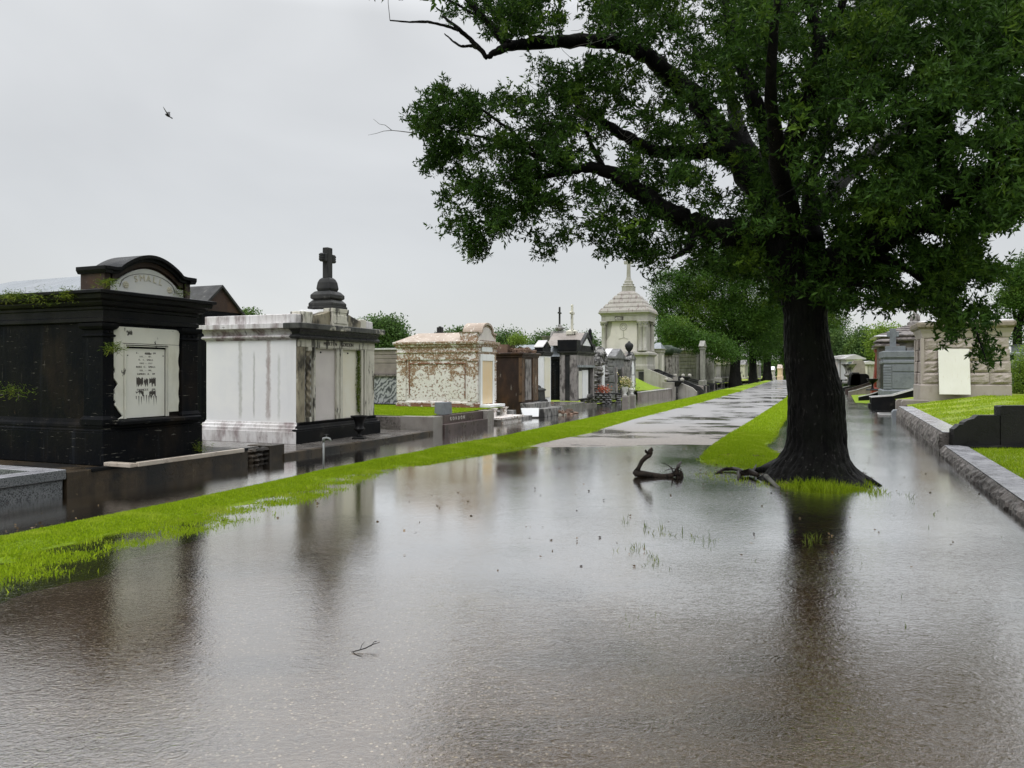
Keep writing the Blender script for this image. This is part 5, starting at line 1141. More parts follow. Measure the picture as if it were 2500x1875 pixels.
# ------------------------------------------------------------------ right side
def right():
    f = Fr(2250, 28., .88, RA); r = f.empty('mausoleum', 'tan rock-faced granite mausoleum with a mossy cornice, behind the leaning board', 'mausoleum')
    W = f.x(2466); D = f.y(2234); D = max(D, 2.2); z = f.z
    m = MB(); m.loft((0, W, 0, D), [(.05,-.6),(.05,0),(.05,.20),(.0,.24)]); m.build('base', M['tansm'], r)
    m = MB(); zt = z(826); n = 4; hs = (zt-.24)/n
    m.box(.10, W-.03, .08, D-.05, .2, zt)
    m.build('wall', M['tansm'], r)
    rr = random.Random(3)
    for k in range(n):
        a = .24+hs*k; cuts = [[.10, .62, W-.62, W-.02], [.10, .55, 1.25, W-.55, W-.02], [.10, .6, W-.7, W-.02], [.10, .68, W-.55, W-.02]][k]
        bt = .045*(n-1-k)*.55
        m = MB()
        for q in range(len(cuts)-1):
            x0, x1 = cuts[q]+.006-(bt if q == 0 else 0), cuts[q+1]-.006+(bt if q == len(cuts)-2 else 0); nx = max(3, int((x1-x0)/.12)); nz = 5; vs = []
            for iz in range(nz+1):
                for ix in range(nx+1):
                    ed = ix in (0, nx) or iz in (0, nz); vs.append((x0+(x1-x0)*ix/nx, .07-bt-(0.01 if ed else rr.uniform(.03, .085)), a+.008+(hs-.016)*iz/nz))
            fs = [(iz*(nx+1)+ix, iz*(nx+1)+ix+1, (iz+1)*(nx+1)+ix+1, (iz+1)*(nx+1)+ix) for iz in range(nz) for ix in range(nx)]
            b0 = len(vs); vs += [(x0, .12, a+.008), (x1, .12, a+.008), (x1, .12, a+hs-.008), (x0, .12, a+hs-.008)]
            fs += [(0, nx, b0+1, b0), (nz*(nx+1)+nx, nz*(nx+1), b0+3, b0+2), (0, b0, b0+3, nz*(nx+1)), (b0+1, nx, nz*(nx+1)+nx, b0+2)]
            m.add(vs, fs)
        for yy in (.25, D-.75): bx('block_course', 'tan', r, (.02-bt, .12, yy, yy+.5, a+.01, a+hs-.01), bevel=.03)
        m.build('block_course', M['tan'], r, smooth=False, bevel=0)
    bx('corner_pilaster', 'tansm', r, (-.03, .09, .0, .22, .24, zt), (-.03, .09, D-.25, D, .24, zt)); bx('entrance', 'blackstone', r, (.05, .11, .85, D-.85, .24, zt-.3))
    m = MB(); m.loft((.05, W, .05, D), [(.0,zt),(.02,zt+.02),(.05,z(815)),(.10,z(808)),(.11,z(803))]); m.build('cornice', M['tansm'], r)
    m = MB(); m.loft((.0, W, .0, D), [(.12,z(803)),(.17,z(798)),(.17,z(790)),(.14,z(787))]); m.build('mossy_cornice', M['tanroof'], r, bevel=.03)
    m = MB(); m.loft((0, W, 0, D), [(.14,z(787)),(.08,z(785)),(-.5,z(778))]); m.build('roof', M['wetlight'], r)
    # leaning painted board
    x0, x1 = f.x(2290), f.x(2366); o = f.empty('board', 'cream painted plywood board leaning against the tan granite mausoleum', 'board')
    m = MB(); zz = z(853); m.add([(x0, -.36, -.12), (x1, -.36, -.12), (x1, -.03, zz), (x0, -.03, zz+.02), (x0, -.33, -.12), (x1, -.33, -.12), (x1, .0, zz), (x0, .0, zz+.02)], [(0,1,2,3),(7,6,5,4),(0,4,5,1),(1,5,6,2),(2,6,7,3),(3,7,4,0)]); m.build('panel', M['ply'], o, bevel=.003)
    # dark platform and sloping twin copings before it
    f = Fr(2119, 37.5, 0, RA); 
    f = Fr(2127, 33.6, 0, RA); r = f.empty('platform_wall', 'black platform wall with twin sloping copings rising to the tan mausoleum', 'wall')
    L = f.x(2240); m = MB(); 
    for y0, y1, mt in ((0, .3, 0), (1.0, 1.3, 0)):
        m.prism([(0, -.1), (0, .42), (.85, .5), (2.3, .98), (6.5, .98), (6.5, -.1)], y0, y1)
    m.build('sloping_wall', M['blackstone'], r, split=True); m = MB()
    for y0, y1 in ((-.02, .32), (.98, 1.32)): m.prism([(-.02, .42), (.85, .50), (2.3, .98), (3.2, .98), (3.2, 1.01), (2.3, 1.01), (.85, .535), (-.02, .455)], y0, y1)
    m.build('wet_cap', M['wetlight'], r, bevel=.004, split=True)
    bx('step', 'dark2', r, (-.1, .5, .3, 1.0, -.1, .15), (.5, 1.2, .3, 1.0, -.1, .35))
    # blue grey block tomb with a cross
    f = Fr(2158, 37., .55, RA); r = f.empty('tomb', 'blue grey rock-faced block tomb with a small stone cross on top', 'tomb'); z = f.z
    W = 4.4; D = 1.2; D = max(f.y(2149), .9); H = z(857)
    m = MB(); m.loft((0, W, 0, D), [(.1,-.5),(.1,.1),(0,.15),(0,H-.62),(.05,H-.6),(.05,H-.48),(-.02,H-.46),(-.02,H-.34),(.06,H-.32),(.07,H-.02),(.03,H)]); m.build('wall', M['bluegr'], r, bevel=.02)
    m = MB(); 
    for k in range(9): m.box(-.03+.0, .32, -.045, .0, .17+(H-.85)*k/9, .17+(H-.85)*(k+.93)/9)
    m.box(.36, W-.1, -.03, .0, .2, z(910)); m.box(.36, W-.1, -.03, .0, z(907), H-.66); m.build('block_face', M['bluegr'], r, bevel=.02, split=True)
    bx('niche', 'blackstone', r, (-.012, .02, .12, D-.2, .1, z(889)))
    bx('cross_plinth', 'bluegr', r, (.1, .95, .1, .8, H, H+.24)); cross(r, .42, .4, H+.2, z(812)-H-.0, 'bluegr', t=.12, arm=.26, wd=.13)
    bx('white_block', 'roughblk', r, (1.0, 1.3, .1, .6, H, H+.16))
    # dark rock tomb behind and the stepped-pyramid tomb behind that
    f = Fr(2182, 43., .6, RA); r = f.empty('tomb', 'dark rock-faced tomb with heavy rounded cornices behind the blue grey tomb', 'tomb'); z = f.z; W = 4.2
    bx('wall', 'darkrock', r, (.2, W, .1, 2.4, 0, z(822)), bevel=.03); m = MB(); m.loft((0, W, 0, 2.4), [(0,z(836)),(.15,z(833)),(.2,z(829)),(.1,z(824))]); m.loft((0, W, 0, 2.4), [(0,z(824)),(.08,z(822)),(.1,z(817)),(-.1,z(815)),(-.6,z(809))]); m.build('rock_cornice', M['darkrock'], r, bevel=.04)
    m = MB(); m.box(-.75, 0, .1, 2.2, 0, z(848)); m.loft((-.8, .1, .0, 2.2), [(0,z(848)),(.2,z(846)),(.2,z(841)),(.0,z(839)),(0,z(836)),(.15,z(834)),(.1,z(830)),(-.2,z(827))]); m.build('porch', M['darkrock'], r, bevel=.04)
    f = Fr(2150, 52., .6, RA); r = f.empty('mausoleum', 'mausoleum with a stepped pyramid roof and a carved cross, behind the dark tombs', 'mausoleum'); z = f.z; W = 4.6; D = 4.4
    m = MB(); m.box(0, W, 0, D, 0, z(823)); m.build('wall', M['darkrock'], r)
    for k in range(6): 
        m = MB(); a = z(823)+(z(792)-z(823))*k/6; b = z(823)+(z(792)-z(823))*(k+1)/6; o_ = .45-(W/2-.0)*k/6.2; m.loft((0, W, 0, D), [(o_, a), (o_, a+(b-a)*.38), (o_-.30, b)]); m.build('roof_step', M['wetlight'] if 0 else stone('wet_roof_step', (.30, .29, .30), (.4, .39, .4), [((.08, .075, .07), (2, 2, 2), .5, .7, .5)], rough=.25, bump=.08) if k == 0 else r.children[-1].data.materials[0], r)
    m = MB(); zz = z(792); m.loft((W/2-.35, W/2+.35, D/2-.35, D/2+.35), [(.1,zz-.1),(.1,zz+.2),(-.05,zz+.3),(-.05,zz+.6),(-.15,zz+.8)]); cb = m.build('cross_base', M['graycol'], r); cross(cb, W/2, D/2, zz+.75, z(752)-zz-.75+.15, 'graycol', t=.1, arm=.36, trefoil=True, wd=.11)
    # red granite tomb
    f = Fr(2137, 47., .4, RA); r = f.empty('tomb', 'slender red granite tomb with a pale cap beyond the blue grey tomb', 'tomb'); z = f.z; W = 2.4
    m = MB(); m.loft((0, W, 0, 1.4), [(.2,-.3),(.2,.1),(.1,.2),(.08,.25),(-.08,z(861)),(0,z(859)),(.02,z(852))]); m.build('body', M['red'], r); m = MB(); m.prism([(-.02, .3), (.12, .3), (.22, z(861)), (.08, z(861))], -.12, -.02); m.build('buttress', M['red'], r); m = MB(); m.loft((0, W, 0, 1.4), [(.1,z(852)),(.15,z(849)),(-.05,z(844))]); m.build('cap', M['wetlight'], r)
    # kerbs: two lengths of rock-faced granite with a smooth wet top
    def kerb(name, ya, yb, h, wd, label, segs, x_off=0.):
        o = root(name, (KR(ya)+x_off, ya, 0), label, 'kerb', None, 0); v = Vector((KR(yb)-KR(ya), yb-ya)); L = v.length; o.rotation_euler[2] = math.atan2(v.y, v.x)
        n = int(L/.10); vs = []; nz = 6
        for iz in range(nz+1):
            for ix in range(n+1):
                zz = -.1+(h-.012+.1)*iz/nz; bul = .06*math.sin(min(1, iz/nz*1.05)*math.pi)+R.uniform(-.02, .025); vs.append((L*ix/n, .03+bul if iz < nz else .012+R.uniform(0, .012), zz+(R.uniform(-.01, .01) if iz < nz else 0)))
        fs = [(iz*(n+1)+ix+1, iz*(n+1)+ix, (iz+1)*(n+1)+ix, (iz+1)*(n+1)+ix+1) for iz in range(nz) for ix in range(n)]
        m = MB(); m.add(vs, fs); m.box(0, L, -wd+.02, .0, -.1, h-.012); m.box(-.03, .04, -wd+.02, .085, -.1, h-.03); m.rock((L*.002, -wd*.5, h*.4), .05, wd*.5, h*.5, 9, .12); m.build('rock_face', M['roughgr'], o, bevel=0)
        m = MB(); cuts = [L*k/segs for k in range(segs+1)]
        for k in range(segs): m.box(cuts[k]+.003, cuts[k+1]-.003, -wd, .012, h-.012, h)
        m.build('kerb_top', M['granitetop'], o, bevel=.004)
        return o
    kerb('granite_kerb', 2.0, 14.55, .185, .36, 'low rock-faced granite kerb along the near flooded lane, below the black wall', 9)
    kerb('granite_kerb', 14.7, 25.5, .42, .40, 'taller rock-faced granite kerb beside the flooded lane', 5)
    # black granite stepped wall
    f = Fr(2329, 14.45, .05, 0); r = f.empty('granite_wall', 'black granite wall with a curved stepped end, behind the low kerb', 'wall')
    x = f.x; z = f.z; x1 = x(2442); m = MB()
    m.prism([(0, 0), (0, z(1048)), (x(2337), z(1042)), (x(2343), z(1036)), (x(2352), z(1036)), (x(2354), z(1031)), (x(2364), z(1025)), (x(2378), z(1022)), (x(2388), z(1013.5)), (x1-.004, z(1013.5)), (x1-.004, 0)], 0, .16)
    m.build('scroll_slab', M['blackgr'], r, bevel=.004)
    m = MB(); m.prism([(x1+.004, 0), (x1+.004, z(993)), (x1+.03, z(990)), (x1+2.4, z(990)), (x1+2.4, 0)], -.01, .2); m.build('tall_slab', M['blackgr'], r, bevel=.006)
    bx('ledge', 'blackstone', r, (.1, x1+2.4, -.22, -.012, -.1, .14))
    # small name stones at the kerb end
    g = gp(2200, 1003, .0); f = Fr(2183, 26.3, 0, RA)
    for px, Y, a, b, h, lab in ((2188, 29., .0, 1.1, .52, 'mottled pale headstone lying low at the end of the tall kerb'), (2201, 27.6, .0, .95, .55, 'low name stone with a rounded emblem beside the mottled one'), (2178, 26.6, .0, .9, .24, 'flat grey end stone where the tall kerb meets the water')):
        f = Fr(px, Y, 0, RA); o = f.empty('grave_marker', lab, 'headstone'); m = MB(); m.prism([(0, -.1), (0, h-.08), (.06, h), (b-.08, h), (b, h-.1), (b, -.1)], 0, .42); m.build('stone', M['bluegr'] if h < .3 else M['blocks'], o, bevel=.02)
    # grate in the water
    c = gp(2168, 1009, .02); o = root('drain_frame', (c.x, c.y, .0), 'rectangular pale drain frame lying in the flooded lane by the kerb end', 'drain frame', None, rad(RA))
    bx('frame', 'wetlight', o, (-.35, .35, -.45, -.39, -.02, .02), (-.35, .35, .39, .45, -.02, .02), (-.35, -.30, -.39, .39, -.02, .02), (.30, .35, -.39, .39, -.02, .02)); bx('grate', 'dark2', o, *[(-.29, .29, -.36+.1*k, -.31+.1*k, -.02, .01) for k in range(8)])
    # sloping copings farther along the right
    for k, (px, Y, mt, lab) in enumerate(((2096, 40., 'blackstone', 'black sloping coping nearest the blue grey tomb, tip at the lane'), (2071, 50, 'blocks', 'pale curved coping with a short end post by the lane'), (2063, 56, 'mauve', 'reddish brown twin coping by the lane'), (2056, 63, 'dark2', 'dark coping farthest along the right of the lane'))):
        f = Fr(px, Y, 0, RA); o = f.empty('grave_coping', lab, 'coping', 'sloping copings along the right lane')
        m = MB(); m.prism([(0, -.1), (0, .22), (.5, .34), (2.2, .95), (5., .95), (5., -.1)], 0, .3); m.build('sloped_wall', M[mt], o, bevel=.03)
        m = MB(); m.prism([(0, .22), (.5, .34), (2.2, .95), (5., .95), (5., .99), (2.2, .99), (.5, .38), (0, .26)], -.03, .33); m.build('wet_cap', M['wetlight'] if k != 2 else M['mauve'], o, bevel=.004)
    struct(grid('lawn', 20, 20, lambda i, j: (KR(34+40*j)-1.2*(j > .1)+i*14, 34+40*j, .02+.8*i+wob(i*5, j*20, 2, .02)), M['turf']))
    p = at(2130, 960, 41); urn('urn', (p.x, 41, .55), .95, 'iron', 'broad black urn on the lawn left of the blue grey tomb', base='dark2', prof=[(.1,0),(.06,.06),(.05,.2),(.07,.28),(.12,.33),(.24,.42),(.27,.5),(.31,.53),(.29,.55),(.24,.5),(0,.45)])
    urn('urn', ((2073-1250)/FP*62, 62, .6), 1.6, 'moss', 'ornate weathered double urn at the far end of the lane', base='moss')
    # low black bench, dark markers, cone planter beyond
    o = root('bench', ((2052-1250)/FP*66, 66, .4), 'low black bench on the far lawn right of the oak trunk', 'bench'); bx('seat', 'iron', o, (-1.4, 1.2, -.2, .2, .38, .46)); bx('leg', 'iron', o, (-1.2, -1.1, -.15, .15, 0, .38)); bx('leg', 'iron', o, (.0, .1, -.15, .15, 0, .38)); bx('leg', 'iron', o, (1.0, 1.1, -.15, .15, 0, .38))
    for px, Y, w_, h, mt, lab in ((2089, 57, .8, 1.0, 'dark2', 'round-headed dark marker on the lawn beyond the copings'), (2100, 57, 1.6, .9, 'blackstone', 'wide black marker right of the round-headed one'), (2097, 78, 1.5, 2.2, 'blocks', 'dark tapering stone block in front of the far white vaults')):
        x_ = (px-1250)/FP*Y; o = root('grave_marker', (x_, Y, .5), lab, 'headstone'); m = MB(); m.prism([(-w_/2, 0), (-w_*.42, h*.85), (-w_*.3, h), (w_*.3, h), (w_*.42, h*.85), (w_/2, 0)], 0, .4); m.build('stone', M[mt], o, bevel=.02)
    # far white vaults
    def vault(px0, px1, Y, pt_, pe, label, mt='white', door='door'):
        f = Fr(px0, Y, .4, -6); o = f.empty('vault', label, 'vault'); W = f.x(px1); H = f.z(pe); zp = f.z(pt_)
        bx('wall', mt, o, (0, W, 0, 5, 0, H)); m = MB(); m.prism([(-.3, H), (W/2, zp), (W+.3, H), (W+.3, H-.12), (-.3, H-.12)], -.3, 5.2); m.build('roof', M['wetlight'], o)
        bx('door', door, o, (W*.12, W*.35, -.05, 0, H*.28, H*.85)); bx('pilaster', 'mon', o, (W*.45, W*.6, -.08, 0, 0, H*.9)); bx('base', 'mon', o, (-.1, W+.1, -.2, 0, 0, H*.16))
    vault(2030, 2074, 84, 868, 874, 'far white vault with a pale shuttered doorway, just right of the oak trunk', door='monpale'); vault(2066, 2105, 82, 865, 875, 'far white vault with a blue grey door and a low gabled roof')
    vault(2105, 2140, 90, 881, 887, 'far grey vault half behind the red granite tomb', mt='mon', door='monpale')
    f = Fr(2468, 34, .7, RA); r = f.empty('monument', 'grey stepped stone monument at the right edge behind the shrub', 'monument'); z = f.z
    m = MB(); m.loft((0, 2.4, 0, 2.4), [(0,0),(0,z(880)),(-.1,z(878)),(-.1,z(869)),(-.05,z(868)),(-.05,z(862)),(-.4,z(858)),(-.4,z(842)),(-.3,z(840))]); m.build('body', M['bluegr'], r)
right()

# ------------------------------------------------------------------ trees
def tree(name, base, label, blobs, trunk_r, trunk_h, n, lsz, mat='leafmid', limbs=True, cat='tree', group=None, lean=(0, 0), bark='bark', nclump=None, hang=.0):
    """blobs: (dx, dy, z, rx, ry, rz) ellipsoids filled with twig clusters"""
    o = root(name, base, label, cat, group)
    m = MB(); tx, ty = lean
    m.tube([(0, 0, -.3), (0, 0, .1), (tx*.3, ty*.3, trunk_h*.3), (tx*.7, ty*.7, trunk_h*.7), (tx, ty, trunk_h)], [trunk_r*1.6, trunk_r*1.35, trunk_r, trunk_r*.92, trunk_r*.85], 12, .06)
    if limbs:
        for b in blobs[:12]:
            t = Vector((tx, ty, trunk_h)); e_ = Vector(b[:3]); mid = t.lerp(e_, .5)+Vector((0, 0, -.08*(e_-t).length))
            m.tube([t-Vector((0, 0, .4)), mid, e_, e_+Vector((b[3]*.5, b[4]*.3, b[5]*.3))], [trunk_r*.6, trunk_r*.38, trunk_r*.2, trunk_r*.06], 7)
    m.build('trunk', M[bark], o, smooth=True)
    B = np.array(blobs, float); vol = B[:, 3]*B[:, 4]*B[:, 5]; pr = vol**.67; pr /= pr.sum()
    nc = nclump or max(20, n//45); bi = NR.choice(len(B), nc, p=pr)
    d = unit(NR.normal(size=(nc, 3))); rr = NR.uniform(.35, 1, nc)**.5*NR.uniform(.85, 1.12, nc); c = B[bi, :3]+d*B[bi, 3:]*rr[:, None]
    ci = NR.integers(0, nc, n); sz = lsz*3.2
    P = c[ci]+NR.normal(size=(n, 3)).clip(-1.7, 1.7)*[sz, sz, sz*.6]
    A = NR.normal(size=(n, 3))+d[ci]*.8+[0, 0, .25-hang]
    tn = np.clip(.35+.9*(d[ci][:, 2]*.5+.3)+NR.normal(size=n)*.2, 0, 1)  # clumps paler on their upper sides, skylight painted into the leaf tone
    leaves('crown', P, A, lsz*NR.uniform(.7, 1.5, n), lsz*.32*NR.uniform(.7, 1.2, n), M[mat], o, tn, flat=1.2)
    return o
def pb(base, lst, Y):   # blobs given as (px, py, rx px, rz px, depth)
    out = []
    for px, py, rx, rz, ry in lst: p = at(px, py, Y); out.append((p.x-base[0], 0 if ry is None else ry*0, p.z-base[2], rx/FP*Y, (rx/FP*Y)*.8, rz/FP*Y))
    return out
# distant oaks of the avenue
b = gp(1795, 940); b.z = 0
bl = [(x_, 0, z_, rx, ry, rz) for x_, z_, rx, ry, rz in [(v[0], v[2], v[3], v[4], v[5]) for v in pb(b, [(1650, 760, 55, 45, 1), (1640, 700, 45, 40, 1), (1700, 690, 65, 50, 1), (1720, 770, 70, 45, 1), (1760, 700, 75, 60, 1), (1800, 780, 70, 50, 1), (1850, 720, 80, 70, 1), (1880, 800, 50, 60, 1), (1700, 820, 55, 26, 1), (1640, 810, 30, 30, 1), (1780, 640, 70, 40, 1), (1760, 850, 45, 22, 1), (1615, 740, 22, 30, 1)], b.y)]]
for px, py, rx, rz in ((1672, 822, 34, 20), (1700, 838, 30, 16), (1735, 842, 34, 20), (1640, 800, 30, 24), (1765, 862, 26, 18)):
    p = at(px, py, 72); bl.append((p.x-b.x, 72-b.y, p.z, rx/FP*72, 2.5, rz/FP*72))
tree('oak_tree', b, 'nearest distant oak of the avenue, its broad crown behind the big trunk', bl, .62, 5.2, 150000, .17, 'leafmid')
b = gp(1838, 935); b.z = 0
bl = pb(b, [(1850, 850, 40, 30, 1), (1880, 800, 50, 40, 1), (1830, 800, 40, 30, 1)], b.y)
tree('oak_tree', b, 'second, slimmer oak of the avenue in the distance', bl, .5, 5, 26000, .2, 'leafmid')
b = gp(1873, 929.5); b.z = 0
bl = pb(b, [(1875, 850, 35, 28, 1), (1905, 820, 38, 40, 1), (1900, 760, 40, 40, 1), (2030, 790, 34, 38, 1), (1980, 800, 60, 50, 1), (2020, 745, 34, 30, 1), (1925, 870, 20, 20, 1)], b.y)
tree('oak_tree', b, 'third distant oak of the avenue, its crown showing on both sides of the big trunk', bl, .65, 6, 52000, .24, 'leafmid')
# trees behind the tombs
def bgt(px0, px1, pt_, pbm, Y, label, n=22000, mat='leaffar', lsz=.3, seed=1, name='tree', nb=10):
    r_ = random.Random(seed); x0 = (px0-1250)/FP*Y; x1 = (px1-1250)/FP*Y; zt = CH-(pt_-HZ)/FP*Y; zb = CH-(pbm-HZ)/FP*Y
    base = Vector(((x0+x1)/2, Y, 0)); w_ = (x1-x0)/2; h = zt-zb; bl = []
    for k in range(nb):
        u = (k+.5)/nb*2-1; rx = w_*r_.uniform(.16, .36); rz = h*r_.uniform(.16, .36); top = zt-rz-(h*.42)*abs(u)**2*r_.uniform(.5, 1.2)-r_.uniform(0, h*.3)
        bl.append((u*w_*.72, r_.uniform(-.3, .3)*w_, top, rx, rx, rz)); bl.append((u*w_*.75, r_.uniform(-.3, .3)*w_, zb+rz*.9, rx, rx, rz))
    return tree(name, base, label, bl, max(.2, w_*.06), max(1.2, zb+h*.2), n, lsz, mat, True, 'tree')
bgt(880, 990, 768, 870, 62, 'dark green tree behind the white tomb and the marble-faced wall', 30000, lsz=.2, seed=3)
bgt(1085, 1172, 796, 860, 70, 'low tree behind the roof of the peeling tomb', 12000, lsz=.2, seed=4)
bgt(1160, 1290, 800, 872, 66, 'loose young tree behind the crumbling brown tomb', 13000, lsz=.17, seed=5)
bgt(1296, 1400, 792, 880, 72, 'thin sprawling tree behind the spired tomb', 11000, lsz=.19, seed=6)
bgt(1380, 1470, 815, 880, 80, 'small tree between the gabled tomb and the tall monument', 7000, lsz=.2, seed=7)
bgt(588, 622, 755, 790, 80, 'tree top barely showing over the white tomb parapet', 3000, lsz=.2, seed=8)
bgt(1590, 1700, 790, 905, 120, 'dark tree behind the mausoleums right of the monument', 20000, 'leafmid', .3, 9)
bgt(1890, 2010, 830, 925, 190, 'far tree closing the end of the road', 14000, 'leafmid', .4, 10)
bgt(2010, 2090, 800, 905, 120, 'dark green tree behind the far vaults, nearest the oak trunk', 20000, 'leaffar', .3, 11)
bgt(2070, 2150, 792, 905, 115, 'broad green tree behind the red granite tomb', 20000, 'leaffar', .3, 12)
bgt(2125, 2200, 783, 860, 100, 'yellow green tree rising behind the stepped pyramid roof', 9000, 'leafbright', .26, 13)
bgt(2200, 2330, 800, 900, 130, 'far dark tree behind the tan mausoleum', 10000, 'leaffar', .3, 14)
bgt(-400, 0, 800, 900, 130, 'far tree beyond the black tomb at the left', 8000, 'leaffar', .4, 15)
b = Vector(((2484-1250)/FP*52, 52, .5))
bl = pb(b, [(2500, 720, 45, 30, 1), (2470, 740, 28, 22, 1), (2510, 680, 50, 22, 1), (2560, 760, 50, 50, 1), (2470, 790, 16, 12, 1), (2550, 650, 60, 30, 1), (2490, 825, 22, 12, 1)], b.y)
tree('tree', b, 'open-crowned tree at the right edge behind the tan mausoleum', bl, .3, 4.6, 34000, .14, 'leafmid', hang=.1)
b = Vector(((2500-1250)/FP*29.5, 29.5, .7))
tree('shrub', b, 'bright green shrub at the right edge beside the tan mausoleum', [(0, 0, .5, .6, .8, .6), (.3, .2, .9, .7, .7, .6), (-.15, 0, 1.0, .3, .4, .35), (.5, 0, 1.6, .5, .5, .3)], .04, .5, 9000, .07, 'leafbright', cat='shrub')
# distant tree lines
n = 60000; a = NR.uniform(-1, 1, n)
X = a*420; hh = 7+3*np.sin(X*.06)+2*np.sin(X*.17+1); Y = 260+NR.normal(size=n)*6
P = np.stack([X, Y, NR.uniform(0, 1, n)**.8*hh], 1); o = leaves('far_woods', P, NR.normal(size=(n, 3)), 1.6, .7, M['leaffar'], tone=NR.uniform(0, 1, n)); struct(o, 'stuff'); o['label'] = 'far belt of woods on the horizon'

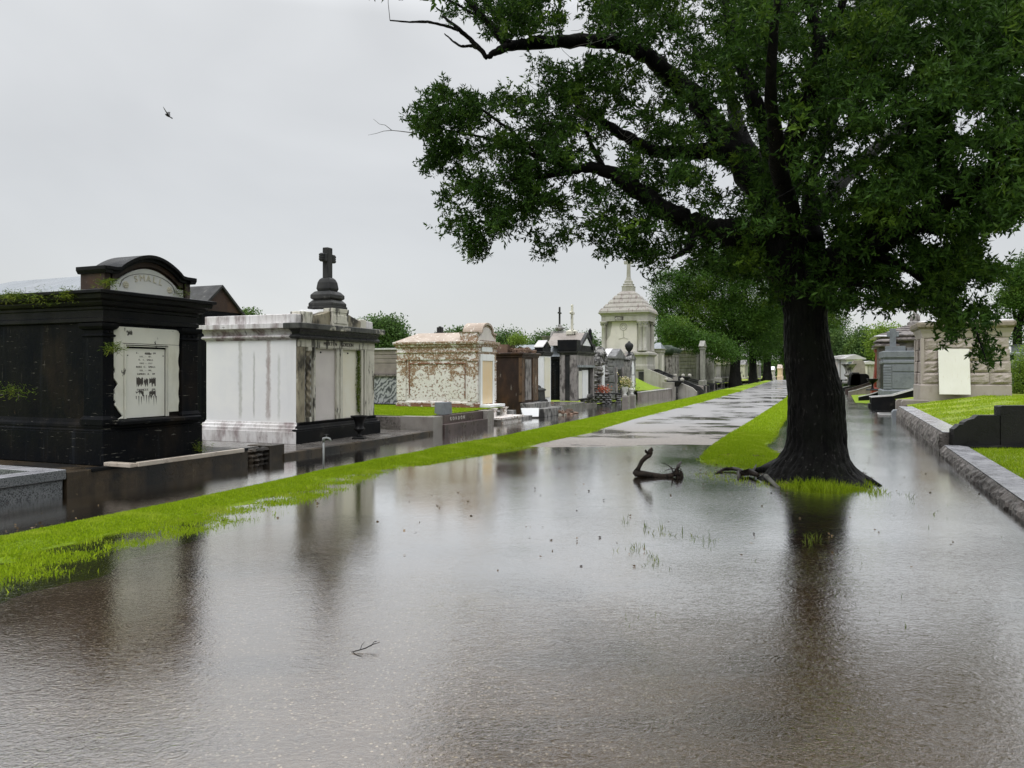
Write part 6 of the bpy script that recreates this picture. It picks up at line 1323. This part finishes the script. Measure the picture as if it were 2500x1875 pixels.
# ------------------------------------------------------------------ the big live oak
OY = 11.2
def P3(px, py, Y=OY): p = at(px, py, Y); return (p.x, p.y, p.z)
def big_oak():
    base = Vector((at(1985, 1165, OY).x, OY, 0)); o = root('oak_tree', base, 'huge dark live oak with a flared wet trunk, standing in the floodwater in front', 'tree')
    def L(p): return (p[0]-base.x, p[1]-base.y, p[2])
    # trunk with buttressed foot: rings
    rings = [(1186, 1992, 170), (1172, 1990, 134), (1160, 1988, 116), (1141, 1985, 103), (1120, 1988, 90), (1100, 1992, 82), (1078, 1994, 77), (1040, 1993, 74), (1000, 1991, 72.5), (960, 1989, 71), (900, 1977, 65), (845, 1969, 59.5), (800, 1966, 56), (770, 1966, 55), (735, 1964, 60), (700, 1950, 66), (660, 1935, 70), (610, 1918, 66), (560, 1900, 58)]
    n = 132; vs = []; fs = []; zz = []; 
    def interp(py, k): return np.interp(-py, [-r[0] for r in rings], [r[k] for r in rings])
    N_ = 260; PY = np.concatenate([np.linspace(1186, 1040, 80), np.linspace(1038, 560, N_-80)])
    for i, py in enumerate(PY):
        c = at(interp(py, 1), py, OY); r_ = interp(py, 2)/FP*OY*.89; foot = max(0, (py-1060)/126)
        for k in range(n):
            a = 2*math.pi*k/n
            but = 1+foot**1.5*(.55*max(0, math.cos(a-0.35))**5+.4*max(0, math.cos(a-3.3))**5+.35*max(0, math.cos(a-4.4))**6+.4*max(0, math.cos(a-5.3))**7+.3*max(0, math.cos(a-1.8))**5)-.15*foot
            ridge = .050*abs(math.sin(a*13+1.6*math.sin(c.z*1.7+a*2)+.5*math.sin(c.z*9+a*7)))**.6+.026*abs(math.sin(a*23+2*math.sin(c.z*2.9+a)+1.+.6*math.sin(c.z*13)))**.6-.05
            q = .012*math.sin(c.z*31+5*math.sin(a*9)+a*3); lump = .035*math.sin(a*3+c.z*1.3)+.02*math.sin(a*5-c.z*2.4)
            rr = r_*(but+ridge+q+lump)
            z_ = c.z if py < 1170 else c.z-.03
            vs.append(L((c.x+rr*math.cos(a), OY+rr*math.sin(a), z_)))
    for i in range(len(PY)-1):
        for k in range(n): a = i*n+k; b = i*n+(k+1) % n; fs.append((a, b, b+n, a+n))
    m = MB(); m.add(vs, fs)
    limbs = [
        # px, py, depth, radius px
        [(1895,600,11.2,52),(1881,485,11.3,50),(1830,420,11.5,46),(1784,359,11.8,42),(1742,300,12,34),(1700,240,12.1,30),(1628,179,12.1,28),(1576,131,12,23),(1497,103,11.9,20),(1417,99,11.8,19),(1298,107,11.7,19),(1238,112,11.6,14),(1205,128,11.6,10),(1190,142,11.6,7)],
        [(1190,142,11.6,7),(1170,118,11.6,8),(1147,95,11.6,7),(1115,66,11.5,6),(1079,38,11.5,3)],
        [(1120,74,11.5,5),(1099,66,11.5,5),(1060,56,11.4,4),(1039,53,11.4,4),(1000,54,11.4,3),(952,50,11.4,2)],
        [(1172,118,11.6,6),(1150,112,11.7,5),(1125,113,11.7,4),(1105,100,11.8,3),(1085,82,11.8,1.5)],
        [(1240,108,11.6,14),(1222,92,11.6,14),(1196,60,11.6,12),(1165,25,11.6,9),(1130,-10,11.6,6)],
        [(1185,50,11.6,7),(1150,30,11.6,5),(1110,8,11.6,4),(1080,-8,11.6,2)],
        [(1900,570,11,50),(1911,464,10.9,38),(1936,338,10.8,30),(1970,260,10.7,26),(1987,211,10.6,25),(2004,127,10.6,22),(1990,60,10.6,18),(1968,-30,10.6,15)],
        [(1995,160,10.6,16),(2030,90,10.4,14),(2052,20,10.3,12),(2070,-60,10.2,10)],
        [(1900,470,11.3,30),(1875,330,11.5,26),(1843,253,11.6,24),(1810,160,11.8,18),(1780,60,11.9,14),(1760,-40,12,10)],
        [(1950,640,11.2,48),(1890,585,11.2,44),(1800,566,11.3,40),(1740,560,11.4,36),(1695,545,11.5,31),(1625,515,11.5,29),(1556,462,11.5,26),(1497,425,11.5,22),(1450,408,11.5,18),(1397,414,11.5,13),(1330,430,11.5,9),(1250,440,11.5,5)],
        [(1870,420,11.7,30),(1780,372,11.9,26),(1695,368,12,22),(1620,372,12,20),(1576,362,12,18),(1516,326,12,16),(1457,290,12,14),(1409,276,12,10),(1412,250,12,8),(1421,223,12,6),(1418,186,12,4)],
        [(1480,425,11.5,10),(1452,370,11.5,8),(1430,320,11.5,6)],
        [(1418,188,12,4),(1380,172,12,3),(1345,176,12,2)], [(1420,190,12,4),(1435,165,12,3),(1445,120,12,2)],
        [(1400,414,11.5,9),(1320,385,11.4,7),(1240,355,11.4,6),(1180,335,11.3,4),(1090,318,11.2,3)],
        [(1320,385,11.4,6),(1250,320,11.4,5),(1180,270,11.4,4),(1110,235,11.4,2)],
        [(1960,700,11.1,50),(2020,640,10.8,44),(2122,612,10.3,38),(2206,548,9.8,34),(2333,485,9.3,31),(2417,435,8.9,27),(2520,395,8.5,22),(2620,330,8.3,14)],
        [(2206,548,9.8,24),(2290,560,9.6,18),(2380,540,9.3,14),(2450,520,9,9)],
        [(1985,600,11.2,30),(1978,500,11.6,24),(1982,430,12,20),(2010,340,12.4,18),(2050,250,12.7,14),(2110,120,13,10)],
        [(2333,485,9.3,18),(2300,400,9.2,14),(2290,320,9.1,10),(2310,220,9,8)], [(2100,618,10.4,20),(2160,500,10.1,15),(2200,400,9.9,12),(2240,250,9.7,8)],
        [(2417,435,8.9,16),(2440,330,8.8,11),(2430,220,8.7,8)],
        [(1920,560,12,36),(1860,430,13.2,28),(1800,300,14,20),(1760,150,14.6,12)], [(1960,560,12.2,34),(2060,430,13.4,26),(2180,330,14.4,18),(2300,230,15,10)],
        [(1940,560,10.4,30),(1900,400,9.2,24),(1880,200,8.2,16),(1900,-40,7.6,10)],
        [(1700,560,11.4,16),(1680,610,11.3,10),(1640,630,11.2,6)], [(2000,650,10.9,18),(2060,690,10.5,12),(2150,700,10.1,8),(2230,740,9.8,4)],
        [(2122,612,10.3,16),(2220,660,9.7,11),(2310,720,9.2,7),(2380,800,8.9,3),(2408,880,8.8,1.5)], [(2310,720,9.2,5),(2330,800,9.1,3),(2320,840,9,1.5)],
    ]
    nodes = []
    for li in limbs:
        pts = [Vector(L(P3(a, b, c))) for a, b, c, d in li]; rs = [d/FP*c*.80 for a, b, c, d in li]
        # finer, slightly crooked path
        q = []; rq = []
        for i in range(len(pts)-1):
            for s in range(5):
                t = s/5; q.append(pts[i].lerp(pts[i+1], t)+Vector((R.uniform(-1, 1), R.uniform(-1, 1), R.uniform(-1, 1)))*rs[i]*.16); rq.append((rs[i]*(1-t)+rs[i+1]*t)*R.uniform(.92, 1.1))
        q.append(pts[-1]); rq.append(rs[-1]); m.tube(q, rq, 14 if rs[0] > .1 else 8, .07 if rs[0] > .05 else .12)
        nodes += [(v, rq[i]) for i, v in enumerate(q)]
    # roots
    for pts_, rr in (([(2060,1165,11.1),(2100,1166,10.9),(2125,1176,10.7),(2148,1186,10.6)], [16,10,8,6]), ([(1900,1140,11.5),(1860,1150,11.6),(1820,1154,11.6)], [16,9,4]), ([(1950,1165,10.9),(1915,1180,10.6)], [16,8])):
        m.tube([L(gp(a, b)[:2]+(0,)) if 0 else (gp(a, b).x-base.x, gp(a, b).y-base.y, .05-.02*i) for i, (a, b, c) in enumerate(pts_)], [r_/FP*11 for r_ in rr], 9, .12)
    tr = m.build('trunk', M['bark'], o, smooth=True)
    # ---- crown clusters inside photo-shaped outlines, spread in depth
    polys = [
        [(968,296),(1010,262),(1071,203),(1115,235),(1178,219),(1258,223),(1298,191),(1298,159),(1330,147),(1400,150),(1500,135),(1640,190),(1720,260),(1760,640),(1700,668),(1660,664),(1630,672),(1600,655),(1576,632),(1536,636),(1505,600),(1465,622),(1440,570),(1413,573),(1381,589),(1365,632),(1334,636),(1310,600),(1282,569),(1270,520),(1250,509),(1240,560),(1180,620),(1139,620),(1150,570),(1107,570),(1051,557),(1099,530),(1067,485),(1071,445),(1015,426),(1051,378),(1059,330)],
        [(1075,-10),(1090,28),(1115,50),(1150,62),(1190,88),(1250,92),(1320,98),(1385,85),(1390,40),(1375,-10)],
        [(1440,-10),(1436,50),(1450,95),(1520,100),(1640,170),(1760,260),(1760,-10)],
        [(1700,-20),(2560,-20),(2560,500),(2500,536),(2440,560),(2385,570),(2395,610),(2370,660),(2340,685),(2330,735),(2295,768),(2265,762),(2238,745),(2219,730),(2180,745),(2128,752),(2086,744),(2057,743),(2014,752),(1990,720),(1960,712),(1900,740),(1850,690),(1800,660),(1700,660)],
        [(1562,700),(1590,660),(1604,664),(1600,695),(1575,706)],
        [(2165,740),(2190,730),(2190,785),(2172,787)], [(2300,740),(2345,730),(2350,820),(2318,845)], [(2375,740),(2420,730),(2426,880),(2406,890),(2385,800)], [(2380,640),(2450,650),(2455,662),(2395,690)],
    ]
    holes = [(2050,279,24,16,0),(2358,296,52,38,0),(1498,368,34,28,.1),(1436,494,46,26,.25),(1320,545,20,40,.15),(1780,470,22,55,.25),(2480,470,22,20,.3),(1745,175,18,22,.2),(1760,520,26,20,.3),(1560,260,24,16,.3),(1585,430,24,16,.3),(1740,90,20,26,.3),(1925,510,12,26,.2),(1990,540,14,30,.2),(1925,300,14,26,.35),(2140,40,40,22,.4),(2240,40,14,14,.2),(1600,220,22,18,.3),(1250,165,40,20,.0),(1405,40,26,60,.0),(1400,560,18,24,.2),(1500,560,34,18,.4),(1640,400,26,14,.3),(1750,420,14,30,.3),(2180,460,16,10,.4),(2060,470,12,12,.3),(2010,610,10,14,.3),(2440,600,70,46,0),(2440,792,50,24,.12)]
    def inside(x, y, poly):
        c = False; n_ = len(poly); j = n_-1
        for i in range(n_):
            xi, yi = poly[i]; xj, yj = poly[j]
            if (yi > y) != (yj > y) and x < (xj-xi)*(y-yi)/(yj-yi)+xi: c = not c
            j = i
        return c
    tips = []; tries = 0
    bigpts = np.array([(a, b, c, max(d, 9)) for li in limbs for q in range(len(li)-1) for t in (0, .25, .5, .75) for a, b, c, d in [tuple(li[q][k]*(1-t)+li[q+1][k]*t for k in range(4))] if d >= 9])
    def yc(px): return np.interp(px, [950, 1300, 1700, 2000, 2300, 2560], [11.3, 11.6, 11.8, 11.0, 9.6, 8.8])
    def yh(px, py): return np.interp(px, [950, 1150, 1500, 1800, 2200, 2560], [.35, .9, 1.7, 2.9, 2.4, 1.6])*(1. if py < 560 else .55)
    want = 5700
    while len(tips) < want and tries < 400000:
        tries += 1; px = R.uniform(950, 2560); py = R.uniform(-20, 892)
        if not any(inside(px, py, p) for p in polys): continue
        keep = .66 if px < 1760 else 1.0
        hz = 1.
        for hx, hy, rx, ry, kk in holes:
            if ((px-hx)/rx)**2+((py-hy)/ry)**2 < 1.15: hz = min(hz, kk)
        nn = math.sin(px*.021+py*.013)+math.sin(px*.047-py*.039+2)+math.sin(py*.071+px*.017)
        keep *= hz*min(1, max(.10, .62+.40*nn))
        if 560 < py and 1780 < px < 2180: keep *= 1.
        if R.random() > keep: continue
        d = yc(px)+R.gauss(0, .55)*yh(px, py)
        d = max(6.6, d)
        near = ((bigpts[:, 0]-px)**2+(bigpts[:, 1]-py)**2 < (bigpts[:, 3]+12)**2) & (d < bigpts[:, 2])
        if near.any() and R.random() < .62: continue
        tips.append(Vector(L(P3(px, py, d))))
    # crown above the frame (seen only as reflection and shade)
    up = []
    for _ in range(1100):
        a = R.uniform(0, 2*math.pi); rr = 5.2*math.sqrt(R.random()); x_ = rr*math.cos(a)*1.15-1; y_ = rr*math.sin(a)-.6; z_ = R.uniform(6.6, 6.9+3.3*math.sqrt(max(0, 1-(rr/5.4)**2)))
        if (y_+OY) < 3.5: continue
        # keep it above the photo's frame
        if CH+906/FP*(y_+OY) > z_-.1: z_ = CH+906/FP*(y_+OY)+R.uniform(.1, 1.6)
        if z_ > 11.5: continue
        up.append(Vector((x_, y_, z_)))
    tips += up
    T = np.array([tuple(t) for t in tips]); NV = np.array([tuple(v) for v, r_ in nodes]); NRd = np.array([r_ for v, r_ in nodes])
    d0 = np.array([np.min(((NV-t)**2).sum(1)) for t in T]); order = np.argsort(d0)
    cap = len(NV)+4*len(T); AV = np.zeros((cap, 3)); AR = np.zeros(cap); AV[:len(NV)] = NV; AR[:len(NV)] = NRd; cnt = len(NV)
    tw = MB(); dirs = np.zeros_like(T)
    vs_all = []; fs_all = []; nb = 0
    for idx in order:
        t = T[idx]; dd = ((AV[:cnt]-t)**2).sum(1); k = int(np.argmin(dd)); s = AV[k]; L_ = math.sqrt(dd[k])
        r0 = min(AR[k]*.6, .006+.010*L_); r0 = max(.004, r0)
        pts = [s]
        m_ = 3 if L_ > .5 else 2
        for q in range(1, m_+1):
            u = q/m_; off = NR.normal(size=3)*L_*.09*(1-u)+np.array([0, 0, .10*L_*math.sin(u*math.pi)]); pts.append(s+(t-s)*u+off)
        dirs[idx] = pts[-1]-pts[-2]
        rs = [r0*(1-.55*q/m_) for q in range(m_+1)]
        # 3-sided twig
        for q, p in enumerate(pts):
            dvec = pts[min(q+1, m_)]-pts[max(q-1, 0)]; dvec = dvec/(np.linalg.norm(dvec)+1e-9); a_ = np.cross(dvec, [.3, .2, .9]); a_ /= (np.linalg.norm(a_)+1e-9); b_ = np.cross(dvec, a_)
            for w_ in range(3): an = w_*2.0944; vs_all.append(p+(a_*math.cos(an)+b_*math.sin(an))*rs[q])
            if q: 
                AV[cnt] = p; AR[cnt] = rs[q]; cnt += 1
                for w_ in range(3):
                    A_ = nb+(q-1)*3+w_; B_ = nb+(q-1)*3+(w_+1) % 3; fs_all.append((A_, B_, B_+3, A_+3))
        nb += len(pts)*3
    npmesh('twigs', np.array(vs_all), np.array(fs_all), M['bark'], o)
    # leaves: rosettes of narrow leaves at and behind each tip
    nT = len(tips)-len(up); per = 58
    dn = unit(dirs+NR.normal(size=dirs.shape)*.02)
    Cc = []; Aa = []; Ll = []; tone = []
    sub = 5      # sprigs per tip
    for part, per_, lf in ((slice(0, nT), per+8, .071), (slice(nT, None), 26, .165)):
        Tp = T[part]; Dp = dn[part]; k = len(Tp)
        sp = np.repeat(Tp, sub, 0)+NR.normal(size=(k*sub, 3))*[.075, .075, .055]; sdir = unit(np.repeat(Dp, sub, 0)*.7+NR.normal(size=(k*sub, 3))*.8+[0, 0, .12])
        pl = per_//sub
        u = NR.uniform(0, 1, (k*sub*pl, 1))
        c = np.repeat(sp, pl, 0)+np.repeat(sdir, pl, 0)*(u-.4)*.17
        a = np.repeat(sdir, pl, 0)*.75+NR.normal(size=c.shape)*.62+[0, 0, .05]
        Cc.append(c); Aa.append(a); Ll.append(lf*NR.uniform(.65, 1.35, len(c))); tn = np.clip(np.repeat(NR.uniform(0, 1, k)**1.2, sub) * NR.uniform(.5, 1.3, k*sub) * (.35 + .9*np.clip((1.2 - (np.repeat(Tp[:, 0], sub) + 1.5)*.22), 0, 1)), 0, 1); tone.append(np.repeat(tn, pl))  # tone also paints light: leaves paler towards the crown's open left side
    # keep the small out-of-frame ones coarse
    Cc = np.concatenate(Cc); Aa = np.concatenate(Aa); Ll = np.concatenate(Ll); tone = np.concatenate(tone)
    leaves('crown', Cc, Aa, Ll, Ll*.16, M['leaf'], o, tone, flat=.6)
    # bare pale twigs
    m = MB()
    for st_, Y in (((1016,325),11.2), ((1500,84),11.), ((1420,190),11.6), ((1400,250),11.3), ((1370,300),11.2), ((1600,300),10.8), ((1480,330),11)):
        for q in range(3 if st_[0] > 1030 else 1):
            p = [st_]; a = (math.pi+R.uniform(-.6, .5)) if q != 1 else R.uniform(-2.2, -.6)
            if st_[0] < 1030: a = math.pi*1.02
            for s in range(6): a += R.uniform(-.35, .35); p.append((p[-1][0]+math.cos(a)*20, p[-1][1]+math.sin(a)*16))
            m.tube([L(P3(x_, y_, Y)) for x_, y_ in p], [.008, .007, .006, .005, .004, .003, .002], 5)
            if len(p) > 3:
                p2 = [p[3]]
                for s in range(3): p2.append((p2[-1][0]-R.uniform(6, 18), p2[-1][1]+R.uniform(-14, 20)))
                m.tube([L(P3(x_, y_, Y)) for x_, y_ in p2], [.005, .004, .003, .002], 4)
    m.build('dead_twigs', M['barkpale'], o, smooth=True)
    return o
big_oak()

# ------------------------------------------------------------------ small things in and around the water
def branch():
    g = gp(1560, 1165); o = root('fallen_branch', (g.x, g.y, 0), 'twisted black broken branch in the water left of the oak, one end sticking up', 'branch')
    def q(px, py, dz=0): Y = g.y; p = at(px, py, Y); return (p.x-g.x, p.y-g.y+dz, p.z)
    m = MB()
    m.tube([q(1546,1152), q(1552,1155), q(1575,1158), q(1600,1163), q(1618,1164), q(1640,1160), q(1655,1152)], [.03,.052,.05,.046,.045,.04,.03], 9, .3)
    m.tube([q(1554,1152), q(1560,1140), q(1567,1126), q(1576,1116), q(1586,1112), q(1590,1106), q(1588,1098)], [.044,.036,.036,.034,.038,.026,.03], 9, .28)
    m.tube([q(1588,1110), q(1586,1100), q(1592,1093)], [.03,.034,.018], 8, .2); m.tube([q(1583,1108), q(1577,1102), q(1575,1098)], [.022,.02,.012], 7, .2); m.tube([q(1588,1100), q(1595,1099)], [.026,.014], 7, .2)
    m.tube([q(1653,1142), q(1652,1150), q(1656,1162), q(1662,1172), q(1655,1186), q(1653,1198)], [.018,.035,.045,.04,.045,.03], 9, .2); m.tube([q(1662,1150), q(1664,1165), q(1668,1175), q(1665,1190)], [.02,.03,.028,.03], 8, .2)
    m.tube([q(1660,1188), q(1672,1182), q(1682,1188)], [.03,.024,.012], 8, .2); m.tube([q(1655,1152,.1), q(1668,1142,.3), q(1676,1136,.4)], [.03,.026,.02], 8, .2); m.tube([q(1652,1145), q(1640,1144), q(1626,1148), q(1622,1153)], [.008,.007,.005,.003], 5)
    for k in range(16):
        a_ = (R.uniform(1640, 1668), R.uniform(1146, 1185)); p_ = [a_]
        for s_ in range(3): p_.append((p_[-1][0]+R.uniform(-12, 14), p_[-1][1]+R.uniform(-13, 9)))
        m.tube([q(x_, y_, R.uniform(-.1, .2)) for x_, y_ in p_], [.012, .009, .006, .002], 5)
    b_ = m.build('limb', M['barkwet'], o, smooth=True)
    m = MB(); m.rock(q(1590,1094), .022, .018, .012, 7, .2); m.build('broken_end', M['rust'], o)
    g2 = gp(1790, 1165); o2 = root('fallen_branch', (g2.x, g2.y, 0), 'knobbly dark branch half sunk between grass tip and oak roots', 'branch')
    def w_(px, py, z=.03): p = gp(px, py, 0); return (p.x-g2.x, p.y-g2.y, z)
    m = MB(); m.tube([w_(1745,1158,.0), w_(1765,1151,.03), w_(1790,1150,.04), w_(1805,1155,.05), w_(1812,1164,.05), w_(1830,1162,.06), w_(1850,1170,.06)], [.01,.03,.035,.03,.045,.05,.03], 9, .2); m.tube([w_(1834,1165,.05), w_(1842,1158,.09), w_(1846,1150,.1)], [.03,.02,.01], 7, .2); m.tube([w_(1805,1160,.04), w_(1804,1172,.0)], [.035,.02], 7, .2)
    m.build('limb', M['barkwet'], o2, smooth=True)
    g3 = gp(1880, 1180); o3 = root('fallen_branch', (g3.x, g3.y, 0), 'short pale cut log lying at the foot of the oak roots', 'branch'); m = MB(); a, b = gp(1870, 1172), gp(1900, 1192); m.tube([(a.x-g3.x, a.y-g3.y, .06), (b.x-g3.x, b.y-g3.y, .0)], [.035, .028], 9, .05); m.build('log', M['barkpale'], o3, smooth=True)
branch()
def tufts():
    # clumps of grass growing through the water
    S = []
    def clump(px, py, n, sp, h, wd=.004):
        c = gp(px, py); sc_ = c.y
        X = c.x+NR.normal(size=n)*sp; Y = c.y+NR.normal(size=n)*sp*1.5; A = NR.normal(size=(n, 3))*[.5, .5, .1]+[0, 0, 1]
        S.append((np.stack([X, Y, np.full(n, -.02)], 1), A, h*NR.uniform(.5, 1.2, n), np.full(n, wd)))
    for px, py, n, sp, h in ((1960,1184,600,.11,.13),(2000,1192,700,.12,.16),(2045,1190,600,.12,.12),(2085,1184,600,.11,.11),(2020,1180,500,.2,.08),(2080,1194,300,.1,.08),(1925,1186,300,.10,.09),(2010,1172,200,.2,.10),(1900,1168,120,.10,.09),(2110,1195,26,.07,.08),(2135,1205,40,.06,.10),(2150,1201,24,.04,.12),(1860,1182,60,.10,.07),(1800,1172,160,.16,.06),(1740,1160,200,.16,.05)):
        clump(px, py, n, sp, h)
    o = merged('grass', S, 'grassblade'); struct(o, 'stuff'); o['label'] = 'long grass tufts growing out of the water round the oak roots'
    S.clear(); rr = random.Random(5)
    for k in range(60):
        px, py = rr.choice([(1525,1268),(1570,1285),(1605,1300),(1635,1303),(1545,1340),(1590,1370),(1700,1310),(1725,1322),(1950,1310),(1985,1320),(2205,1210),(2235,1222),(2275,1243)]); clump(px+rr.gauss(0, 14), py+rr.gauss(0, 8), rr.randint(2, 7), .02, rr.uniform(.04, .11), .0028)
    for k in range(70): clump(rr.uniform(1500, 2480), rr.uniform(1230, 1560), rr.randint(1, 3), .015, rr.uniform(.02, .06), .002)
    o = merged('grass', S, 'weedleaf'); struct(o, 'stuff'); o['label'] = 'sparse single blades poking out of the flooded lane'
tufts()
def litter():
    n = 420; P = []; 
    for k in range(n):
        t = R.random()
        if t < .45: px, py = R.uniform(1700, 2130), R.gauss(1150, 22)
        elif t < .7: px, py = R.uniform(0, 800), 0; py = 1190+(800-px)*.15+R.gauss(0, 25)
        else: px, py = R.uniform(900, 2400), R.uniform(1000, 1400)
        if py < 985: continue
        g = gp(px, py); P.append((g.x, g.y, .006 if t > .45 else .05*R.random()))
    P = np.array(P); o = leaves('leaf_litter', P, NR.normal(size=P.shape)*[1, 1, .15], .035, .009, M['deadleaf'], flat=0.); struct(o, 'stuff'); o['label'] = 'small fallen leaves and bits floating on the water and grass'
    g = gp(890, 1590); o = root('twig', (g.x, g.y, 0), 'thin forked twig standing out of the foreground water', 'twig')
    def q(px, py, z): p = gp(px, py); return (p.x-g.x, p.y-g.y, z)
    m = MB(); m.tube([q(858,1594,.004), q(875,1592,.01), q(893,1590,.018), q(910,1586,.03), q(927,1583,.035)], [.0022,.003,.003,.0024,.0015], 6); m.tube([q(880,1591,.012), q(883,1588,.03), q(890,1586,.045)], [.002,.0018,.001], 5); m.tube([q(905,1587,.02), q(914,1585,.045), q(919,1584,.042)], [.0018,.0018,.003], 5); m.tube([q(862,1594,.004), q(872,1600,.0), q(884,1603,.003)], [.002,.002,.001], 5)
    m.build('stem', M['bark'], o, smooth=True)
    # standpipe tap
    g = gp(790, 1143); o = root('standpipe', (g.x, g.y, 0), 'thin grey standpipe with a garden tap, rising from the water before the white tomb', 'standpipe'); h = at(790, 1071, g.y).z
    m = MB(); m.tube([(0, 0, -.1), (0, 0, h-.05)], [.016, .016], 10); m.build('pipe', M['pipe'], o, smooth=True); m = MB(); m.tube([(0, 0, h-.05), (0, 0, h), (.05, -.01, h+.015), (.10, -.01, h+.0), (.125, -.01, h-.04)], [.026, .026, .02, .018, .016], 10); m.tube([(.05, -.01, h+.0), (.05, -.01, h+.06)], [.01, .01], 8); m.build('tap', M['pipe'], o, smooth=True)
    m = MB(); m.lathe((.05, -.01, h+.06), [(.0, 0),(.035,.003),(.035,.012),(0,.015)], 10); m.build('handle', M['iron'], o)
    # urn at the corner of the white tomb
    p = gp(877, 1072, .08); urn('urn', (p.x, p.y, .085), .52, 'iron', 'black cast iron urn at the foot of the white tomb front', base='iron')
    # bird
    p = at(411, 283, 17); o = root('bird', p, 'small dark bird in flight against the grey sky', 'bird'); o.rotation_euler = (0, rad(32), 0); o.scale = (.62, .62, .62)
    m = MB(); m.lathe((0, 0, 0), [(0,0)], 3) if 0 else None
    m.tube([(-.14, 0, .0), (-.11, 0, .0), (-.05, 0, 0), (.03, 0, 0), (.08, 0, 0), (.17, 0, .0)], [.004, .028, .042, .034, .018, .022], 10); m.build('body', M['iron'], o, smooth=True)
    for s_ in (-1, 1):
        m = MB(); m.prism([(-.06, 0), (-.10, s_*.10), (-.03, s_*.26), (.05, s_*.36), (.04, s_*.2), (.06, s_*.08), (.04, 0)], .0, .012, 'z'); w_ = m.build('wing', M['iron'], o, bevel=0); w_.rotation_euler = (rad(s_*24), 0, rad(s_*40)); w_.location = (0, 0, .015)
    # weeds on the black tomb
    spots = [((30, 722), 10.9, 420, .09, 'bright weeds hanging from the cornice of the black tomb, at the left edge'), ((168, 718), 10.6, 420, .09, 'yellow green weeds on the cornice of the black tomb, right of the leftmost clump'), ((100, 726), 10.8, 260, .13, 'thin grass strip between the two clumps on the black cornice'),
             ((262, 690), 10.5, 300, .07, 'dark weed clump at the foot of the arched pediment'), ((430, 715), 11.9, 240, .12, 'thin weeds along the far foot of the arched pediment'), ((278, 850), 10.55, 320, .07, 'grass tuft hanging beside the marble door surround'), ((30, 955), 10.95, 260, .12, 'weeds growing from a crack low in the black side wall'), ((480, 1092), 12.1, 260, .12, 'weeds at the far foot of the black plinth')]
    for (px, py), Y, n, sp, lab in spots:
        p = at(px, py, Y); P = np.array(p)+NR.normal(size=(n, 3))*[sp, sp*.3, sp*.45]; ob = leaves('weed', P-np.array(p), NR.normal(size=(n, 3))*[.8, .8, .5]+[0, -.4, -.1], NR.uniform(.03, .09, n), .004, M['weedleaf'], tone=NR.uniform(0, 1, n)); ob.location = p; tag(ob, lab, 'weed')
    # fallen leaves cluster on the grass tongue
    for px, py, lab in ((1770, 1113, 'pale curled dead leaf patch on the grass tongue'), (1848, 1114, 'cluster of brown dead leaves on the grass near the oak root')):
        g = gp(px, py, .06); P = NR.normal(size=(26, 3))*[.07, .05, .01]; ob = leaves('dead_leaves', P, NR.normal(size=(26, 3))*[1, 1, .3], .07, .018, M['deadleaf']); ob.location = g; tag(ob, lab, 'dead leaves')
litter()
